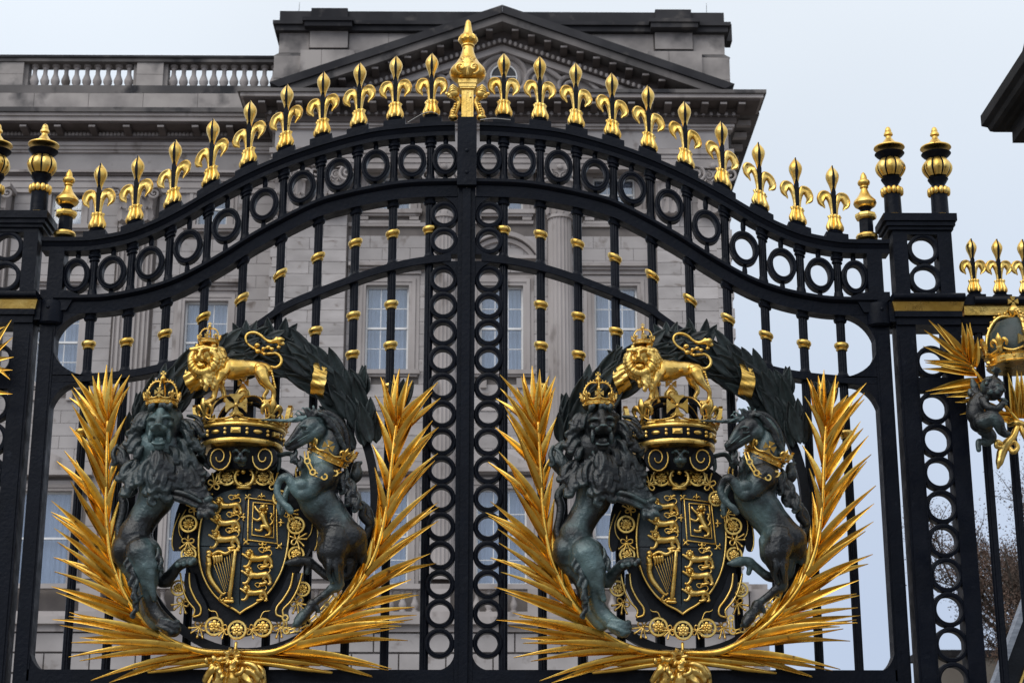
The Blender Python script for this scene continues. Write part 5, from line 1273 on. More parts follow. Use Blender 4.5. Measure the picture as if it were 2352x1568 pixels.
H_([(470, 1110, 8), (455, 1140, 8), (475, 1155, 7), (490, 1140, 6)])
for k in range(8): u = k/7; b.tube([cG(400+165*u*.85, 860-105*u, .235, 2.6), cG(500+50*u*.9, 1085-70*u-170*u*u, .23, 2.6)], 5)
b.build('harp_charge', 'gold', t, smooth=True)
# collar of roses and knots
def rose(cx, cy, d, r, tilt=(0, 0)):
    q = MB(); c = cG(cx, cy, d); k = cG.k*r
    q.ring(c, k*.86, k*.86, [(-.10*k, -.16*k), (.10*k, -.16*k), (.16*k, 0), (.10*k, .16*k), (-.10*k, .16*k)], 24)
    for a in range(5):
        an = a*2*PI/5+PI/2; q.ball((c[0]+.40*k*math.cos(an), c[1]-.06*k, c[2]+.40*k*math.sin(an)), (.25*k, .12*k, .25*k), seg=8, rings=5)
        an += PI/5; q.ball((c[0]+.24*k*math.cos(an), c[1]-.16*k, c[2]+.24*k*math.sin(an)), (.15*k, .1*k, .15*k), seg=8, rings=5)
        q.tube([(c[0]+.35*k*math.cos(an), c[1], c[2]+.35*k*math.sin(an), .07*k), (c[0]+.80*k*math.cos(an), c[1], c[2]+.80*k*math.sin(an), .05*k)], 5)
    q.ball((c[0], c[1]-.24*k, c[2]), (.13*k,)*3, seg=8, rings=5); q.build('rose_medallion', 'gold', t, smooth=35)
def knot(cx, cy, d, r, ang):
    q = MB(); c = Vector(cG(cx, cy, d)); k = cG.k*r; ca, sa = math.cos(ang), math.sin(ang)
    def pt(u, v, rr, dd=0): return (c.x+(u*ca-v*sa)*k, c.y-dd*k, c.z+(u*sa+v*ca)*k, rr*k)
    for sg in (-1, 1):
        q.tube([pt(0, 0, .09), pt(sg*.30, .25, .09, .1), pt(sg*.62, .18, .09, .15), pt(sg*.58, -.15, .09, .1), pt(sg*.2, -.18, .09, .05), pt(0, .05, .09, .1)], 6, 3)
        q.tube([pt(0, 0, .08, .1), pt(sg*.12, -.45, .09, .15), pt(sg*.30, -.9, .10, .1), pt(sg*.36, -1.02, .15, .1)], 6, 2)
        q.tube([pt(0, 0, .08, .1), pt(sg*.30, -.35, .09, .1), pt(sg*.72, -.68, .10, .1), pt(sg*.82, -.76, .15, .1)], 6, 2)
    q.tube([pt(0, .1, .10, .1), pt(0, .35, .09, .2), pt(0, .65, .09, .1)], 6, 2); q.ball(pt(0, 0, 0, .15)[:3], (.16*k,)*3, seg=8, rings=5); q.build('cord_knot', 'gold', t, smooth=True)
for (x, y, d, r) in ((450, 125, .22, 74), (750, 125, .22, 74), (910, 300, .23, 66), (155, 515, .215, 74), (1050, 530, .215, 74), (1060, 770, .19, 68), (165, 770, .19, 66), (85, 1050, .15, 66), (1115, 1060, .14, 62), (425, 1370, .20, 78), (830, 1380, .20, 78), (632, 1400, .24, 78)): rose(x, y, d, r)
for (x, y, d, r, a) in ((345, 190, .22, 80, 2.5), (855, 190, .22, 80, -2.5), (262, 290, .21, 66, 2.2), (190, 400, .21, 62, 3.3), (160, 660, .21, 74, 0), (1055, 640, .21, 80, 1.2), (985, 420, .22, 70, 1.0), (130, 1170, .15, 80, -.5), (1080, 1170, .15, 80, .5), (300, 1370, .17, 80, -.6), (955, 1370, .17, 80, .6), (530, 1400, .22, 62, -1.2), (735, 1400, .22, 62, 1.2)): knot(x, y, d, r, a)
b = MB(); c = cG(600, 125, .24); b.ring(c, .052, .052, [(-.009, -.012), (.009, -.012), (.013, 0), (.009, .012), (-.009, .012)], 28); 
b.tube([cG(520, 100, .235, 12), cG(545, 105, .24, 12)], 6); b.tube([cG(655, 105, .24, 12), cG(685, 100, .235, 12)], 6); b.ball(cG(600, 80, .27), (.014,)*3)
b.tube([cG(510, 180, .22, 12), cG(560, 175, .23, 18), cG(600, 195, .235, 14), cG(640, 175, .23, 18), cG(690, 180, .22, 12)], 8, 3); b.tube([cG(548, 215, .235, 12), cG(600, 212, .245, 14), cG(650, 215, .235, 12)], 8, 3); b.build('collar_clasp', 'gold', t, smooth=True)
q = MB(); q.tube([cD(150, 1010, .24, 36), cD(190, 900, .26, 34), cD(280, 850, .28, 30), (cD(380, 840, .28, 32)), cD(440, 900, .27, 34), cD(490, 990, .26, 30)], 10, 4, flat=.45); q.tube([cD(240, 900, .27, 30), cD(250, 1000, .28, 26), cD(240, 1060, .28, 8)], 8, 3, flat=.5); q.build('scroll_strap', 'laurel', t, smooth=True)
# black scrolled block with the lion mask carrying the crown
b = MB(); c = cF(905, 900, .16)
b.lathe((c[0], c[1], c[2]-.10), [(.14, -.03), (.175, .02), (.19, .08), (.195, .16), (.20, .22)], 28)
b.build('scroll_block', 'blackmetal', t, smooth=40)
b = MB()
for sg, cx in ((-1, 618), (1, 1240)):
    x0 = cF(cx, 985, .33); sgx = sg
    pts = spiral((x0[0], x0[2]), .075, 1.75, PI*.58 if sg < 0 else PI*.42, -1 if sg < 0 else 1, x0[1]+.01, rr=.0062, zs=1.25)
    b.tube(pts, 8)
b.build('gilt_volute', 'gold', t, smooth=True)
b = MB()
for sg, cx in ((-1, 618), (1, 1240)):
    x0 = cF(cx, 985, .315); b.lathe((x0[0], x0[1], x0[2]), [(.072, -.02), (.074, 0), (.070, .012), (.03, .016)], 26, axis=Matrix.Rotation(PI/2, 3, 'X')); 
b.build('volute_disc', 'blackmetal', t, smooth=30)
b = MB(); mk = lambda x, y, d, r: bl(b, cF, (x, y, d), r)
mk(940, 900, .32, (120, 120, 110)); mk(905, 1010, .375, 55); mk(985, 1010, .375, 55); mk(945, 950, .375, (40, 60, 60)); mk(945, 1000, .42, 28); mk(945, 1070, .34, (60, 60, 40))
tb(b, cF, [(840, 900, .37, 22), (885, 880, .385, 24), (915, 900, .39, 14)]); tb(b, cF, [(1050, 900, .37, 22), (1005, 880, .385, 24), (975, 900, .39, 14)])
sculpt(b, 'lion_mask', 'bronze', t, .006, 1)
b = MB(); 
for (y, w, d, r) in ((672, 195, .355, 13), (705, 180, .35, 18), (745, 190, .35, 11)): b.tube([cF(945+u*w, y+18*u*u, d+.02-.02*u*u, r) for u in (-1, -.6, -.2, .2, .6, 1)], 8)
b.build('lintel_moulding', 'gold', t, smooth=True)

# ---------- the great crown
CC = cF(862, 720, .28)
t = arms_thing('royal_crown', 'large gilt royal crown with black jewelled band under the small gilt lion, right arms', 'large gilt royal crown with black jewelled band under the small gilt lion, left arms', 'crown', 'large royal crowns', CC)
cz0 = CC[2]-.050; R0 = .236; cy0 = CC[1]+.06
b = MB(); b.lathe((CC[0], cy0, cz0), [(R0*.80, -.012), (R0*.985, -.008), (R0*1.0, 0), (R0*1.0, .012), (R0*.985, .018)], 56); g1 = b.build('lower_rim', 'gold', t, smooth=35)
b = MB(); b.lathe((CC[0], cy0, cz0), [(R0*.80, 0), (R0*.95, .016), (R0*.985, .03), (R0*1.0, .085), (R0*.9, .09), (R0*.78, .05)], 56); b.build('black_band', 'blackmetal', t, smooth=35)
b = MB(); b.lathe((CC[0], cy0, cz0), [(R0*.96, .083), (R0*1.02, .085), (R0*1.045, .092), (R0*1.045, .100), (R0*1.03, .106), (R0*1.06, .112), (R0*1.05, .122), (R0*.97, .122)], 56); b.build('upper_rim', 'gold', t, smooth=35)
for k in range(24):
    a = 2*PI*k/24-PI/2; q = MB(); x, y = CC[0]+R0*1.0*math.cos(a), cy0+R0*1.0*math.sin(a); z = cz0+.055
    if k % 2: q.ball((x, y, z+.011), (.010,)*3, seg=8, rings=6); q.ball((x, y, z-.011), (.010,)*3, seg=8, rings=6)
    elif k % 4 == 0:
        rt = Matrix.Rotation(a+PI/2, 3, 'Z'); vs = [Vector((x, y, z))+rt @ Vector((s1*.027, .006, s2*.015)) for s2 in (-1, 1) for s1 in (-1, 1)]+[Vector((x, y, z))+rt @ Vector((s1*.027, -.010, s2*.015)) for s2 in (-1, 1) for s1 in (-1, 1)]+[Vector((x, y, z))+rt @ Vector((s1*.012, -.018, 0)) for s1 in (-1, 1)]
        q.add(vs, [(0, 1, 5, 4), (1, 3, 7, 5), (3, 2, 6, 7), (2, 0, 4, 6), (4, 5, 9, 8), (5, 7, 9), (7, 6, 8, 9), (6, 4, 8)])
    else: q.ball((x, y, z), (.027, .012, .013), rot=Matrix.Rotation(a+PI/2, 3, 'Z'))
    q.build('jewel', 'gold', t, smooth=30)
def big_orn(k):
    a = 2*PI*k/8-PI/2; q = MB(); s_ = .118; sub = MB()
    if k % 2 == 0:
        for i in range(4):
            al = PI/2*i; pts = [(u*math.cos(al)-v*math.sin(al), u*math.sin(al)+v*math.cos(al)) for (u, v) in ((.05, .08), (.13, .28), (.34, .47), (0, .47) if False else (.30, .50), (-.30, .50), (-.34, .47), (-.13, .28), (-.05, .08))]
            sub.poly([(p[0]*s_, (p[1]+.95)*s_) for p in pts], -.10*s_, .10*s_)
        sub.ball((0, -.12*s_, .95*s_), (.09*s_,)*3)
        zt_ = .5
    else:
        sub.tube([(0, 0, .55*s_, .06*s_), (0, -.05*s_, .85*s_, .15*s_), (0, -.10*s_, 1.08*s_, .20*s_), (0, -.08*s_, 1.35*s_, .12*s_), (0, -.02*s_, 1.44*s_, .05*s_)], 10, 3, flat=.55)
        for sg in (-1, 1): sub.tube([(sg*.06*s_, 0, .55*s_, .06*s_), (sg*.12*s_, -.04*s_, .80*s_, .09*s_), (sg*.32*s_, -.08*s_, 1.06*s_, .13*s_), (sg*.52*s_, -.05*s_, .95*s_, .12*s_), (sg*.52*s_, 0, .74*s_, .07*s_), (sg*.44*s_, 0, .66*s_, .06*s_)], 10, 3)
        sub.box(-.2*s_, .2*s_, -.12*s_, .1*s_, .58*s_, .66*s_)
    # swept foot joining the circlet
    for sg in (-1, 1): sub.tube([(sg*1.05*s_, .10*s_, .02*s_, .07*s_), (sg*.6*s_, .03*s_, .08*s_, .07*s_), (sg*.22*s_, -.03*s_, .28*s_, .07*s_), (sg*.07*s_, -.05*s_, .58*s_, .06*s_)], 8, 3)
    sub.poly([(-.16*s_, .02*s_), (.16*s_, .02*s_), (0, .26*s_)], -.12*s_, .02*s_)
    rt = Matrix.Rotation(a+PI/2, 3, 'Z')
    for v in sub.v: w = Vector((v[0], v[1]-R0*1.02-v[2]*.18, (v[2]*.40 if v[2] < .55*s_ else v[2]-.33*s_)+.118)); w = rt @ w; q.v.append((CC[0]+w.x, cy0+w.y, cz0+w.z))
    q.f = sub.f; q.mi = sub.mi
    q.build('cross_pattee' if k % 2 == 0 else 'fleur_de_lis', 'gold', t, smooth=35)
for k in range(8): big_orn(k)
for k in range(4):
    a = PI/4+PI/2*k; P_ = []; 
    for i in range(10):
        u = i/9; rr = R0*(1.0*math.cos(u*PI/2)**.6); P_.append((CC[0]+rr*math.cos(a), cy0+rr*math.sin(a), cz0+.12+.165*math.sin(u*PI/2)))
    q = MB(); q.tube([(p[0], p[1], p[2], .017) for p in P_], 8, 2); q.build('crown_arch', 'blackmetal', t, smooth=True)
    q = MB(); 
    for off in (-.014, .014): q.tube([(p[0]-off*math.sin(a), p[1]+off*math.cos(a), p[2]+.012, .0055) for p in P_], 6, 2)
    q.build('arch_edging', 'gold', t, smooth=True)
q = MB(); oz_ = cz0+.285; q.ball((CC[0]-.005, cy0, oz_+.035), (.043,)*3, seg=18, rings=12); q.lathe((CC[0], cy0, oz_-.02), [(.05, 0), (.055, .012), (.04, .022)], 20); s3 = .062
for i in range(4):
    al = PI/2*i; q.poly([((u*math.cos(al)-v*math.sin(al))*s3+CC[0]-.005, (u*math.sin(al)+v*math.cos(al))*s3+oz_+.105) for (u, v) in ((.07, .1), (.32, .5), (-.32, .5), (-.07, .1))], cy0-.010, cy0+.010)
q.build('orb', 'gold', t, smooth=35)
q = MB(); q.lathe((CC[0], cy0, cz0), [(.10, 0), (.10, .13)], 20); q.box(CC[0]-.045, CC[0]+.045, cy0+.10, cy0+.2, cz0+.1, cz0+.33); q.build('bracket', 'blackmetal', t, smooth=40)
rl = random.Random(21)
# ---------- gilt lion standing on the crown
t = arms_thing('lion_statue', 'small crowned gilt lion standing on the royal crown of the right arms, tail curled', 'small crowned gilt lion standing on the royal crown of the left arms, tail curled', 'lion statue', 'gilt lions on the crowns', cA(760, 1530, .3))
b = MB()
tb(b, cA, [(470, 1020, .36, 150), (600, 1050, .36, 160), (720, 1045, .35, 145), (850, 1030, .34, 112), (960, 1035, .34, 105), (1070, 1070, .34, 118)], 16)
bl(b, cA, (400, 1080, .38), (150, 150, 190)); bl(b, cA, (320, 1170, .40), (110, 110, 110))
bl(b, cA, (250, 830, .44), (135, 130, 150)); bl(b, cA, (340, 900, .40), (170, 150, 200)); bl(b, cA, (420, 1000, .37), (150, 140, 150))
# muzzle, brow, cheeks, jaw
bl(b, cA, (205, 870, .50), (62, 60, 46)); bl(b, cA, (170, 895, .515), 34); bl(b, cA, (240, 895, .515), 34); bl(b, cA, (200, 850, .53), (30, 26, 20)); tb(b, cA, [(225, 740, .50, 36), (205, 800, .52, 30), (200, 850, .53, 26)])
bl(b, cA, (215, 985, .49), (62, 60, 36)); tb(b, cA, [(110, 760, .50, 20), (150, 750, .515, 24), (180, 770, .515, 16)]); tb(b, cA, [(320, 750, .49, 22), (275, 740, .515, 26), (235, 770, .515, 16)])
bl(b, cA, (305, 900, .46), (60, 60, 80)); bl(b, cA, (120, 880, .47), (40, 50, 80))
bl(b, cA, (120, 705, .46), (34, 24, 40)); bl(b, cA, (350, 695, .45), (44, 28, 46))
# legs
tb(b, cA, [(480, 1120, .42, 100), (460, 1200, .43, 66), (430, 1270, .43, 50), (405, 1400, .42, 42), (385, 1480, .42, 44), (350, 1520, .44, 46), (310, 1535, .46, 36)])
tb(b, cA, [(400, 1180, .34, 80), (430, 1280, .33, 46), (470, 1400, .32, 38), (480, 1480, .32, 38), (500, 1510, .33, 34)])
tb(b, cA, [(1060, 1090, .40, 110), (1110, 1180, .41, 84), (1180, 1270, .41, 52), (1250, 1345, .40, 38), (1262, 1420, .39, 34), (1250, 1500, .39, 36), (1190, 1530, .41, 36), (1140, 1520, .42, 32)])
tb(b, cA, [(980, 1120, .30, 90), (1000, 1220, .29, 58), (1070, 1310, .28, 42), (1085, 1370, .28, 34), (1050, 1430, .28, 32), (1040, 1480, .28, 34), (980, 1490, .30, 30)])
for (x, y, d) in ((300, 1545, .475), (330, 1550, .47), (365, 1548, .46), (1130, 1530, .43), (1165, 1545, .43), (1200, 1550, .42), (955, 1500, .31), (985, 1505, .31)): bl(b, cA, (x, y, d), 20)
tb(b, cA, [(560, 980, .40, 60), (540, 1080, .42, 60), (490, 1150, .43, 50)]); tb(b, cA, [(1000, 1010, .39, 60), (1080, 1040, .40, 60), (1130, 1130, .41, 50)])
# tail
tb(b, cA, [(1130, 1010, .30, 26), (1200, 1022, .30, 24), (1262, 985, .30, 25), (1282, 920, .30, 25), (1250, 850, .30, 22), (1190, 808, .30, 22), (1110, 812, .30, 24), (1030, 815, .30, 26), (950, 785, .30, 24), (860, 735, .30, 20), (775, 680, .30, 20), (728, 610, .30, 21), (735, 540, .30, 22), (790, 503, .30, 22), (870, 505, .30, 24), (950, 545, .30, 22), (1020, 605, .30, 20), (1100, 640, .30, 30), (1190, 620, .31, 44), (1255, 610, .32, 50)], 10, 4)
for (x, y, r_) in ((915, 690, 44), (930, 780, 46), (1010, 740, 34), (1080, 720, 38), (1140, 745, 34), (1235, 720, 34), (1290, 670, 36), (1280, 610, 40), (1200, 590, 36), (1240, 650, 44), (1030, 820, 32)): bl(b, cA, (x, y, .315), (r_, r_*.8, r_*.8))
for k in range(7): bl(b, cA, (1190+12*k, 1080+40*k, .37), (22, 22, 24))
sculpt(b, 'lion_body', 'gold', t, .0036, 3, dents=[(cA(208, 938, .53), .017, (0, .030, 0)), (cA(150, 790, .525), .011, (0, .026, 0)), (cA(268, 785, .52), .012, (0, .026, 0)), (cA(820, 1180, .40), .03, (0, .01, .01))])
b = MB()
for ring_, (f1, n1, dd) in enumerate(((1.0, 19, .470), (1.28, 22, .445), (1.5, 20, .41))):
    for k in range(n1):
        a = -1.1+k*(4.9/n1)+.1*ring_; ca, sa = math.cos(a), math.sin(a)
        x = 222+(96 if ca < 0 else 130)*f1*ca; y = 872+165*f1*sa
        if y < 735 or x > 470: continue
        lock(b, cA(x, y-12, dd), (ca*.75, -abs(sa)*.35-.45), .042, .0125, rl.choice((-1, 1)), depth=.012)
for k in range(9): lock(b, cA(95+34*k, 745-abs(k-4)*-10, .475), ((k-4)*.22, .5), .022, .011, -1 if k < 4 else 1, depth=.008)
bl(b, cA, (365, 900, .37), (150, 120, 185)); bl(b, cA, (385, 1050, .36), (130, 110, 160))
for k in range(86):
    a = rl.uniform(-.2, 2*PI-.2); rr = rl.uniform(.75, 1.1); x = 300+150*rr*math.cos(a)*1.05; y = 860+210*rr*math.sin(a)
    if ((x-215)/125.)**2+((y-880)/175.)**2 < 1 or y < 690: continue
    d = .44-.0011*max(0, x-330)*.5+rl.uniform(-.01, .01); p = cA(x, y, d)
    dx, dy = (x-235), (y-830); n_ = math.hypot(dx, dy)+1; lock(b, p, (dx/n_*.5+.1, -abs(dy/n_)*.3-.75), .045+.012*rl.random(), .0095, rl.choice((-1, 1)), depth=.012)
for k in range(40):
    x = rl.uniform(180, 500); y = rl.uniform(1000, 1290); 
    if y > 1290-abs(x-330)*.7: continue
    lock(b, cA(x, y-30, .47-.0004*abs(x-300)), (rl.uniform(-.2, .3), -1), .05, .010, rl.choice((-1, 1)), depth=.01)
sculpt(b, 'mane', 'gold', t, .0042, 1)
c = cA(270, 665, .43); crown((c[0], c[1], c[2]-.004), .055, .125, None, parent=t)

# ---------- bronze lion
t = arms_thing('lion_statue', 'dark bronze crowned lion rearing on the left of the right shield', 'dark bronze crowned lion rearing on the left of the left shield', 'lion statue', 'bronze lions supporting the shields', cC(800, 1400, .2))
b = MB()
tb(b, cC, [(560, -150, .24, 190), (560, 0, .25, 190), (535, 120, .25, 170), (470, 240, .25, 145), (410, 350, .25, 140), (370, 470, .25, 165), (400, 600, .25, 160)], 18)
bl(b, cC, (280, 610, .26), (125, 120, 150)); bl(b, cC, (470, 660, .30), (180, 140, 180)); bl(b, cC, (240, 560, .25), (85, 90, 100))
tb(b, cC, [(470, 640, .32, 165), (530, 780, .33, 135), (560, 900, .33, 95), (560, 1010, .31, 72), (570, 1100, .29, 70), (620, 1200, .28, 72), (700, 1280, .29, 72), (770, 1340, .31, 78), (830, 1370, .33, 76)], 14)
tb(b, cC, [(250, 640, .24, 110), (330, 780, .22, 90), (420, 900, .22, 75), (480, 1060, .22, 70), (540, 1200, .23, 80), (620, 1300, .24, 80)], 12)
for (x, y) in ((875, 1300), (885, 1345), (870, 1390), (820, 1410)): bl(b, cC, (x, y, .36), (32, 34, 26))
for (x0, y0, x1, y1) in ((700, 1270, 860, 1310), (700, 1300, 860, 1350), (680, 1330, 840, 1395)): tb(b, cC, [(x0, y0, .35, 20), ((x0+x1)/2, (y0+y1)/2-6, .375, 22), (x1, y1, .375, 22)])
tb(b, cC, [(500, 760, .36, 60), (590, 820, .37, 50), (600, 940, .36, 42), (640, 1080, .35, 30)]); tb(b, cC, [(440, 560, .33, 60), (540, 640, .36, 70), (610, 760, .37, 50)])
# far hind leg, lifted on to the frame
tb(b, cC, [(520, 780, .20, 90), (640, 900, .20, 70), (720, 850, .22, 58), (790, 770, .25, 52), (850, 730, .27, 56), (910, 715, .28, 52), (960, 715, .29, 44)])
for (x, y) in ((820, 750), (880, 740), (945, 730), (975, 700)): bl(b, cC, (x, y, .315), (26, 26, 30))
for k in range(6): bl(b, cC, (700+12*k, 940-24*k, .2), 26)
# fore legs
tb(b, cC, [(640, -60, .30, 130), (730, 20, .34, 105), (830, 75, .36, 80), (920, 115, .37, 64), (1000, 150, .37, 56), (1070, 180, .37, 62), (1110, 200, .37, 60)], 14)
for (x0, y0, x1, y1) in ((1070, 140, 1125, 110), (1100, 180, 1185, 190), (1100, 220, 1160, 260), (1060, 240, 1105, 290), (1030, 220, 1035, 290)): tb(b, cC, [(x0, y0, .38, 28), ((x0+x1)/2, (y0+y1)/2, .40, 30), (x1, y1, .395, 28)])
tb(b, cC, [(760, 40, .40, 30), (900, 70, .415, 26), (1040, 140, .41, 18)]); tb(b, cC, [(720, 90, .39, 30), (860, 130, .40, 24), (1000, 190, .40, 16)])
tb(b, cC, [(700, -160, .20, 110), (820, -190, .20, 74), (900, -250, .22, 58), (960, -270, .24, 52), (1010, -230, .25, 42)], 12)
for (x, y) in ((1000, -215), (1040, -240), (1030, -190), (990, -280)): bl(b, cC, (x, y, .27), 26)
# head
bl(b, cB, (790, 640, .36), (230, 200, 250)); bl(b, cB, (790, 620, .42), (160, 140, 165))
bl(b, cB, (760, 900, .32), (300, 210, 270)); bl(b, cB, (720, 1150, .30), (270, 190, 230)); bl(b, cB, (560, 820, .30), (150, 140, 280)); bl(b, cB, (1010, 820, .30), (110, 130, 260))
tb(b, cB, [(800, 470, .46, 60), (815, 560, .505, 44), (825, 620, .535, 42)]); bl(b, cB, (828, 632, .55), (52, 34, 26))
bl(b, cB, (775, 680, .53), (58, 52, 44)); bl(b, cB, (880, 680, .53), (56, 52, 44)); bl(b, cB, (815, 860, .49), (90, 66, 34)); bl(b, cB, (815, 905, .46), (70, 60, 50)); bl(b, cB, (820, 800, .50), (52, 46, 24))
tb(b, cB, [(640, 575, .45, 22), (700, 545, .49, 28), (755, 545, .505, 22)]); tb(b, cB, [(960, 560, .45, 22), (915, 530, .49, 28), (865, 535, .505, 20)])
bl(b, cB, (700, 640, .46), (50, 50, 40)); bl(b, cB, (930, 630, .46), (44, 50, 40)); bl(b, cB, (690, 770, .45), (36, 60, 90)); bl(b, cB, (925, 780, .45), (36, 60, 90))
bl(b, cB, (590, 520, .38), (50, 40, 60)); bl(b, cB, (985, 530, .38), (50, 40, 60))
body_l = b; b = MB(); bl(b, cB, (760, 900, .31), (290, 190, 250)); bl(b, cB, (720, 1130, .29), (250, 170, 200)); bl(b, cB, (790, 600, .33), (230, 170, 230))
def mane(n, x0, x1, y0, y1, f, dep, L, r_, fan_=.5, xc=790):
    for k in range(n):
        x = rl.uniform(x0, x1); y = rl.uniform(y0, y1)
        if not f(x, y): continue
        dx = (x-xc)/260.; lock(b, cB(x, y, dep(x, y)), (dx*fan_+rl.uniform(-.15, .15), -1+abs(dx)*.15), L*rl.uniform(.8, 1.2), r_*rl.uniform(.8, 1.15), (1 if x > xc else -1)*(1 if rl.random() < .75 else -1), depth=.018)
face = lambda x, y: ((x-805)/175.)**2+((y-680)/235.)**2
mane(52, 470, 1120, 420, 960, lambda x, y: 1.15 < face(x, y) < 3.2, lambda x, y: .43-.10*min(1.2, abs(x-790)/330.), .085, .0165, 1.0)
mane(26, 470, 1080, 900, 1130, lambda x, y: True, lambda x, y: .44-.10*abs(x-780)/330., .13, .019, .55)
mane(22, 520, 1120, 1120, 1290, lambda x, y: True, lambda x, y: .43-.09*abs(x-800)/330., .13, .020, .6)
for (x, y) in ((690, 440), (770, 425), (850, 430), (920, 440), (640, 450)): lock(b, cB(x, y+20, .44), (rl.uniform(-.3, .3), .9), .035, .012, rl.choice((-1, 1)))
# tail: S-curve and flame tuft; curling fringe down the hind leg
mane_l = b; b = MB()
for (x, y) in ((400, 690), (440, 760), (400, 830), (450, 880), (420, 960), (470, 990), (430, 1040), (500, 1080), (460, 1130), (640, 620), (660, 680), (360, 640)): lock(b, cC(x, y-30, .36 if y < 1000 else .33), (rl.uniform(-.35, .1), -1), .075, .0115, rl.choice((-1, 1, 1)), depth=.012)
tb(b, cC, [(210, 500, .22, 40), (190, 400, .22, 36), (215, 280, .22, 40), (225, 170, .22, 44), (200, 90, .22, 42), (230, 20, .22, 40), (300, 0, .23, 34), (330, 40, .24, 30), (290, 80, .25, 22)], 10, 4)
tb(b, cC, [(240, 30, .22, 36), (290, -60, .22, 44), (250, -150, .23, 60), (190, -250, .24, 75), (190, -350, .24, 60), (240, -420, .24, 40)], 10, 4)
for k in range(10): lock(b, cC(150+20*k*.9, -400+22*k, .30), (rl.uniform(-.1, .5), -1), .10, .013, rl.choice((-1, 1)), depth=.02)
sculpt(b, 'tail_and_fringe', 'bronze_mane', t, .0052, 1)
b = mane_l
sculpt(b, 'mane', 'bronze_mane', t, .0052, 1, rough_amp=.0010, rscale=30)
sculpt(body_l, 'lion_body', 'bronze', t, .0055, 9, rough_amp=.0016, rscale=18, dents=[(cB(820, 770, .53), .034, (0, .05, 0)), (cB(715, 598, .50), .014, (0, .022, 0)), (cB(905, 590, .50), .014, (0, .022, 0)), (cB(808, 655, .56), .006, (0, .010, 0)), (cB(852, 655, .56), .006, (0, .010, 0)), (cC(290, 700, .32), .04, (.01, .02, 0))])
c = cB(765, 395, .385); crown((c[0], c[1], c[2]-.006), .086, .200, None, parent=t)

# ---------- bronze unicorn
t = arms_thing('unicorn_statue', 'dark bronze unicorn with gilt coronet collar rearing on the right of the right shield', 'dark bronze unicorn with gilt coronet collar rearing on the right of the left shield', 'unicorn statue', 'bronze unicorns supporting the shields', cE(600, 1240, .15))
b = MB()
tb(b, cE, [(610, -80, .27, 205), (650, 20, .27, 205), (715, 110, .26, 195), (800, 220, .26, 180), (880, 320, .26, 180), (950, 410, .26, 195)], 18)
bl(b, cE, (580, -60, .29), (170, 160, 160)); bl(b, cE, (930, 400, .26), (230, 190, 170)); bl(b, cE, (1060, 450, .25), (110, 120, 170)); bl(b, cE, (1110, 560, .22), (55, 80, 120))
tb(b, cE, [(860, 430, .30, 190), (850, 560, .31, 170), (870, 660, .31, 125), (880, 750, .30, 88), (900, 830, .29, 72), (900, 900, .28, 64)], 14)
tb(b, cE, [(905, 890, .28, 66), (850, 930, .28, 50), (780, 990, .27, 42), (700, 1050, .27, 40), (650, 1100, .27, 50)], 12)
tb(b, cE, [(650, 1090, .27, 56), (630, 1140, .27, 52), (610, 1180, .28, 50)], 12); tb(b, cE, [(700, 1130, .27, 34), (720, 1160, .27, 26)])
tb(b, cE, [(610, 1160, .28, 46), (570, 1220, .29, 62), (520, 1290, .30, 52), (495, 1305, .30, 28)], 12)
bl(b, cE, (935, 880, .27), (40, 44, 46)); tb(b, cE, [(820, 560, .36, 40), (850, 680, .37, 34), (840, 780, .35, 26), (870, 860, .33, 20)]); tb(b, cE, [(900, 620, .36, 40), (920, 740, .36, 28), (930, 850, .32, 20)])
tb(b, cE, [(950, 600, .20, 120), (960, 740, .18, 80), (900, 800, .19, 60), (780, 800, .21, 52), (700, 750, .22, 44), (630, 690, .23, 44), (570, 650, .24, 56), (520, 630, .25, 44)], 12)
tb(b, cE, [(540, 625, .25, 40), (470, 640, .26, 56), (400, 655, .27, 42), (340, 662, .27, 14)], 12, flat=.8); tb(b, cE, [(580, 680, .24, 30), (560, 760, .24, 26)])
# forelegs
tb(b, cD, [(840, 1120, .36, 190), (720, 1280, .38, 130), (640, 1340, .40, 95), (560, 1300, .41, 72), (500, 1200, .42, 62), (440, 1135, .42, 56), (380, 1140, .42, 52), (330, 1210, .41, 46), (320, 1300, .41, 44), (350, 1380, .41, 48), (390, 1430, .41, 52)], 14)
tb(b, cD, [(390, 1430, .41, 46), (430, 1470, .42, 40), (480, 1510, .42, 46), (520, 1560, .42, 40)], 12); tb(b, cD, [(360, 1430, .40, 26), (350, 1500, .40, 34), (370, 1590, .40, 20)])
bl(b, cD, (630, 1230, .42), (90, 70, 80)); bl(b, cD, (430, 1140, .43), (56, 40, 44))
tb(b, cD, [(640, 1200, .30, 90), (520, 1180, .30, 60), (430, 1230, .30, 48), (380, 1330, .31, 40), (370, 1450, .32, 42), (360, 1580, .33, 40)], 10)
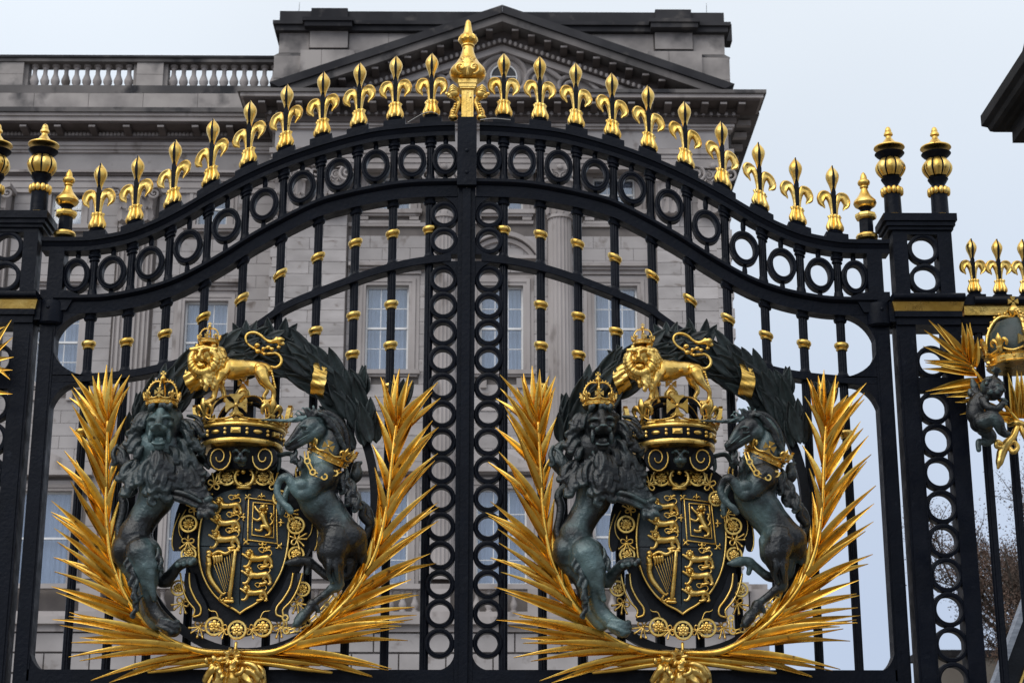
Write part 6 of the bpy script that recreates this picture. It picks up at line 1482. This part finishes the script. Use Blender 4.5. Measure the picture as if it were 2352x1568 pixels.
# neck and head
tb(b, cD, [(790, 1180, .28, 260), (800, 1000, .29, 245), (850, 860, .29, 215), (885, 720, .29, 190), (890, 600, .29, 170), (850, 500, .30, 150), (790, 440, .32, 115)], 18)
tb(b, cD, [(760, 440, .36, 70), (640, 440, .38, 58), (560, 500, .40, 52), (500, 590, .405, 46), (450, 670, .41, 42), (408, 725, .41, 44)], 16)      # brow and bridge of the nose
tb(b, cD, [(760, 560, .37, 110), (700, 600, .375, 96), (640, 640, .385, 66), (580, 690, .39, 50), (520, 735, .395, 40), (455, 765, .40, 30)], 16)   # cheek and jaw
tb(b, cD, [(700, 480, .38, 100), (620, 560, .39, 84), (540, 630, .395, 62), (480, 690, .40, 52)], 16)
bl(b, cD, (405, 722, .41), (42, 42, 38)); bl(b, cD, (420, 775, .40), (44, 34, 18)); bl(b, cD, (455, 792, .395), (40, 30, 15))
tb(b, cD, [(575, 505, .44, 15), (620, 488, .455, 18), (675, 505, .45, 14)]); bl(b, cD, (622, 528, .445), (26, 20, 17)); tb(b, cD, [(600, 560, .44, 10), (640, 565, .445, 12), (680, 548, .44, 9)])
tb(b, cD, [(690, 600, .44, 12), (620, 640, .445, 14), (550, 680, .44, 10)]); tb(b, cD, [(560, 600, .445, 9), (500, 660, .44, 11), (450, 700, .44, 8)])
body_u = b; b = MB()
for (x0, y0, x1, y1, d) in ((700, 400, 735, 285, .37), (780, 410, 830, 310, .33)): tb(b, cD, [(x0, y0, d, 22), ((x0+x1)/2, (y0+y1)/2, d+.01, 26), (x1, y1, d, 6)])
for (x, y) in ((500, 800), (520, 850), (560, 890), (580, 930), (490, 835)): lock(b, cD(x, y-20, .38), (rl.uniform(-.2, .3), -1), .055, .010, rl.choice((-1, 1)))
for (x0, y0, x1, y1, x2, y2) in ((600, 420, 560, 350, 500, 300), (620, 400, 600, 320, 560, 262), (650, 390, 650, 310, 610, 262), (680, 380, 690, 300, 690, 240), (590, 440, 520, 380, 470, 340), (720, 380, 740, 310, 760, 270)):
    tb(b, cD, [(x0, y0, .37, 26), (x1, y1, .38, 20), (x2, y2, .385, 10), (x2-22, y2+14, .385, 7)])
tb(b, cD, [(700, 370, .34, 60), (820, 340, .32, 56), (930, 400, .31, 56), (1010, 500, .30, 56), (1060, 620, .29, 54), (1080, 760, .28, 50), (1090, 880, .27, 36)])
for k in range(26):
    u = k/25; x = 760+330*math.sin(u*PI*.55); y = 330+560*u+rl.uniform(-15, 15); lock(b, cD(x-40, y-30, .37-.06*u), (.55-.4*u, -.7+.3*(1-u)), .075, .013, rl.choice((-1, 1)), depth=.02)
# tail with its flame tuft
tb(b, cE, [(1130, 380, .20, 34), (1160, 250, .20, 48), (1130, 130, .20, 52), (1060, 60, .20, 46), (960, 30, .21, 36), (930, -20, .22, 36), (960, -80, .22, 40)], 10, 4)
tb(b, cE, [(960, -80, .22, 40), (950, -180, .23, 52), (1000, -260, .24, 70), (1000, -350, .24, 50), (1040, -385, .24, 20)], 10, 4)
tb(b, cE, [(1150, 240, .22, 40), (1090, 160, .24, 44), (1110, 60, .25, 30), (1060, 20, .25, 20)])
for k in range(10): lock(b, cE(900+20*k*.8, -330+30*k, .29), (rl.uniform(-.3, .5), -1), .09, .013, rl.choice((-1, 1)), depth=.02)
sculpt(b, 'mane_and_tail', 'bronze_mane', t, .0052, 1)
sculpt(body_u, 'unicorn_body', 'bronze', t, .005, 6, rough_amp=.0014, rscale=18, dents=[(cD(590, 545, .455), .009, (0, .012, 0)), (cD(655, 540, .455), .009, (0, .012, 0)), (cD(412, 718, .44), .007, (0, .016, 0)), (cD(430, 758, .425), .008, (0, .012, 0)), (cD(475, 755, .425), .008, (0, .010, 0)), (cE(1040, 620, .3), .05, (0, .05, 0)), (cE(720, 400, .36), .03, (.01, .015, 0))])
hp = [cD(600, 395, .38, 42), cD(480, 412, .40, 30), cD(360, 425, .41, 20), cD(220, 418, .42, 15), cD(70, 412, .43, 9)]
h = MB(); P, rr = catmull([Vector(p[:3]) for p in hp], [p[3] for p in hp], 8); vs = []; n = len(P); k_ = 12
for i in range(n):
    d_ = (P[min(i+1, n-1)]-P[max(i-1, 0)]).normalized(); n1 = d_.cross(Vector((0, 1, 0))).normalized(); n2 = d_.cross(n1)
    for j in range(k_):
        a = 2*PI*j/k_+i*.28; q_ = rr[i]*(1+.16*math.cos(3*a-i*.28*0)); a2 = 2*PI*j/k_; vs.append(P[i]+n1*q_*math.cos(a2)+n2*q_*math.sin(a2))
h.add(vs, [(i*k_+j, i*k_+(j+1) % k_, (i+1)*k_+(j+1) % k_, (i+1)*k_+j) for i in range(n-1) for j in range(k_)]+[tuple(range(k_-1, -1, -1)), tuple(range((n-1)*k_, n*k_))]); h.build('horn', 'bronze', t, smooth=50)
rot = Matrix.Rotation(math.radians(24), 3, 'Y') @ Matrix.Rotation(math.radians(12), 3, 'X')
c = cD(845, 925, .28); crown(c, .118, .2, None, parent=t, arches=False, name='coronet', rot=rot)
def chain(pts, rname='chain', W=.008):
    q = MB(); P, _ = catmull([Vector(p[:3]) for p in pts], [1]*len(pts), 10); L = [0]
    for i in range(1, len(P)): L.append(L[-1]+(P[i]-P[i-1]).length)
    def pos(s): 
        i = min(max(np.searchsorted(L, s), 1), len(P)-1); u = (s-L[i-1])/max(L[i]-L[i-1], 1e-6); return P[i-1].lerp(P[i], u)
    s = 0; k = 0
    while s < L[-1]-.02:
        ln = .058 if k % 2 == 0 else .030; a, c_ = pos(s), pos(min(L[-1], s+ln)); d_ = (c_-a); d_ = d_.normalized() if d_.length > 1e-6 else Vector((1, 0, 0)); nn = d_.cross(Vector((0, 1, 0))).normalized()
        if k % 2 == 0:
            for sg in (-1, 1): q.tube([tuple(a+nn*sg*.009)+(.0045,), tuple(c_+nn*sg*.009)+(.0045,)], 6)
        else:
            m_ = (a+c_)/2; q.ring((m_.x, m_.y-.006, m_.z), .015, .015, [(-.004, -.004), (.004, -.004), (.004, .004), (-.004, .004)], 16)
        s += ln-.006; k += 1
    return q.build(rname, 'gold', t, smooth=50)
chain([cD(640, 810, .40), cD(700, 970, .43), cD(820, 1120, .44), cD(960, 1120, .42), cD(1060, 1050, .36)])
chain([cE(930, 900, .26), cE(870, 980, .22), cE(790, 1080, .2), cE(740, 1140, .22), cE(640, 1260, .2), cE(540, 1310, .22), cE(470, 1370, .25), cE(400, 1390, .25), cE(370, 1300, .25), cE(375, 1210, .25)])

# ---------- gilt rider medallion at the foot of the arms
cS = crop(750, 2480, 5.2267)
def cS2(x, y, d, r=None):       # measured on the left arms: carry it over to the right set
    p = cS(x, y, d, r); return (p[0]+SH,)+tuple(p[1:])
cS2.k = cS.k
t = arms_thing('rider_medallion', 'gilt relief of a cloaked rider and horse at the foot of the right arms', 'gilt relief of a cloaked rider and horse at the foot of the left arms', 'relief', 'gilt rider reliefs', cS2(1000, 1300, .1))
b = MB()
tb(b, cS2, [(360, 1250, .20, 60), (450, 1100, .22, 70), (530, 1010, .23, 85), (600, 960, .22, 75)], 12); tb(b, cS2, [(620, 980, .18, 120), (680, 1150, .17, 150), (620, 1400, .15, 170), (560, 1700, .12, 200)], 14)
bl(b, cS2, (500, 960, .23), (60, 60, 55)); 
for (x, y) in ((450, 880), (520, 850), (590, 840), (650, 870), (690, 930), (730, 1010), (750, 1100)): lock(b, cS2(x, y+20, .24), (rl.uniform(-.6, .6), .7 if y < 900 else -.8), .03, .011, rl.choice((-1, 1)))
bl(b, cS2, (945, 970, .22), (90, 85, 90)); bl(b, cS2, (960, 910, .23), (60, 60, 50)); tb(b, cS2, [(860, 1030, .24, 22), (940, 1040, .26, 24), (1020, 1020, .24, 22)]); tb(b, cS2, [(940, 900, .24, 30), (1000, 850, .24, 24), (1060, 900, .22, 18)])
tb(b, cS2, [(950, 1080, .18, 110), (960, 1250, .18, 140), (900, 1500, .15, 160)], 14); tb(b, cS2, [(1020, 1120, .22, 50), (1130, 1080, .23, 45), (1150, 1000, .23, 40)])
tb(b, cS2, [(1100, 900, .18, 50), (1250, 900, .2, 55), (1400, 960, .2, 60), (1480, 1080, .2, 50), (1560, 1180, .18, 40)]); tb(b, cS2, [(1120, 1000, .17, 50), (1280, 1060, .19, 60), (1400, 1140, .19, 50), (1470, 1250, .18, 50)])
tb(b, cS2, [(1200, 900, .15, 60), (1500, 980, .16, 60), (1590, 1150, .16, 55), (1600, 1400, .14, 60)]); tb(b, cS2, [(1150, 1150, .18, 70), (1300, 1280, .18, 70), (1400, 1500, .15, 80)])
bl(b, cS2, (980, 1350, .10), (560, 60, 420))
sculpt(b, 'rider_relief', 'gold', t, .0042, 1, rough_amp=.002, rscale=40, dents=[(cS2(920, 985, .27), .006, (0, .01, 0)), (cS2(1250, 1150, .22), .02, (0, .03, 0)), (cS2(580, 945, .27), .006, (0, .01, 0))])
q = MB(); c = cS2(920, 770, .22); k = cS2.k*180; q.ring(c, k*.55, k*.55, [(-.22*k, -.1*k), (.1*k, -.22*k), (.2*k, 0), (.1*k, .16*k), (-.22*k, .1*k)], 24)
for a in range(8):
    an = a*PI/4+.2; q.tube([(c[0]+.45*k*math.cos(an), c[1]-.1*k, c[2]+.45*k*math.sin(an), .12*k), (c[0]+.85*k*math.cos(an), c[1]-.12*k, c[2]+.85*k*math.sin(an), .22*k), (c[0]+1.02*k*math.cos(an), c[1]+.05*k, c[2]+1.02*k*math.sin(an), .14*k)], 8, 2)
q.build('rosette', 'gold', t, smooth=45)
q = MB(); q.tube([cS2(1015, 470, .23, 32), cS2(1000, 600, .24, 30)], 8); q.build('suspension_link', 'gold', t, smooth=True)
# heavy folded stalks lying behind the medallion
t = arms_thing('palm_stalks', 'crossed gilt palm stalks tied behind the rider relief, right arms', 'crossed gilt palm stalks tied behind the rider relief, left arms', 'palm stalks', 'crossed palm stalks', cR(1571, 1520, .1))
for sg, m_ in ((-1, 1), (1, 1)):
    q = MB(); c0 = cR(1571, 1503, .14); 
    for (dy, r_, dd) in ((-.014, .016, 0), (.012, .018, .012), (.034, .015, 0)):
        q.tube([(c0[0], c0[1]-dd, c0[2]-dy, r_), (c0[0]+sg*.20, c0[1]-dd, c0[2]-dy*1.3-.012, r_*1.1), (c0[0]+sg*.32, c0[1]-dd, c0[2]-dy*1.6-.020, r_*1.1), (c0[0]+sg*(.40+dy*3), c0[1]-dd, c0[2]-dy*1.9-.034, r_*.5)], 8, 3)
    q.build('stalk', 'gold_leaf', t, smooth=True)

# ================================================================== ORNAMENT ON THE SIDE RAILINGS
cH = crop(3700, 1200, 2.24)
def side_ornament(sg):
    """crown, cherub and palms; modelled on the right railing, the left one mirrors its place"""
    pass
g3 = thing('palm_trophy', 'gilt palm leaves tied with a bow behind the cherub on the right pier and railing', 'palm trophy')
n0 = cH(840, 1080, .2)
def pl(x0, y0, x1, y1, d0, d1, w=.055, par=None):
    a, c_ = Vector(cH(x0, y0, d0)), Vector(cH(x1, y1, d1)); d_ = c_-a; L = d_.length; me = blade(round(L, 1), w, .12)
    o = new_ob('leaflet', me, par or g3); z_ = d_.normalized(); y_ = Vector((0, 1, 0)); x_ = y_.cross(z_).normalized(); y_ = z_.cross(x_)
    o.matrix_local = Matrix.Translation(a) @ Matrix((x_, y_, z_)).transposed().to_4x4() @ Matrix.Diagonal((1, 1, L/round(L, 1), 1)); return o
for (x0, y0, x1, y1) in ((380, 560, 30, 180), (400, 600, -10, 270), (370, 540, 110, 215), (360, 560, 330, 200), (400, 570, 400, 200), (420, 590, 370, 210), (430, 620, -20, 415), (450, 640, 0, 560), (430, 620, -10, 540), (470, 670, -20, 615), (490, 720, 0, 820), (520, 780, 40, 845), (540, 840, 190, 870), (560, 900, 265, 915), (600, 960, 310, 1025), (700, 1040, 480, 880), (780, 1060, 560, 1000), (790, 1100, 600, 1040),
                         (800, 1080, 740, 650), (820, 1060, 820, 620), (850, 1060, 860, 640), (880, 1060, 960, 640), (440, 600, 470, 330)):
    pl(x0, y0, x1, y1, .15, .22)
P_ = [cH(360, 520, .16, 12), cH(480, 680, .17, 16), (cH(640, 860, .17, 18)), cH(830, 1080, .18, 20)]
MB().tube(P_, 8, 4).build('palm_stem', 'gold_leaf', g3, smooth=True)
q = MB(); tb(q, cH, [(760, 1110, .2, 26), (830, 1100, .23, 30), (900, 1120, .2, 26)]); tb(q, cH, [(830, 1120, .22, 24), (790, 1220, .23, 34), (730, 1290, .23, 40), (690, 1360, .22, 44), (670, 1440, .22, 36), (655, 1500, .22, 14)]); tb(q, cH, [(850, 1120, .22, 22), (880, 1190, .23, 24), (920, 1260, .22, 26)])
tb(q, cH, [(700, 1300, .22, 22), (650, 1270, .24, 24), (640, 1310, .24, 20), (690, 1320, .24, 18)]); tb(q, cH, [(740, 1300, .22, 22), (790, 1360, .24, 24), (830, 1320, .24, 22), (800, 1270, .24, 18), (760, 1290, .24, 16)]); q.build('ribbon_bow', 'gold', g3, smooth=True)
rehome(g3, cH(830, 1110, .15))
g4 = thing('royal_crown', 'gilt crown over dark cap fixed below the gold band of the right railing', 'crown')
cw = cH(860, 590, .25); crown((cw[0], cw[1]+.05, cw[2]), .175, .42, None, parent=g4)
q = MB(); q.lathe((cw[0], cw[1]+.05, cw[2]), [(.15, .03), (.165, .10), (.155, .20), (.11, .27), (.04, .30)], 24); q.build('cap', 'laurel', g4, smooth=True); rehome(g4, cw)
g5 = thing('cherub_statue', 'small dark green bronze cherub clinging to the right railing, curly head tilted up', 'cherub statue')
b = MB(); 
tb(b, cH, [(480, 880, .30, 60), (450, 950, .30, 78), (460, 1030, .30, 82), (500, 1100, .30, 88)], 14); bl(b, cH, (510, 1110, .29), (105, 90, 80)); bl(b, cH, (440, 1020, .31), (70, 70, 90))
tb(b, cH, [(510, 1090, .34, 80), (600, 1060, .36, 70), (650, 1090, .37, 58), (680, 1160, .36, 46), (720, 1200, .36, 34), (745, 1195, .36, 26)], 12)
tb(b, cH, [(520, 1150, .26, 66), (590, 1220, .24, 54), (560, 1270, .23, 40), (510, 1270, .24, 30), (480, 1270, .25, 28), (482, 1340, .26, 24)], 12)
tb(b, cH, [(520, 900, .34, 46), (570, 960, .37, 38), (650, 970, .38, 34), (700, 920, .38, 28), (705, 895, .38, 24)], 10); tb(b, cH, [(500, 880, .26, 40), (560, 800, .25, 32), (620, 700, .25, 26), (640, 650, .26, 24), (645, 625, .26, 22)], 10)
for (x, y) in ((715, 890), (730, 905), (725, 930), (705, 880)): tb(b, cH, [(700, 910, .39, 12), (x, y, .40, 10), (x+10, y+4, .39, 8)])
for (x, y) in ((600, 625), (620, 605), (645, 602), (665, 615), (680, 635)): tb(b, cH, [(640, 655, .27, 14), (x, y, .28, 9)])
bl(b, cH, (600, 790, .33), (105, 105, 110)); bl(b, cH, (570, 715, .37), (40, 36, 34)); bl(b, cH, (550, 745, .385), 16); bl(b, cH, (610, 700, .36), 28)
for k in range(34):
    a = rl.uniform(-1.2, 2.4); rr = rl.uniform(.3, 1.05); bl(b, cH, (615+100*rr*math.cos(a), 800+80*rr*math.sin(a), .42-.05*rr), (rl.uniform(16, 28),)*3)
tb(b, cH, [(470, 830, .26, 30), (440, 770, .25, 36), (425, 720, .25, 20)]); tb(b, cH, [(450, 860, .26, 30), (410, 840, .26, 34), (400, 810, .26, 20)])
sculpt(b, 'cherub_body', 'bronze', g5, .0055, 1, dents=[(cH(560, 730, .40), .006, (0, .01, 0)), (cH(600, 718, .395), .006, (0, .01, 0)), (cH(575, 750, .40), .007, (0, .012, 0))]); rehome(g5, cH(520, 1150, .25))
# the little that shows of the same ornament beyond the left pier
g6 = thing('palm_trophy', 'gilt palm leaf tips showing at the left edge beside the left pier', 'palm trophy')
for (x0, y0, x1, y1) in ((-60, 880, 27, 735), (-70, 870, 30, 775), (-60, 840, 33, 820), (-60, 850, 30, 850), (-50, 800, 24, 872), (-60, 900, 30, 905), (-60, 780, 12, 750)):
    a, c_ = Vector(cR(x0, y0, .15)), Vector(cR(x1, y1, .22)); d_ = c_-a; L = d_.length; me = blade(round(L, 1), .055, .12)
    o = new_ob('leaflet', me, g6); z_ = d_.normalized(); x_ = Vector((0, 1, 0)).cross(z_).normalized(); y_ = z_.cross(x_)
    o.matrix_local = Matrix.Translation(a) @ Matrix((x_, y_, z_)).transposed().to_4x4() @ Matrix.Diagonal((1, 1, L/max(.1, round(L, 1)), 1))
rehome(g6, cR(-60, 860, .15))

# ================================================================== STONE GATE PIER OUTSIDE THE FRAME ON THE RIGHT: only its cornice reaches in
sp = thing('stone_gate_pier', 'stone pier whose moulded cornice, toned dark for shade, juts into the top right corner', 'gate pier')
YS = -2.0
pts = [(988, 230), (960, 290), (655, 785)]
cK = lambda x, y: at((3800+x/3.338)/1.7415, (150+y/3.338)/1.7415, YS)
base = cK(835, 1410); bz = base.z; bx = base.x
prof = [(0, 0), (0, None)]
def off(x, y): p = cK(x, y); return (bx-p.x, p.z)
pr = [off(835, 1410), off(828, 1260), off(800, 1228), off(742, 1220), off(702, 1198), off(640, 1196), off(592, 1168), off(565, 1108), off(500, 1066), off(497, 1050)]
zt_ = pr[-1][1]; pr += [(pr[-1][0]+.0, zt_+.05), (pr[-1][0]-.14, zt_+.16), (pr[-1][0]-.20, zt_+.40)]
b = MB(); W_ = 1.35; vs = []
for (o_, z_) in pr: vs += [(bx-o_, YS+o_, z_), (bx+W_+o_, YS+o_, z_), (bx+W_+o_, YS-W_-o_, z_), (bx-o_, YS-W_-o_, z_)]
fs = [(i*4+j, i*4+(j+1) % 4, (i+1)*4+(j+1) % 4, (i+1)*4+j) for i in range(len(pr)-1) for j in range(4)]+[(3, 2, 1, 0), tuple(range(len(vs)-4, len(vs)))]
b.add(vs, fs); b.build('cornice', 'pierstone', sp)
b = MB(); b.box(bx+.2, bx+W_-.2, YS-.2, YS-W_+.2, 0, bz); b.build('shaft', 'stone_soot', sp); rehome(sp, (bx+W_/2, YS-W_/2, 0))
# ================================================================== BEHIND THE RIGHT RAILING: steep dark roof with gold lines
YK = 4.0; k1 = at(2280, 1568, YK); k2 = at(2352, 1373, YK)
kb = thing('guard_box', 'dark steep-roofed box with gold lines and painted sky-sheen edge behind the right railing', 'guard box')
sl_ = (k2.z-k1.z)/(k2.x-k1.x); x0 = k1.x-(k1.z-2.0)/sl_; xc = x0+1.35; zc_ = 2.0+sl_*1.35
def slopeband(a0, a1, y0, y1, m, name):
    b = MB()
    for sg in (-1, 1):
        X0 = x0 if sg < 0 else 2*xc-x0
        b.poly([(X0-sg*a0*1.0, 2.0), (xc-sg*.002 if False else xc, zc_-sl_*a0), (xc, zc_-sl_*a1), (X0-sg*a1, 2.0)], y0, y1)
    return b.build(name, m, kb)
slopeband(.0, .050, YK-.03, YK+.1, 'sheen_grey', 'sheen_edge'); slopeband(.052, .20, YK-.01, YK+.1, 'blackmetal', 'barge_board'); slopeband(.202, .222, YK-.03, YK+.08, 'gold', 'gilt_line'); slopeband(.224, .30, YK+.0, YK+.1, 'darkroof', 'barge_board'); slopeband(.302, .318, YK-.02, YK+.08, 'gold', 'gilt_line')
b = MB(); b.poly([(x0+.32, 2.0), (2*xc-x0-.32, 2.0), (xc, zc_-sl_*.32)], YK+.03, YK+.06); b.build('gable', 'darkroof', kb)
b = MB(); b.box(x0+.15, 2*xc-x0-.15, YK+.05, YK+1.2, 0, 2.0); b.build('body', 'darkroof', kb); rehome(kb, (xc, YK+.6, 0))
# ================================================================== LODGE AND TREES BEYOND
p = at(2125, 1492, 55); lz = p.z
lo = thing('lodge', 'low pale stone lodge with dark parapet line under the brown trees', 'building')
b = MB(); b.box(p.x, p.x+30, 55, 57, 0, lz-.25); b.build('wall', 'greybeige', lo); b = MB(); b.box(p.x-.15, p.x+30.15, 54.85, 57.15, lz-.248, lz); b.build('parapet', 'coping', lo); rehome(lo, (p.x+15, 58, 0))
def tree(x, y, H, rad, label, seed, nleaf):
    rt = random.Random(seed); t = thing('plane_tree', label, 'tree', (x, y, 0), 'trees beyond the railings')
    b = MB(); tips = []
    b.tube([(0, 0, 0, H*.028), (.2, 0, H*.2, H*.022), (0, .1, H*.42, H*.017)], 10, 3)
    def branch(p, d, L, r, lev):
        pts = [(p.x, p.y, p.z, r)]; q = p.copy(); dd = d.copy(); n = 4
        for i in range(n):
            dd = (dd+Vector((rt.uniform(-.28, .28), rt.uniform(-.28, .28), rt.uniform(-.08, .22)))).normalized(); q = q+dd*L/n; pts.append((q.x, q.y, q.z, r*(1-.17*(i+1))))
            if lev > 0 and i > 0:
                for _ in range(2 if lev > 1 else 3):
                    nd = (dd+Vector((rt.uniform(-1, 1), rt.uniform(-1, 1), rt.uniform(-.4, .6)))*.9).normalized(); branch(q.copy(), nd, L*rt.uniform(.48, .68), r*.5, lev-1)
            if lev <= 1: tips.append((q.copy(), L))
        b.tube(pts, 6 if lev > 1 else 4, 1)
    for k in range(9):
        a = k*2.4; e = rt.uniform(.15, 1.1); d = Vector((math.cos(a)*math.cos(e), math.sin(a)*math.cos(e), math.sin(e))); branch(Vector((0, 0, H*rt.uniform(.22, .45))), d, rad*rt.uniform(.75, 1.0)*(1+.3*math.sin(e)), H*.010, 3)
    b.build('trunk', 'bark', t, smooth=True)
    g_ = np.random.default_rng(seed); cs = np.array([tuple(c) for c, L in tips]); c = cs[g_.integers(0, len(cs), nleaf)]+g_.normal(0, .20, (nleaf, 3))
    u = g_.normal(0, 1, (nleaf, 3)); u /= np.linalg.norm(u, axis=1)[:, None]; v = np.cross(u, g_.normal(0, 1, (nleaf, 3))); v /= np.linalg.norm(v, axis=1)[:, None]
    s_ = g_.uniform(.02, .048, (nleaf, 1)); V = np.stack([c-u*s_, c+v*s_*.6, c+u*s_, c-v*s_*.6], 1).reshape(-1, 3)
    me = bpy.data.meshes.new('crown'); me.vertices.add(len(V)); me.vertices.foreach_set('co', V.reshape(-1).astype('f')); me.loops.add(len(V)); me.loops.foreach_set('vertex_index', np.arange(len(V)))
    me.polygons.add(nleaf); me.polygons.foreach_set('loop_start', np.arange(nleaf)*4); me.update(); me.validate(); me.materials.append(M['leafb']); o = new_ob('crown', me, t); o['kind'] = 'stuff'
pt = at(2560, 1500, 48); tree(pt.x, 48, 17.0, 4.3, 'brown-leaved plane tree behind the right railing, tallest of the trees', 5, 260000)
pt = at(2240, 1500, 100); tree(pt.x, 100, 16.0, 3.2, 'lower brown-leaved tree showing through the pier rings by the lodge', 9, 50000)

# ---------- copy the right arms onto the left leaf, each copy with its own label
for (root, base, ll) in ARMS:
    rehome(root, base)
for (root, base, ll) in ARMS:
    c = copy_tree(root); c.location.x -= SH; c['label'] = ll
